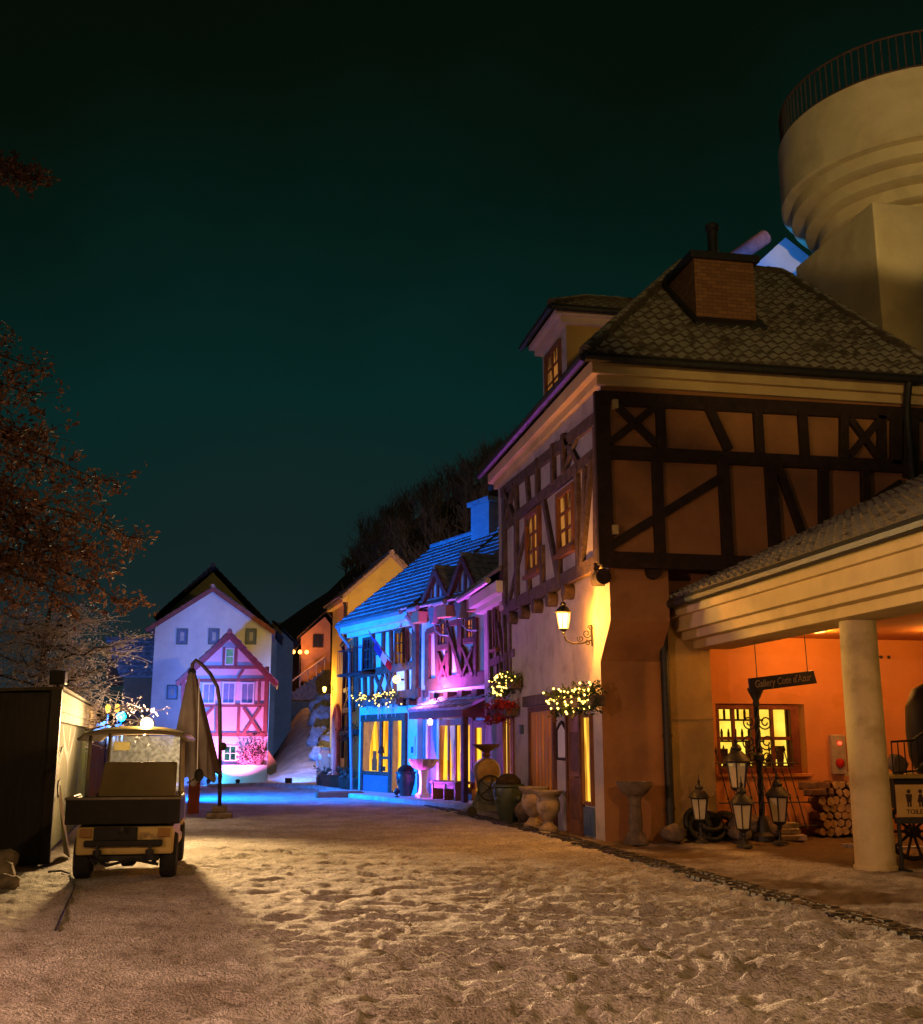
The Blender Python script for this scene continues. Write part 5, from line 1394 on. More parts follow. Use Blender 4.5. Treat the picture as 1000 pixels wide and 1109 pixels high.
mast_lamp('flood_mast', 'dazzling warm floodlight on a mast behind the utility cart', FLOOD + Vector((0, .12, 0)), em('flood_glass', (1, .80, .42), 14), .13)
mast_lamp('flood_mast', 'blue floodlight on a mast turned towards the white house', BLUE1B + Vector((0, -.32, 0)), IRON, .11)
vf = thing('floodlight', 'violet floodlight on the roof edge of the dark booth', 'floodlight', (VIOLET.x - .25, VIOLET.y, 2.36))
mb = MB(); mb.wbox(VIOLET.x - .38, VIOLET.x - .12, VIOLET.y - .15, VIOLET.y + .15, VIOLET.z - .12, VIOLET.z + .12); mb.build('housing', IRON, vf, bevel=.02)
mb = MB(); mb.tube([(VIOLET.x - .25, VIOLET.y, 2.36), (VIOLET.x - .25, VIOLET.y, VIOLET.z - .1)], .03, 6); mb.build('stand', IRON, vf)
mast_lamp('flood_mast', 'small blue floodlight on a mast beside the twin yellow lanterns', BLUE1 + Vector((0, .12, 0)), em('blue_flood_glass', (.05, .35, 1), 6), .13)
bf3 = thing('floodlight', 'blue floodlight on the snow at the right corner of the pink house', 'floodlight', (BLUE3.x, BLUE3.y - .25, 0))
mb = MB(); mb.wbox(BLUE3.x - .14, BLUE3.x + .14, BLUE3.y - .3, BLUE3.y - .1, .04, .24); mb.build('housing', IRON, bf3, bevel=.01)
# kiosk with twin lanterns
kc = gnd(122, 868); kc = Vector((kc.x - .2, 35.5, 0))
kp = ray(121, 790); kx = kp.x * 35.5 / kp.y
ki = thing('kiosk', 'little orange-brown kiosk behind the booth under two yellow lanterns', 'kiosk', (kx, 35.5, 0))
mb = MB(); mb.wbox(kx - .55, kx + .35, 35.5, 36.5, 0, 2.05); mb.build('body', pm('orange_boards', (.35, .16, .06), (.24, .1, .04), 3, .8, .3, 20, stretch=(5, 5, .6)), ki)
mb = MB(); mb.prism([(kx - .7, 35.3, 2.05), (kx + .5, 35.3, 2.05), (kx - .1, 35.3, 2.3)], (0, 1.4, 0)); mb.build('roof', TILE_DARK, ki)
for k_, px in enumerate((117, 127)):
    d = ray(px, 768); p = EYEV + d * (35.0 / d.y)
    yl = thing('kiosk_lantern', ('left' if k_ == 0 else 'right') + ' one of two yellow lanterns glowing in front of the kiosk', 'lantern', (p.x, 35, 0), 'twin yellow lanterns')
    MB().tube([(p.x, 35.06, 0), (p.x, 35.06, p.z - .1)], .025, 6).build('post', IRON, yl)
    MB().lathe(p, [(.04, -.11), (.08, .0), (.08, .08), (.03, .15)], 8).build('glass', em('small_lantern_glass', (1, .48, .06), 2.6), yl)

# ---- pale-roofed utility cart seen from behind
ct = thing('utility_cart', 'yellow utility cart with black cargo bed and a bright lamp on its domed roof', 'cart', (-1.37, 14.0, 0))
cx_ = -1.37
CY_ = pm('mustard_paint', (.66, .48, .16), (.56, .40, .13), 2, .42, .05, 20, spec=.5, stain=((.22, .15, .06), 5))
CB = pm('black_bed_plastic', (.022, .02, .016), (.013, .012, .010), 4, .55, .15, 50)
CO = pm('olive_panel', (.26, .20, .085), (.21, .16, .07), 2, .5, .08, 40)
mb = MB()
yz = [(14.06, .30), (14.06, .62), (15.0, .66), (15.05, .86), (15.5, .86), (15.55, .42), (16.15, .42), (16.25, .95), (16.55, .88), (16.75, .55), (16.75, .30)]
mb.prism([(cx_ - .56, y, z) for y, z in yz], (1.12, 0, 0))
body = mb.build('body', CY_, ct, bevel=.03)
mb = MB(); mb.wbox(cx_ - .36, cx_ + .14, 14.03, 14.07, .44, .62); mb.wbox(cx_ - .46, cx_ + .44, 13.98, 14.07, .40, .47); mb.build('rear_bumper', CB, ct, bevel=.012)
for s_ in (-1, 1):
    mb = MB(); mb.wbox(cx_ + s_ * .30 - .015, cx_ + s_ * .30 + .015, 13.97, 14.06, .28, .42); mb.lathe((cx_ + s_ * .30, 14.0, .33), [(.05, -.03), (.05, .03)], 10); mb.build('tow_hook', IRON, ct)
    mb = MB(); mb.wbox(cx_ + s_ * .45 - .07, cx_ + s_ * .45 + .07, 14.03, 14.066, .50, .60); mb.build('tail_light', pm('amber_lens', (.40, .20, .04), (.3, .15, .03), 4, .3, 0, spec=.6), ct, bevel=.01)
# cargo bed: five boards, open on top, tailgate leaning out a little
mb = MB()
z0, z1 = .655, .945
mb.prism([(cx_ - .66, 13.98, z0), (cx_ + .60, 13.98, z0), (cx_ + .63, 13.93, z1), (cx_ - .69, 13.93, z1)], (0, .05, 0))
mb.wbox(cx_ - .69, cx_ - .64, 13.97, 15.0, z0, z1 - .004); mb.wbox(cx_ + .58, cx_ + .63, 13.97, 15.0, z0, z1 - .004); mb.wbox(cx_ - .64, cx_ + .58, 14.0, 15.0, z0, z0 + .04); mb.wbox(cx_ - .64, cx_ + .58, 14.95, 15.0, z0, z1 - .008)
bed = mb.build('cargo_bed', CB, ct, bevel=.012)
mb = MB(); mb.tube([(cx_ - .70, 13.94, z1 + .01), (cx_ + .64, 13.94, z1 + .01)], .016, 8); mb.tube([(cx_ + .615, 13.94, z1 + .01), (cx_ + .615, 15.0, z1 + .01)], .016, 8); mb.tube([(cx_ - .675, 13.94, z1 + .01), (cx_ - .675, 15.0, z1 + .01)], .016, 8); mb.build('bed_rail', pm('worn_rail', (.3, .26, .2), (.2, .17, .12), 8, .5, 0), bed, smooth=True)
mb = MB(); mb.lathe((cx_ - .03, 13.95, .60), [(.03, -.02), (.03, .02)], 10, axis=(0, -1, 0)); mb.build('latch', IRON, bed)
# seat back panel
mb = MB(); mb.prism([(cx_ - .48, 15.08, .86), (cx_ + .50, 15.08, .86), (cx_ + .50, 15.16, 1.36), (cx_ - .42, 15.16, 1.36)], (0, .06, 0)); mb.build('seat_back', CO, ct, bevel=.02)
mb = MB(); mb.wbox(cx_ - .5, cx_ + .5, 15.16, 15.6, .86, .98); mb.build('seat', CB, ct, bevel=.03)
# roof: shallow dome with a rolled rim
mb = MB(); b0 = len(mb.v)
nx, ny = 18, 14
for j in range(ny + 1):
    for i in range(nx + 1):
        a = -1 + 2 * i / nx; c = -1 + 2 * j / ny
        k = (1 - abs(a) ** 2.6) * (1 - .55 * abs(c) ** 3)
        zz = 1.70 + .125 * k - (.05 if abs(a) > .97 else 0)
        mb.v.append(Vector((cx_ - .02 + a * .70 * (1 - .05 * abs(c) ** 4), 15.55 + c * 1.12, zz)))
for j in range(ny):
    for i in range(nx):
        a = b0 + j * (nx + 1) + i; mb.f.append((a, a + 1, a + nx + 2, a + nx + 1)); mb.m.append(0)
rf = mb.build('roof', pm('beige_roof', (.34, .29, .18), (.29, .24, .15), 3, .4, .05, 20, spec=.5), ct, smooth=True)
MB().lathe((-1.275, 14.95, 1.775), [(.075, 0), (.075, .025), (.05, .035)], 16).build('lamp_base', IRON, rf, smooth=40)
MB().blob((-1.275, 14.95, 1.852), .072, amp=0, lat=10, lon=16).build('roof_lamp', em('roof_lamp_glass', (1.0, .74, .30), 16), rf, smooth=True)
lamp('POINT', (-1.275, 14.84, 1.96), 20, (1.0, .62, .18), radius=.05)
sm = rf.modifiers.new('thick', 'SOLIDIFY'); sm.thickness = .035; sm.offset = -1
for (x0, y0, z0_, x1, y1, z1_) in ((-.60, 15.0, .93, -.56, 14.75, 1.74), (.56, 15.0, .93, .56, 14.75, 1.74), (-.52, 16.45, .9, -.50, 16.25, 1.74), (.52, 16.45, .9, .50, 16.25, 1.74)):
    mb = MB(); mb.tube([(cx_ + x0, y0, z0_), (cx_ + x1, y1, z1_)], .021, 8); mb.build('roof_post', pm('pale_tube', (.42, .36, .25), (.34, .28, .18), 6, .35, 0), ct, smooth=True)
mb = MB(); mb.prism([(cx_ - .50, 16.46, .93), (cx_ + .50, 16.46, .93), (cx_ + .48, 16.26, 1.70), (cx_ - .48, 16.26, 1.70)], (0, .012, .002))
m = bpy.data.materials.new('frosted_screen'); m.use_nodes = True
n = m.node_tree; L = n.links; b_ = n.nodes['Principled BSDF']
t = n.nodes.new('ShaderNodeTexNoise'); t.inputs['Scale'].default_value = 20; t.inputs['Detail'].default_value = 5; t.inputs['Roughness'].default_value = .7
tcn = n.nodes.new('ShaderNodeTexCoord'); L.new(tcn.outputs['Object'], t.inputs['Vector'])
r = n.nodes.new('ShaderNodeValToRGB'); r.color_ramp.elements[0].position = .36; r.color_ramp.elements[1].position = .64; r.color_ramp.elements[0].color = (.14, .15, .16, 1); r.color_ramp.elements[1].color = (.26, .29, .33, 1)
L.new(t.outputs[0], r.inputs[0])
tl_ = n.nodes.new('ShaderNodeBsdfTranslucent'); L.new(r.outputs[0], tl_.inputs[0]); tp_ = n.nodes.new('ShaderNodeBsdfTransparent'); tp_.inputs[0].default_value = (.75, .78, .8, 1)
mx = n.nodes.new('ShaderNodeMixShader'); L.new(r.outputs[0], mx.inputs[0]); L.new(tp_.outputs[0], mx.inputs[1]); L.new(tl_.outputs[0], mx.inputs[2])
L.new(mx.outputs[0], n.nodes['Material Output'].inputs['Surface']); n.nodes.remove(b_)
ws = mb.build('windscreen', m, ct)
mb = MB(); mb.wbox(cx_ - .44, cx_ - .22, 16.22, 16.235, 1.50, 1.62); mb.build('paper_notice', pm('notice_paper', (.8, .75, .5), (.7, .62, .4), 9, .8, 0, transl=.7), ws)
mb = MB(); mb.wbox(cx_ - .20, cx_ + .0, 16.25, 16.30, 1.0, 1.1); mb.tube([(cx_ - .25, 15.98, 1.18 + .18 * math.sin(0)), ] + [(cx_ - .25 + .17 * math.sin(q_), 15.95 - .06 * math.cos(q_), 1.12 + .16 * math.cos(q_)) for q_ in [i * .5236 for i in range(13)]], .016, 6); mb.build('steering_wheel', IRON, ct)
def wheel(x, y, r=.265, wd=.19):
    m_ = MB(); m_.lathe((x - wd / 2, y, r), [(r * .62, 0), (r * .93, .0), (r, .03), (r, wd - .03), (r * .93, wd), (r * .62, wd)], 28, axis=(1, 0, 0)); w_ = m_.build('wheel', pm('tyre_rubber', (.018, .017, .016), (.03, .028, .025), 12, .9, .5, 60), ct, smooth=40)
    m_ = MB(); m_.lathe((x - wd / 2 + .01, y, r), [(r * .2, -.0), (r * .6, .01), (r * .63, .05), (r * .63, wd - .06), (r * .6, wd - .02), (r * .2, wd - .015)], 20, axis=(1, 0, 0)); m_.build('rim', pm('grey_rim', (.25, .22, .17), (.16, .14, .1), 8, .5, 0), w_, smooth=40)
for x, y in ((-.50, 14.42), (.50, 14.42), (-.48, 16.3), (.48, 16.3)): wheel(cx_ + x, y)
mb = MB(); mb.tube([(cx_ - .42, 14.42, .26), (cx_ + .42, 14.42, .26)], .05, 8); mb.lathe((cx_ + .02, 14.42, .26), [(.06, -.12), (.13, -.06), (.13, .06), (.06, .12)], 12, axis=(1, 0, 0))
mb.wbox(cx_ - .4, cx_ + .4, 14.15, 14.2, .22, .30); mb.tube([(cx_ - .4, 14.1, .3), (cx_ - .2, 14.15, .17), (cx_ + .1, 14.12, .24), (cx_ + .4, 14.1, .18)], .02, 6)
for x in (-.34, .34): mb.tube([(cx_ + x, 14.2, .2), (cx_ + x, 14.9, .28)], .03, 6)
mb.build('axle', IRON, ct)
mb = MB(); mb.tube([(cx_ + .58, 16.3, 1.05), (cx_ + .70, 16.28, 1.12)], .012, 5); mb.blob((cx_ + .74, 16.26, 1.16), .07, (1, .4, 1.3), 4, .02); mb.build('side_mirror', IRON, ct, smooth=True)

# ---- dark booth with a painted panel
bo = Vector((-2.58, 16.19, 0)); bd = Vector((-.073, .997, 0)).normalized()
S1 = Fr(bo, U=bd)            # its side towards the street: W = U x Z points to +x
booth = thing('painted_booth', 'dark booth with pale board fascia and a green painted tree panel on its side', 'booth', bo)
mb = MB(); mb.prism([bo + Vector((-.12, 0, 0)), bo + Vector((-4.5, -.0, 0)), bo + Vector((-4.5, 0, 2.15)), bo + Vector((-.02, 0, 2.30)), bo + Vector((-.02, 0, 1.9))], bd * .12); mb.build('front_wall', BLACKWOOD, booth)
mb = MB(); mb.box(S1, .12, 9.2, 0, 2.3, -4.2, -.10); mb.build('body', BLACKWOOD, booth)
mb = MB(); mb.box(S1, -.02, .12, 0, 2.34, -.10, .035); mb.build('corner_post', BLACKWOOD, booth)
mb = MB()
for i in range(3): mb.box(S1, .12, 9.25, 1.90 + i * .14, 2.035 + i * .14, -.12, .02 + .004 * (i % 2))
mb.build('fascia', pm('pale_peeling_boards', (.52, .40, .20), (.30, .21, .10), 3.5, .8, .35, 24, stain=((.16, .11, .06), 6)), booth)
mb = MB(); mb.prism([bo + Vector((-4.5, -.06, 2.16)), bo + Vector((.06, -.06, 2.335)), bo + Vector((.06, -.06, 2.375)), bo + Vector((-4.5, -.06, 2.2))], bd * 9.4); mb.build('roof', TILE_DARK, booth)
mb = MB(); mb.box(S1, .14, 9.15, .1, 1.9, -.11, -.05); mur = mb.build('painted_panel', pm('green_mural', (.115, .13, .03), (.06, .075, .018), 1.3, .85, .15, 20, stain=((.16, .16, .05), 1.1), spec=.05), booth)
mb = MB()
def limb(pts, w0_, w1_):
    n_ = len(pts) - 1
    for i in range(n_):
        a, b = pts[i], pts[i + 1]
        mb.bar(S1.p(a[0], a[1], -.05), S1.p(b[0], b[1], -.05), w0_ + (w1_ - w0_) * i / n_, S1.W, -.002, .0025 + .0006 * i)
limb([(3.0, .6), (3.1, 1.1), (2.9, 1.5), (3.1, 1.88)], .22, .12); limb([(3.0, 1.35), (2.2, 1.55), (1.6, 1.86)], .14, .07); limb([(3.05, 1.3), (3.7, 1.6), (4.3, 1.86)], .13, .07); limb([(5.6, .8), (5.5, 1.3), (6.0, 1.86)], .18, .09); limb([(5.5, 1.35), (4.9, 1.86)], .11, .07); limb([(7.6, .9), (7.7, 1.86)], .2, .12)
for i in range(26):
    u, v = .45 + random.random() * 1.3, .85 + random.random() * .6; mb.prism([S1.p(u + .2 * math.cos(a) * random.uniform(.6, 1.2), v + .11 * math.sin(a) * random.uniform(.6, 1.2), -.051) for a in [k * 1.047 for k in range(6)]], S1.W * (.004 + .0007 * i))
mb.build('painted_trees', pm('dark_green_paint', (.022, .028, .010), (.014, .018, .008), 5, .8, 0), mur)
mb = MB(); mb.prism([S1.p(.6, .02, .25), S1.p(1.25, .02, .12), S1.p(1.1, .5, .06), S1.p(1.15, 1.0, .0), S1.p(.95, .75, .03)], S1.W * .01 + S1.U * .02)
one(mb, 'folded_cover', pm('pale_plastic', (.55, .55, .62), (.4, .38, .48), 5, .5, .4, 12), 'pale folded plastic cover leaning on the painted booth side', 'cover', S1.p(.9, 0, .12))  # thin pale shape set against the booth side
# stones at the left edge
for k, (px, py, r_) in enumerate(((2, 938, .17), (-6, 925, .2), (7, 962, .12), (-4, 955, .18))):
    p = gnd(px, py); mb = MB(); mb.blob(p + Vector((0, 0, r_ * .5)), r_, (1.2, 1, .75), k + 3, .2, 8, 12)
    one(mb, 'stone', STONE, ['larger pale stone on the snow by the dark booth', 'stone behind the larger pale stone by the dark booth', 'smallest stone by the dark booth corner', 'pale stone at the frame edge before the dark booth'][k], 'stone', p, 'stones beside the booth', smooth=True)
p = gnd(1, 915)
tb = thing('garden_table', 'small pale-topped pedestal at the edge beside the dark booth', 'table', (p.x - .28, p.y - .1, 0))
mb = MB(); mb.lathe((p.x - .28, p.y - .1, 0), [(.10, 0), (.05, .1), (.05, .6), (.1, .68)], 14); mb.build('leg', IRON, tb, smooth=40)
mb = MB(); mb.lathe((p.x - .28, p.y - .1, .68), [(.30, 0), (.31, .03), (.29, .05)], 20); mb.build('top', STONE, tb, smooth=40)
# cable on the snow
mb = MB(); pts = [gnd(52, 946), gnd(66, 945), gnd(76, 948), gnd(81, 962), gnd(74, 978), gnd(60, 1010)]
mb.tube([p + Vector((0, 0, .02)) for p in pts], .012, 5); one(mb, 'cable', IRON, 'thin black cable looping over the snow beside the cart', 'cable', pts[0])

# ---- folded cantilever umbrella
um = thing('cantilever_umbrella', 'folded brown cantilever umbrella hanging from a bent post with stone base', 'umbrella', (-.52, 25.2, 0))
mb = MB()
pp = [WF.at(px, py) for px, py in ((0, 0),)]
def aty(px, py, y): d = ray(px, py); t_ = y / d.y; return EYEV + d * t_
pth = [Vector((-.50, 25.2, .2))] + [aty(px, py, 25.2) for px, py in ((238.6, 800), (238.2, 762), (235.5, 744), (228, 730), (218, 719), (212, 715), (208.5, 719), (208, 730))]
mb.tube(pth, .042, 10); mb.build('post', pm('brown_tube', (.07, .045, .04), (.05, .03, .03), 5, .45, .05, 20), um, smooth=True)
p = aty(240, 806, 25.2); mb = MB(); mb.lathe(p + Vector((.03, -.06, -.05)), [(.07, -.05), (.09, 0), (.09, .08), (.05, .11)], 12, axis=(0, -1, 0)); mb.build('crank', TIMBER, um, smooth=40)
mb = MB(); mb.wbox(-.78, -.22, 24.95, 25.45, 0, .12); mb.wbox(-.66, -.34, 25.05, 25.35, .12, .26); mb.build('base', STONE_D, um, bevel=.03)
top = aty(208, 728, 25.2); bot = aty(211, 842, 25.2); hgt = top.z - bot.z
mb = MB(); mb.v = []; sg = 64; rows = 16
for j in range(rows + 1):
    t_ = j / rows; c_ = top.lerp(bot, t_)
    for k in range(sg):
        an = 6.283 * k / sg
        pl = 1 + (.16 * t_ + .05) * math.cos(8 * an) + .05 * t_ * math.cos(3 * an + 2)
        rr_ = (.075 + .43 * t_ ** .92) * pl
        dz_ = (-.10 * math.cos(8 * an) + .09 * math.cos(an * 2 + .3)) * t_ ** 6
        mb.v.append(c_ + Vector((rr_ * math.cos(an), rr_ * .8 * math.sin(an), dz_)))
for j in range(rows):
    for k in range(sg): mb.f.append((j * sg + k, j * sg + (k + 1) % sg, (j + 1) * sg + (k + 1) % sg, (j + 1) * sg + k)); mb.m.append(0)
cp = mb.build('canopy', pm('taupe_canvas', (.14, .105, .085), (.10, .075, .06), 3, .9, .15, 90), um, smooth=True, fix=False)
mb = MB(); mb.tube([top + Vector((0, 0, .1)), bot + Vector((.02, 0, -.05))], .02, 6); mb.lathe(top, [(.08, -.04), (.10, 0), (.05, .08)], 12); mb.build('hub', IRON, um)
mb = MB(); p0 = aty(216, 733, 24.9); p1 = aty(213.5, 842, 24.62); mb.tube([p0, p1], .012, 5); mb.build('tie_strap', pm('pale_strap', (.6, .55, .5), None, 3, .8, 0), um)
# bollard
bl = thing('lamp_bollard', 'red-brown wooden bollard with dark cap beside the cart', 'bollard', gnd(209, 881))
g0 = gnd(209, 881); hb = 1.0
mb = MB(); mb.wbox(g0.x - .13, g0.x + .13, g0.y, g0.y + .26, -.02, .88); mb.build('post', pm('red_brown_wood', (.30, .08, .035), (.2, .05, .025), 4, .6, .2, 30, stretch=(6, 6, .6)), bl, bevel=.01)
mb = MB(); mb.wbox(g0.x - .125, g0.x + .125, g0.y + .005, g0.y + .255, .88, .95); mb.build('light_band', pm('cyan_band', (.3, .6, .65), None, 3, .4, 0), bl)
mb = MB(); mb.wbox(g0.x - .19, g0.x + .19, g0.y - .06, g0.y + .32, .95, 1.10); mb.prism([(g0.x - .16, g0.y - .03, 1.10), (g0.x + .16, g0.y - .03, 1.10), (g0.x + .16, g0.y + .29, 1.10), (g0.x - .16, g0.y + .29, 1.10)], (0, 0, .10)); mb.build('cap', IRON, bl, bevel=.015)

# ================================================================== UNDER THE ARCADE
PALEGLASS = glass_lamp('pale_lantern_glass', (.82, .74, .45), .55)
def street_lantern(base, head_z, s, label, stem=True):
    t = thing('street_lantern', label, 'lantern', base, 'old street lanterns on the ground')
    b = Vector(base)
    m_ = MB(); m_.lathe(b, [(.13, 0), (.12, .03), (.03, .06), (.022, .1), (.022, max(.12, head_z - .12 * s))], 10); m_.build('stand', IRON, t, smooth=40)
    lantern_head(t, b + Vector((0, 0, head_z)), s, PALEGLASS)
    return t
street_lantern((7.42, 17.55, 0), .36, .85, 'old lantern standing alone nearest the downpipe')
street_lantern((7.98, 17.25, 0), .87, 1.05, 'tallest old lantern standing on a stem in the middle of the group')
street_lantern((7.74, 16.62, 0), .27, .95, 'old lantern at the front of the group with its tip to the ground')
street_lantern((8.62, 17.15, 0), .33, 1.0, 'old lantern in front of the ornate post')
po = thing('ornate_lamp_post', 'ornate twisted iron lamp post with capital in front of the cafe window', 'lamp post', (8.62, 17.75, 0))
mb = MB(); b = Vector((8.62, 17.75, 0))
for nm_, pr_ in (('base', [(.2, 0), (.2, .08), (.12, .14), (.09, .3), (.05, .4)]), ('collar', [(.05, 1.28), (.09, 1.32), (.09, 1.40), (.05, 1.44)]), ('capital', [(.045, 2.2), (.06, 2.26), (.05, 2.32), (.12, 2.46), (.14, 2.52), (.10, 2.56)])):
    MB().lathe(b, pr_, 14).build(nm_, IRON, po, smooth=40)
mb = MB()
for k in range(3):
    mb.tube([b + Vector((math.cos(k * 2.094 + i * .42) * .03, math.sin(k * 2.094 + i * .42) * .03, .36 + i * .048)) for i in range(40)], .024, 6)
mb.build('twisted_shaft', IRON, po, smooth=True)
mb = MB()
for sx in (-1, 1):
    for zz, r_ in ((1.95, .13), (1.62, .15), (1.36, .12)):
        c_ = b + Vector((sx * (.06 + r_ * .7), 0, zz)); mb.tube(curl(c_, r_, sx * 1.5, Vector((1, 0, 0)), az, 3.14 if sx > 0 else 0), .013, 5)
mb.build('scrollwork', IRON, po, smooth=True)
# leaning fence panel with spear tips
fe = thing('fence_panel', 'old iron fence panel with spear tips leaning against the cafe wall', 'fence', (8.75, 18.3, 0))
mb = MB()
for i in range(10):
    x = 8.20 + i * .145; a_ = Vector((x + .14, 18.12, .03)); e_ = Vector((x, 18.56, 1.42 + .03 * (i % 2)))
    mb.tube([a_, e_], .011, 5); mb.lathe(e_, [(.011, 0), (.03, .04), (.004, .12)], 6); mb.lathe(a_.lerp(e_, .45), [(.02, -.02), (.02, .02)], 6)
for t_ in (.12, .4, .88):
    a_ = Vector((8.15, 18.12, .03)).lerp(Vector((8.02, 18.56, 1.42)), t_); mb.tube([a_, a_ + Vector((1.7, 0, 0))], .013, 5)
mb.build('bars', IRON, fe)
# coils of black hose / dark heap by the downpipe
hp = thing('hose_coils', 'heap of black hose coils on the ground behind the small lantern', 'hose', (7.7, 17.95, 0))
mb = MB()
for k in range(9):
    c_ = Vector((7.55 + (k % 3) * .26 + random.uniform(-.04, .04), 17.98 + random.uniform(-.08, .08), .2 + .05 * (k // 3))); r_ = random.uniform(.16, .24); tl = random.uniform(.7, 1.3)
    mb.tube([c_ + Vector((math.cos(a) * r_, math.sin(a) * r_ * math.cos(tl), math.sin(a) * r_ * math.sin(tl))) for a in [i * .3307 for i in range(20)]], .045, 7)
mb.build('coil', CB, hp, smooth=True)
for k, (x, y, z, r_) in enumerate(((8.35, 18.0, .18, .24), (8.62, 18.05, .2, .26), (8.85, 17.9, .15, .2), (8.2, 17.75, .12, .16))):
    mb = MB(); mb.blob((x, y, z), r_, (1.1, .9, .85), k + 9, .25, 8, 12); one(mb, 'dark_rock', STONE_D, ['dark rock leftmost of the pile under the cafe window', 'biggest dark rock under the cafe window', 'dark rock beside the stone slabs', 'small dark rock in front of the rock pile under the window'][k], 'rock', (x, y, 0), 'dark rocks under the window', smooth=True)
for k, (x, y, z, w_, d_) in enumerate(((9.1, 17.75, 0, .5, .36), (9.06, 17.8, .1, .44, .3), (9.12, 17.84, .19, .34, .24))):
    mb = MB(); q_ = [(-.5, -.5), (.45, -.5), (.5, .1), (.3, .5), (-.45, .45)]; mb.prism([(x + a * w_, y + c * d_, z) for a, c in q_], (0, 0, .09)); one(mb, 'stone_slab', STONE, ['lowest and widest slab of the small stone stack', 'middle slab of the small stone stack', 'top slab of the small stone stack'][k], 'slab', (x, y, z), 'stacked stone slabs', bevel=.015)
mb = MB(); mb.blob((7.02, 17.72, .13), .19, (1.1, .9, .8), 31, .22, 8, 12); one(mb, 'rock', STONE_D, 'rock on the ground at the foot of the downpipe', 'rock', (7.02, 17.72, 0), smooth=True)

# firewood: split logs stacked against the orange wall
LOGM = [pm('log_bark', (.22, .12, .06), (.09, .05, .03), 6, .9, .6, 30), pm('log_cut', (.46, .30, .14), (.30, .18, .08), 7, .85, .3, 30)]
protos = []
for k in range(7):
    n_ = random.choice((4, 5, 6, 7)); ol_ = []
    for i in range(n_):
        a = 6.283 * i / n_ + random.uniform(-.25, .25); r_ = random.uniform(.065, .095); ol_.append((r_ * math.cos(a), r_ * math.sin(a)))
    mb = MB(); mb.prism([(x, 0, z) for x, z in ol_], (0, .38, 0)); mb.m[0] = 1; mb.m[1] = 1
    o = mb.build('firewood_log', LOGM, None, bevel=.008); protos.append(o)
def put_log(o, x, y, z, ry, rz):
    o.location = (x, y, z); o.rotation_euler = (0, ry, rz)
    tag(o, 'split firewood log with pale cut end stacked against the orange wall', 'log', 'split logs in the firewood stack')
used = set(); cnt = 0
for row in range(7):
    nlog = 9 if row < 5 else (8 if row == 5 else 5)
    for i in range(nlog):
        x = 9.98 + i * .142 + (row % 2) * .07 + random.uniform(-.015, .015); z = .085 + row * .132 + random.uniform(-.012, .012)
        k = cnt % 7; cnt += 1
        if k not in used: o = protos[k]; used.add(k)
        else:
            o = protos[k].copy(); COL.objects.link(o)
        side = row >= 5 and i < 2
        put_log(o, x, 18.2 + random.uniform(-.03, .03), z, random.uniform(0, 6.28), random.uniform(-.06, .06) + (1.25 if side else 0))

# hanging cafe sign, turned a little
sg_ = thing('hanging_sign', 'dark hanging cafe sign lettered in pale gothic on two thin rods', 'sign', (8.5, 16.5, 2.65))
a = aty(814, 742, 16.5); b = aty(882, 733, 16.85)
SFm = Fr((a.x, a.y, 0), U=(b - a).to_2d().to_3d())
wdt = (b - a).to_2d().length
z0 = a.z
sk = (b.z - a.z) / wdt
hh = .105
mb = MB(); mb.prism([SFm.p(-.02, z0 - hh), SFm.p(wdt + .06, z0 - hh + sk * wdt + .0), SFm.p(wdt - .0, z0 + hh + sk * wdt), SFm.p(-.04, z0 + hh)], SFm.W * -.035); mb.build('board', pm('navy_sign_board', (.020, .018, .030), (.014, .012, .02), 4, .45, .05, 20), sg_, bevel=.004)
mb = MB()
for u in (.14, wdt - .12): mb.tube([SFm.p(u, z0 + hh + sk * u - .01, -.018), SFm.p(u - .02, 3.5, -.018)], .008, 5)
mb.build('rod', IRON, sg_)
tx = bpy.data.curves.new('lettering', 'FONT'); tx.body = "Gallery Cote d'Azur"; tx.size = .155; tx.extrude = .003; tx.align_x = 'CENTER'; tx.align_y = 'CENTER'; tx.offset = .002
to = bpy.data.objects.new('lettering_curve', tx); COL.objects.link(to)
bpy.context.view_layer.update()
dg = bpy.context.evaluated_depsgraph_get()
me = bpy.data.meshes.new_from_object(to.evaluated_get(dg)); bpy.data.objects.remove(to)
le = bpy.data.objects.new('lettering', me); COL.objects.link(le); me.materials.clear(); me.materials.append(pm('dull_gilt_letters', (.32, .26, .15), (.2, .16, .09), 9, .6, 0))
wl0 = max(v.co.x for v in me.vertices) - min(v.co.x for v in me.vertices)
M = Matrix.Identity(4); ax_u = (SFm.U + az * sk).normalized(); M.col[0][:3] = ax_u * ((wdt - .14) / wl0); M.col[1][:3] = az * 1.05; M.col[2][:3] = SFm.W
M.col[3][:3] = SFm.p(wdt / 2, z0 + sk * wdt / 2, .003) - BASE[sg_.name]
me.transform(M); le.parent = sg_; BASE[le.name] = BASE[sg_.name]

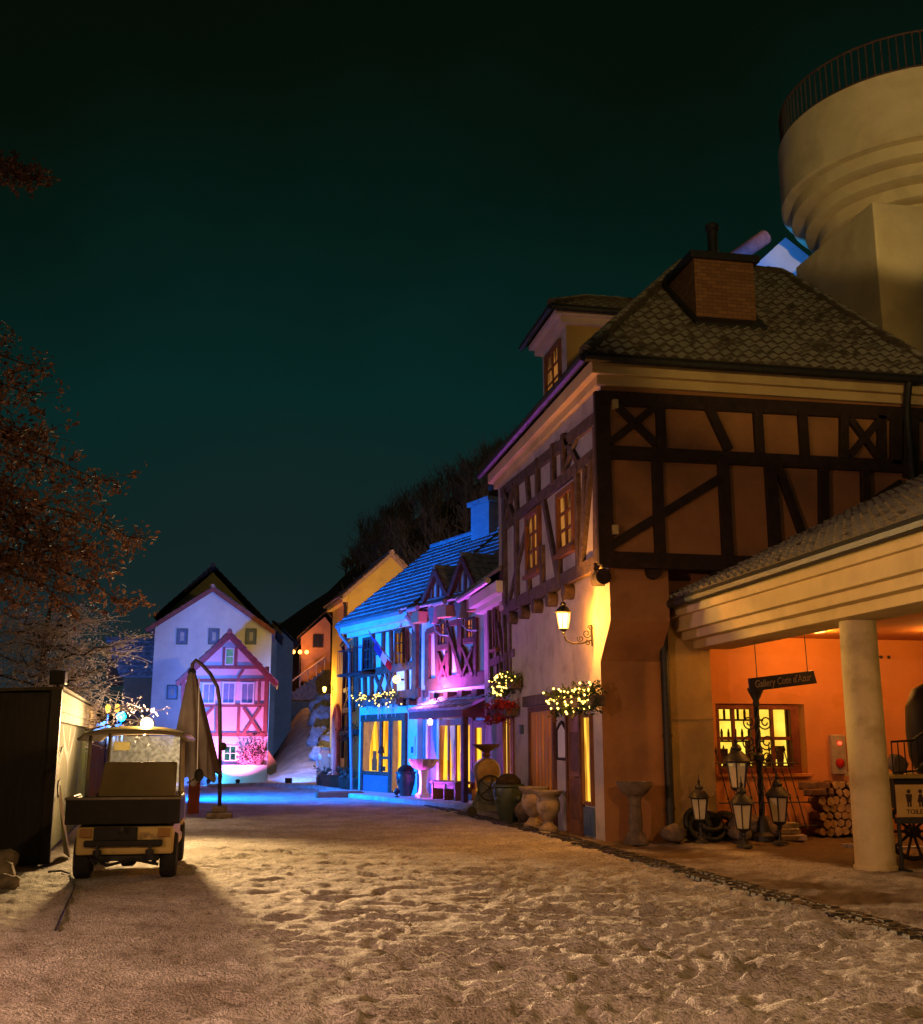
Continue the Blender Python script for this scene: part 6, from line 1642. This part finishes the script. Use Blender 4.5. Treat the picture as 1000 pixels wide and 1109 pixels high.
# toilet sign, wagon with barrel at the right edge
ts = thing('toilet_sign', 'cream toilet sign with man and woman figures on a black stand by the column', 'sign', (8.62, 13.35, 0))
TF = Fr((8.32, 13.3, 0), -4)
mb = MB(); mb.box(TF, .03, .72, .66, 1.07, -.03, 0); mb.build('board', OCHRE, ts, bevel=.006)
mb = MB()
for u, w_ in ((.20, 0), (.36, 1)):
    mb.lathe(TF.p(u, .985, .002), [(.026, 0), (.026, .004)], 14, axis=TF.W)
    if w_: mb.prism([TF.p(u - .02, .95, .001), TF.p(u + .02, .95, .001), TF.p(u + .05, .85, .001), TF.p(u - .05, .85, .001)], TF.W * .004)
    else: mb.prism([TF.p(u - .045, .95, .001), TF.p(u + .045, .95, .001), TF.p(u + .03, .85, .001), TF.p(u - .03, .85, .001)], TF.W * .004)
    for s_ in (-1, 1): mb.prism([TF.p(u + s_ * .017 - .011, .85, .001), TF.p(u + s_ * .017 + .011, .85, .001), TF.p(u + s_ * .017 + .011, .79, .001), TF.p(u + s_ * .017 - .011, .79, .001)], TF.W * .0038)
mb.build('pictogram', TIMBER, ts)
tx = bpy.data.curves.new('lettering', 'FONT'); tx.body = "TOILET"; tx.size = .085; tx.extrude = .002; tx.align_x = 'CENTER'
to = bpy.data.objects.new('lettering_curve', tx); COL.objects.link(to); bpy.context.view_layer.update(); dg = bpy.context.evaluated_depsgraph_get()
me = bpy.data.meshes.new_from_object(to.evaluated_get(dg)); bpy.data.objects.remove(to)
le = bpy.data.objects.new('lettering', me); COL.objects.link(le); me.materials.clear(); me.materials.append(TIMBER)
M = Matrix.Identity(4); M.col[0][:3] = TF.U; M.col[1][:3] = az; M.col[2][:3] = TF.W; M.col[3][:3] = TF.p(.29, .70, .003) - BASE[ts.name]; me.transform(M); le.parent = ts
mb = MB(); mb.box(TF, .0, .75, .58, .655, -.05, .02)
for u in (.04, .70): mb.box(TF, u - .02, u + .02, 0, .58, -.04, 0); mb.box(TF, u - .025, u + .025, 0, .03, -.25, .2)
mb.build('stand', IRON, ts, bevel=.005)

wg = thing('display_wagon', 'dark wooden display wagon with spoked wheel behind the round column', 'wagon', (9.6, 14.4, 0))
mb = MB(); mb.wbox(8.86, 11.2, 14.15, 15.3, .72, 1.12); mb.build('bed', BLACKWOOD, wg, bevel=.01)
mb = MB(); mb.wbox(8.82, 11.25, 14.08, 15.35, 1.12, 1.17); mb.build('top_board', pm('ochre_board', (.42, .3, .1), (.32, .22, .07), 3, .7, .2, 30), wg, bevel=.008)
wc = Vector((9.02, 14.05, .42))
mb = MB(); mb.tube([wc + Vector((math.cos(a) * .36, 0, math.sin(a) * .36)) for a in [i * 6.2832 / 28 for i in range(29)]], .035, 8, caps=False)
for k in range(10): mb.tube([wc, wc + Vector((math.cos(k * .628) * .36, 0, math.sin(k * .628) * .36))], .02, 6)
mb.lathe(wc, [(.08, -.08), (.08, .08)], 12, axis=(0, 1, 0)); mb.build('wheel', TIMBER, wg)
mb = MB()
for zz in (1.2, 1.62): mb.tube([(8.9, 14.2, zz), (9.25, 14.2, zz + .02), (9.45, 14.2, zz + .16)], .016, 5)
for i in range(6): mb.tube([(8.9 + i * .1, 14.2, 1.18), (8.9 + i * .1, 14.2, 1.62 + (.05 * max(0, i - 3)))], .010, 5)
mb.build('rail', IRON, wg)
mb = MB(); mb.lathe((9.78, 14.5, 1.17), [(.28, 0), (.36, .25), (.38, .6), (.36, .95), (.25, 1.2), (.1, 1.28)], 26)
one(mb, 'barrel', CB, 'tall dark rounded barrel standing on the display wagon', 'barrel', (9.78, 14.5, 1.17), smooth=40)
mb = MB(); mb.blob((9.12, 14.45, 1.31), .15, (1, 1, .9), 5, .2); one(mb, 'dark_pot', STONE_D, 'small dark pot behind the wagon rail', 'pot', (9.12, 14.45, 1.17), smooth=True)

# pale plinth border on the arcade floor
mb = MB(); mb.wbox(10.0, 11.6, 15.9, 16.02, -.02, .035); mb.wbox(9.4, 10.0, 16.5, 16.62, -.02, .035)
mb.prism([(9.42, 16.52, -.02), (10.02, 15.92, -.02), (10.1, 16.0, -.02), (9.5, 16.6, -.02)], (0, 0, .057)); one(mb, 'stone_border', STONE, 'low pale stone border on the arcade floor before the firewood', 'border', (10, 16, 0))

# ================================================================== ALONG THE CORNER HOUSE
lathe_thing('birdbath', 'grey stone pedestal basin in front of the dark gable wall', 'birdbath', (6.28, 17.50, 0), [
    ('base', STONE_D, [(.20, 0), (.20, .06), (.17, .09), (.15, .16), (.11, .2)]),
    ('shaft', STONE_D, [(.105, .2), (.12, .3), (.10, .55), (.10, .70), (.14, .76)]),
    ('basin', STONE_D, [(.14, .76), (.2, .80), (.27, .88), (.295, .95), (.30, .985), (.27, .985), (.22, .93), (.05, .90)])])
urn_prof = lambda s: [('base', STONE, [(.15 * s, 0), (.15 * s, .05 * s), (.10 * s, .09 * s), (.06 * s, .15 * s)]),
                      ('bowl', STONE, [(.06 * s, .15 * s), (.13 * s, .22 * s), (.185 * s, .32 * s), (.19 * s, .42 * s), (.16 * s, .50 * s), (.19 * s, .54 * s), (.235 * s, .58 * s), (.24 * s, .61 * s), (.21 * s, .61 * s), (.15 * s, .52 * s)])]
p = on_line(594, 5.60); lathe_thing('stone_urn', 'pale stone garden urn nearest the glazed door', 'urn', p, urn_prof(1.2), 'stone urns before the slatted door')
p = on_line(578, 5.60); lathe_thing('stone_urn', 'pale stone garden urn with a broad rim next to the dark jar', 'urn', p, urn_prof(1.25), 'stone urns before the slatted door')
p = on_line(577, 5.75); p.y += .5; mb = MB(); mb.blob(p + Vector((0, 0, .25)), .3, (.9, .9, .8), 4, .15); one(mb, 'round_stone_pot', STONE_D, 'brown round pot half hidden behind the stone urns', 'pot', p, smooth=True)
def jar(px, label, x=5.5, s=1.0, mat_=None, z=0, pos=None):
    p_ = pos or on_line(px, x); m_ = mat_ or pm('green_glazed_clay', (.05, .075, .06), (.03, .045, .04), 4, .35, .1, 20, spec=.5)
    t = thing('clay_jar', label, 'jar', p_, 'tall clay jars in the street')
    MB().lathe(p_, [(.19 * s, 0), (.2 * s, .04 * s), (.25 * s, .2 * s), (.31 * s, .45 * s), (.335 * s, .62 * s), (.32 * s, .72 * s), (.36 * s, .75 * s), (.36 * s, .80 * s), (.30 * s, .80 * s), (.2 * s, .7 * s)], 26).build('body', m_, t, smooth=40)
    MB().lathe(p_, [(.29 * s, .78 * s), (.27 * s, .90 * s), (.16 * s, 1.0 * s), (.03 * s, 1.03 * s)], 20).build('dark_planting', pm('dry_plants', (.05, .035, .02), (.025, .018, .012), 14, 1, .8, 30), t, smooth=True)
    for sx in (0, 1, 2, 3):
        a = sx * 1.5708 + .5; c_ = Vector(p_) + Vector((math.cos(a) * .31 * s, math.sin(a) * .31 * s, .5 * s)); MB().blob(c_, .06 * s, (1, 1, 1.3), sx, .1).build('relief_boss', m_, t, smooth=True)
    return t
jar(551, 'tall dark green clay jar before the narrow house door', 5.45, .95)
pw_ = B.at(439.5, 857, .45)
jar(0, 'blue-lit clay jar beside the blue house door', s=.84, pos=B.p(pw_[0] + .1, .13, .5))

# stone basin, bench and antique pump before the purple house
q_ = B.p(5.6, .13, .55)
bs = thing('stone_basin', 'shell-edged stone basin on a carved foot before the blue door', 'basin', q_)
MB().lathe(q_, [(.20, 0), (.20, .08), (.12, .14), (.09, .3), (.10, .55), (.13, .68), (.14, .74)], 20, fn=lambda a, z: 1 + .10 * math.cos(6 * a)).build('foot', WHITE, bs, smooth=40)
MB().lathe(q_, [(.14, .74), (.30, .82), (.38, .98), (.40, 1.04), (.34, 1.04), (.2, .94)], 32, fn=lambda a, z: 1 + .05 * math.cos(14 * a)).build('bowl', STONE, bs, smooth=40)
be = thing('bench', 'brown wooden bench against the purple shop window', 'bench', B.p(7.0, .13, .5))
mb = MB(); mb.box(B, 6.25, 7.75, .55, .62, .25, .72); mb.build('seat', WOOD, be, bevel=.01)
mb = MB(); mb.box(B, 6.35, 7.65, .42, .55, .62, .66); mb.build('apron', WOOD, be)
for u in (6.34, 7.0, 7.58):
    mb = MB(); mb.box(B, u, u + .08, .13, .55, .3, .68); mb.build('leg', WOOD, be, bevel=.006)
mb = MB(); mb.box(B, 6.3, 7.7, .14, .42, .12, .2); mb.build('back_board', WOOD, be)
pb = on_line(525, 5.35); pb.z = 0
pump = thing('antique_mill', 'antique iron mill with round drum, top bowl and small wheels by the purple house', 'mill', pb)
BLI = pm('blue_grey_iron', (.16, .2, .26), (.1, .12, .16), 6, .5, .2, 30)
mb = MB(); mb.wbox(pb.x - .45, pb.x + .45, pb.y - .25, pb.y + .25, .10, .16)
for s_ in (-1, 1): mb.prism([(pb.x - .28, pb.y + s_ * .2, .16), (pb.x + .3, pb.y + s_ * .2, .16), (pb.x + .16, pb.y + s_ * .2, .6), (pb.x + .2, pb.y + s_ * .2, .95), (pb.x - .16, pb.y + s_ * .2, .95), (pb.x - .12, pb.y + s_ * .2, .55)], (0, .04, 0))
mb.build('frame', BLI, pump, bevel=.01)
MB().lathe(pb + Vector((.05, -.24, .98)), [(.12, 0), (.26, .05), (.30, .15), (.30, .35), (.24, .45), (.12, .48)], 22, axis=(0, 1, 0)).build('drum', pm('ochre_enamel', (.42, .27, .09), (.28, .17, .06), 5, .4, .1, 20), pump, smooth=40)
MB().lathe(pb + Vector((.05, 0, 1.28)), [(.06, 0), (.09, .06), (.07, .12), (.2, .2), (.30, .26), (.31, .30), (.26, .29), (.1, .2)], 22).build('bowl', TIMBER_RED, pump, smooth=40)
for dx_ in (-.34, .34):
    c_ = pb + Vector((dx_, -.24, .11)); MB().lathe(c_, [(.11, -.02), (.11, .02)], 16, axis=(0, 1, 0)).build('wheel', IRON, pump, smooth=40)
c_ = pb + Vector((.05, -.36, .62)); mb = MB(); mb.tube([c_ + Vector((math.cos(a) * .27, 0, math.sin(a) * .27)) for a in [i * 6.2832 / 24 for i in range(25)]], .022, 6, caps=False)
for k in range(5): mb.tube([c_, c_ + Vector((math.cos(k * 1.2566) * .27, 0, math.sin(k * 1.2566) * .27))], .015, 5)
mb.build('flywheel', IRON, pump)

# ---- flower boxes with fairy lights, red flowers, garland
def flower_box(fr, u0, u1, v, w, label, bulbs, droop=.3, flowers=None, nleaf=500, box=True, spread=.10, grp='flower boxes on the facades'):
    t = thing('flower_box', label, 'flower box', fr.p((u0 + u1) / 2, v, w), grp)
    if box:
        m_ = MB(); m_.box(fr, u0, u1, v - .12, v + .06, w - .12, w + .12); m_.build('box', TIMBER_GREY, t, bevel=.01)
    pts = [fr.p(random.uniform(u0 - .05, u1 + .05), v + random.uniform(-droop, .22), w + random.uniform(-.1, .2)) for _ in range(60)]
    m_ = MB(); leaves(m_, pts, .05, .06, nleaf); m_.build('foliage', flowers or LEAF_GREEN, t, fix=False)
    if bulbs:
        bm_ = MB().blob((0, 0, 0), .020, lat=4, lon=6, amp=0).build('fairy_light', BULB, None, smooth=True); first_ = bm_
        for k_ in range(bulbs):
            q_ = first_ if k_ == 0 else first_.copy()
            if k_: COL.objects.link(q_)
            q_.parent = t; q_.location = random.choice(pts) + Vector((random.gauss(0, .06), random.gauss(0, .06), random.gauss(0, .05))) + fr.W * .07 - BASE[t.name]
    return t
ua = FA.at(600, 760, .2)[0]; ub = FA.at(650, 758, .2)[0]; vv = FA.at(622, 760, .2)[1]
flower_box(FA, ua + .05, ub - .05, vv, .22, 'flower box full of fairy lights above the glazed corner door', 85, .18, nleaf=1300)
ua = LF.at(540, 745, .2)[0]; ub = LF.at(560, 740, .2)[0]; vv = LF.at(549, 742, .2)[1]
flower_box(LF, ua, ub, vv, .22, 'flower box with fairy lights high on the narrow house', 70, .22, nleaf=900)
ua = LF.at(532, 772, .25)[0]; ub = LF.at(554, 770, .25)[0]; vv = LF.at(543, 771, .25)[1]
flower_box(LF, ua, ub, vv, .25, 'flower box overflowing with red flowers below the lit one', 0, .2, flowers=LEAF_RED, nleaf=1000)
ua = B.at(389, 765, .4)[0]; ub = B.at(424, 756, .4)[0]; vv = B.at(405, 761, .4)[1]
fb = flower_box(B, ua, ub + .6, vv + .02, .42, 'long garland box with fairy lights and hanging frosted fronds on the blue house', 80, .12, nleaf=600)
mb = MB()
for i in range(30):
    u = random.uniform(ua + .6, ub + .6); l_ = random.uniform(.15, .45); mb.tube([B.p(u, vv - .08, .45), B.p(u, vv - .08 - l_, .45)], [.018, .003], 5)
mb.build('fronds', BLUEP, fb)  # tapered icicles hanging under the garland box
ua = yv.at(368, 792, 1)[0]
flower_box(BF, BF.at(370, 795, .2)[0], BF.at(386, 790, .2)[0], BF.at(378, 793, .2)[1], .2, 'hanging basket with red flowers on the bay beside the yellow house', 0, .3, flowers=pm('mixed_petals', (.35, .05, .04), (.08, .1, .05), 8, .8, 0), nleaf=500)
# round lamp on the blue house
u, v = B.at(432, 736, .4); p = B.p(u, v, .42)
gl_ = thing('globe_lamp', 'round yellow lamp glowing on the upper wall of the blue house', 'lamp', B.p(u, v, .3))
MB().tube([B.p(u, v, .24), B.p(u, v, .36)], .03, 8).build('arm', IRON, gl_)
MB().blob(p + B.W * .05, .12, amp=.0, lat=10, lon=14).build('globe', em('globe_glass', (1, .62, .12), 6), gl_, smooth=True)
lamp('POINT', p + B.W * .30, 14, (1, .6, .12), radius=.1)
# flag
u, v = B.at(417, 690, .7)
pb0 = B.p(u - .35, v - .75, .25); pb1 = B.p(u + .1, v + .10, 1.25)
fl = thing('flag', 'blue white and red flag drooping from a pole above the garland', 'flag', pb0)
MB().tube([pb0, pb1 + (pb1 - pb0) * .05], .016, 6).build('pole', WOOD, fl)
mb = MB(); ncol = 12; nrow = 10
for j in range(nrow + 1):
    for i in range(ncol + 1):
        s = i / ncol; t_ = j / nrow
        base = pb0.lerp(pb1, .38 + .60 * t_)
        fall = Vector((0, 0, -1)) * .62 * s + B.U * (.55 * s) + B.W * (.08 * math.sin(s * 7 + t_ * 2))
        mb.v.append(base + fall)
for j in range(nrow):
    for i in range(ncol):
        a = j * (ncol + 1) + i; mb.f.append((a, a + 1, a + ncol + 2, a + ncol + 1)); mb.m.append([2, 1, 0][min(2, j * 3 // nrow)] if False else min(2, (nrow - 1 - j) * 3 // nrow))
mb.build('cloth', [pm('flag_blue', (.04, .08, .4), (.03, .06, .34), 3, .8, .1, 60, transl=.3), pm('flag_white', (.75, .75, .75), (.68, .68, .7), 3, .8, .1, 60, transl=.3), pm('flag_red', (.55, .02, .03), (.45, .015, .02), 3, .8, .1, 60, transl=.3)], fl, smooth=True, fix=False)

# ---- pots, planters and frosted rocks by the yellow house
POT = pm('terracotta_pot', (.32, .14, .08), (.22, .1, .06), 4, .85, .3, 30, snow=.3)
p = gnd(353, 848); p.z = terrain(p.x, p.y) if False else 0
lathe_thing('clay_pot', 'large round clay pot at the foot of the yellow house', 'pot', gnd(352, 845), [('body', POT, [(.24, 0), (.20, .35), (.30, .55), (.36, .9), (.30, 1.2), (.20, 1.35), (.26, 1.42), (.2, 1.42), (.1, 1.3)])])
for k, (px, py, w_, h_) in enumerate(((362, 853, 1.0, .45), (378, 856, .7, .4), (350, 852, .5, .35))):
    p = gnd(px, py); t = thing('planter_trough', ['wide planter trough before the yellow house', 'planter trough nearest the blue house corner', 'small planter trough left of the wide one'][k], 'planter', p, 'planters before the yellow house')
    MB().prism([(p.x - w_ * .42, p.y, 0), (p.x + w_ * .42, p.y, 0), (p.x + w_ * .5, p.y, h_), (p.x - w_ * .5, p.y, h_)], (0, .5, 0)).build('trough', POT if k != 1 else STONE_D, t, bevel=.02)
    m_ = MB(); leaves(m_, [Vector((p.x + random.uniform(-.4, .4) * w_, p.y + .25, h_ + random.uniform(0, .25))) for _ in range(20)], .07, .07, 140); m_.build('plants', pm('frosted_leaf', (.35, .33, .28), (.1, .1, .06), 9, .9, 0), t, fix=False)
p = gnd(376, 864); mb = MB(); mb.wbox(p.x - .9, p.x + .5, p.y, p.y + .8, -.02, .16); one(mb, 'brick_step', pm('red_step', (.35, .13, .07), (.25, .09, .05), 4, .9, .3, 20), 'low red brick step before the planters', 'step', p, bevel=.02)
FR = pm('frosted_rock', (.45, .46, .5), (.2, .2, .22), 3, .9, .7, 12, snow=.5)
for k, (px, py, yy, r_) in enumerate(((346, 800, 56, .6), (350, 780, 59, .7), (349, 764, 61, .65), (355, 808, 54, .55), (344, 816, 52, .35), (353, 822, 50, .4))):
    d = ray(px, py); p = EYEV + d * (yy / d.y); mb = MB(); mb.blob(p, r_, (1, 1, 1), k + 40, .28, 10, 14, 2.2)
    one(mb, 'frosted_rock', FR, ['frosted rock in the middle of the bank beside the yellow house', 'large frosted rock high on the bank by the wall lamp', 'topmost frosted rock of the bank', 'frosted rock touching the yellow wall', 'lowest frosted rock of the bank at the lane', 'frosted rock behind the large clay pot'][k], 'rock', p - Vector((0, 0, r_)), 'frosted rocks on the bank', smooth=True)

# ---- added street lamps out of frame, posts for the fill lights
for k, P_ in enumerate((STREET_FILL, STREET_FILL2)):
    t = thing('street_lamp', ['tall street lamp behind the viewpoint on the arcade side', 'tall street lamp behind the viewpoint on the booth side'][k], 'street lamp', (P_.x, P_.y - .3, 0))
    MB().tube([(P_.x, P_.y - .3, 0), (P_.x, P_.y - .3, P_.z + .3), (P_.x, P_.y, P_.z + .45)], [.07, .05, .035], 10).build('pole', IRON, t)
    MB().lathe(P_, [(.10, .25), (.26, .30), (.05, .45)], 16).build('shade', IRON, t, smooth=40)
    MB().blob(P_ + Vector((0, 0, .22)), .08, amp=0).build('bulb', em('street_bulb', (1, .65, .35), 8), t, smooth=True)
# ================================================================== TREES
def tree_branches(mb, a, b, r0, r1, wig, n=7):
    pts = []
    for i in range(n + 1):
        t = i / n; p = a.lerp(b, t) + Vector((random.gauss(0, wig), random.gauss(0, wig), random.gauss(0, wig))) * (t * (1 - t) * 4)
        pts.append(p)
    mb.tube(pts, [r0 + (r1 - r0) * i / n for i in range(n + 1)], 6)
    return pts


# big tree whose leafy boughs hang in from the left
tb_ = Vector((-6.3, 12.6, 0))
bt = thing('leafy_tree', 'tall tree with brown withered leaves whose boughs reach in from the left', 'tree', tb_)
trunk = MB(); trunk.tube([tb_, tb_ + Vector((.1, 0, 3)), tb_ + Vector((0, .2, 6)), tb_ + Vector((.2, .1, 10.5))], [.30, .25, .18, .06], 12)
lpts = []; tw = MB()
bough = [((30, 425), 12.3, 5.2), ((42, 470), 11.8, 5.0), ((105, 520), 12.5, 4.6), ((140, 582), 12.8, 4.2), ((75, 560), 12.0, 4.2), ((108, 612), 12.2, 3.9), ((130, 652), 12.6, 3.6), ((70, 640), 12.1, 3.4), ((60, 600), 12.8, 4.0), ((25, 500), 12.0, 4.8), ((20, 560), 12.4, 4.2), ((15, 615), 12.3, 3.8), ((20, 655), 12.0, 3.3), ((48, 192), 11.6, 7.2), ((30, 395), 12.6, 5.6), ((12, 470), 12.7, 4.9), ((90, 590), 12.4, 4.1), ((45, 625), 12.5, 3.8)]
for k, ((px, py), yy, z0) in enumerate(bough):
    e = aty(px, py, yy); a = tb_ + Vector((random.uniform(-.1, .2), .1, max(2.2, z0 + .9 + random.uniform(-.2, .4))))
    mid = a.lerp(e, .55) + Vector((0, 0, .28))
    p1 = tree_branches(trunk, a, mid, .05, .028, .05, 4); p2 = tree_branches(trunk, mid, e, .028, .008, .05, 6)
    if (px, py) == (48, 192):
        lpts += [p2[-1].lerp(p2[-3], random.random()) + Vector((random.gauss(-.04, .08), random.gauss(0, .08), random.gauss(0, .06))) for _ in range(60)]
        continue
    for i, p in enumerate(p2[1:]):
        for _ in range(12):
            q = p + Vector((random.gauss(0, .17), random.gauss(0, .20), random.gauss(-.05, .055 + .04 * (6 - i))))
            lpts.append(q)
            if random.random() < .35: tw.tube([p, q], .005, 3)
    for _ in range(34):
        p = random.choice(p1[1:] + p2[:2]); lpts.append(p + Vector((random.gauss(0, .22), random.gauss(0, .26), random.gauss(0, .09))))
    for _ in range(3):
        tw.tube([e, e + Vector((random.uniform(.1, .35), random.uniform(-.2, .2), random.uniform(-.06, .12)))], [.006, .003], 3)
trunk.build('trunk', pm('tree_bark', (.09, .06, .045), (.05, .035, .028), 6, .95, .6, 30), bt, smooth=True)
tw.build('sprays', MATS['tree_bark'], bt, fix=False)
lm = MB(); lpts = [p for p in lpts]
leaves(lm, lpts, .040, .05, 19000)
bm_leaf = pm('withered_leaf', (.22, .115, .08), (.028, .008, .006), 7.5, .8, 0, transl=.25, detail=8)
lm.build('crown', bm_leaf, bt, fix=False)

# snow-dusted bare tree behind the booth
sb = aty(42, 800, 23.0); sb.z = 0
sn = thing('snowy_tree', 'bare tree dusted with snow standing behind the dark booth', 'tree', sb)
tr = MB(); tr.tube([sb, sb + Vector((0, 0, 2.2)), sb + Vector((-.05, .05, 3.6)), sb + Vector((.05, 0, 4.6))], [.13, .10, .06, .02], 8)
tips = []; twg = MB()
for k in range(46):
    h = random.uniform(1.7, 3.9); an = random.uniform(0, 6.283); l = random.uniform(.9, 2.15) * (1 - .10 * (h - 1.7))
    a = sb + Vector((0, 0, h)); e = a + Vector((math.cos(an) * l, math.sin(an) * l * .8, random.uniform(-.1, .55) * l * .6))
    pts = tree_branches(tr, a, e, .03, .007, .08, 6)
    for p in pts[1:]:
        for _ in range(6):
            d = Vector((random.gauss(0, .35), random.gauss(0, .3), random.gauss(.04, .17)))
            twg.tube([p, p + d * .5 + Vector((0, 0, .03)), p + d], [.007, .005, .003], 3); tips += [p + d, p + d * .6]
SNOWTW = pm('snowy_twig', (.80, .75, .74), (.5, .43, .40), 9, .9, 0, transl=.45)
tr.build('trunk', pm('dark_bark', (.06, .045, .04), (.035, .027, .024), 6, .95, .5, 30, snow=.55), sn, smooth=True)
twg.build('sprays', SNOWTW, sn, fix=False)
lm = MB(); leaves(lm, tips, .030, .05, 9000); lm.build('crown', pm('frosted_buds', (.76, .70, .70), (.44, .34, .31), 6, .9, 0, transl=.55), sn, fix=False)
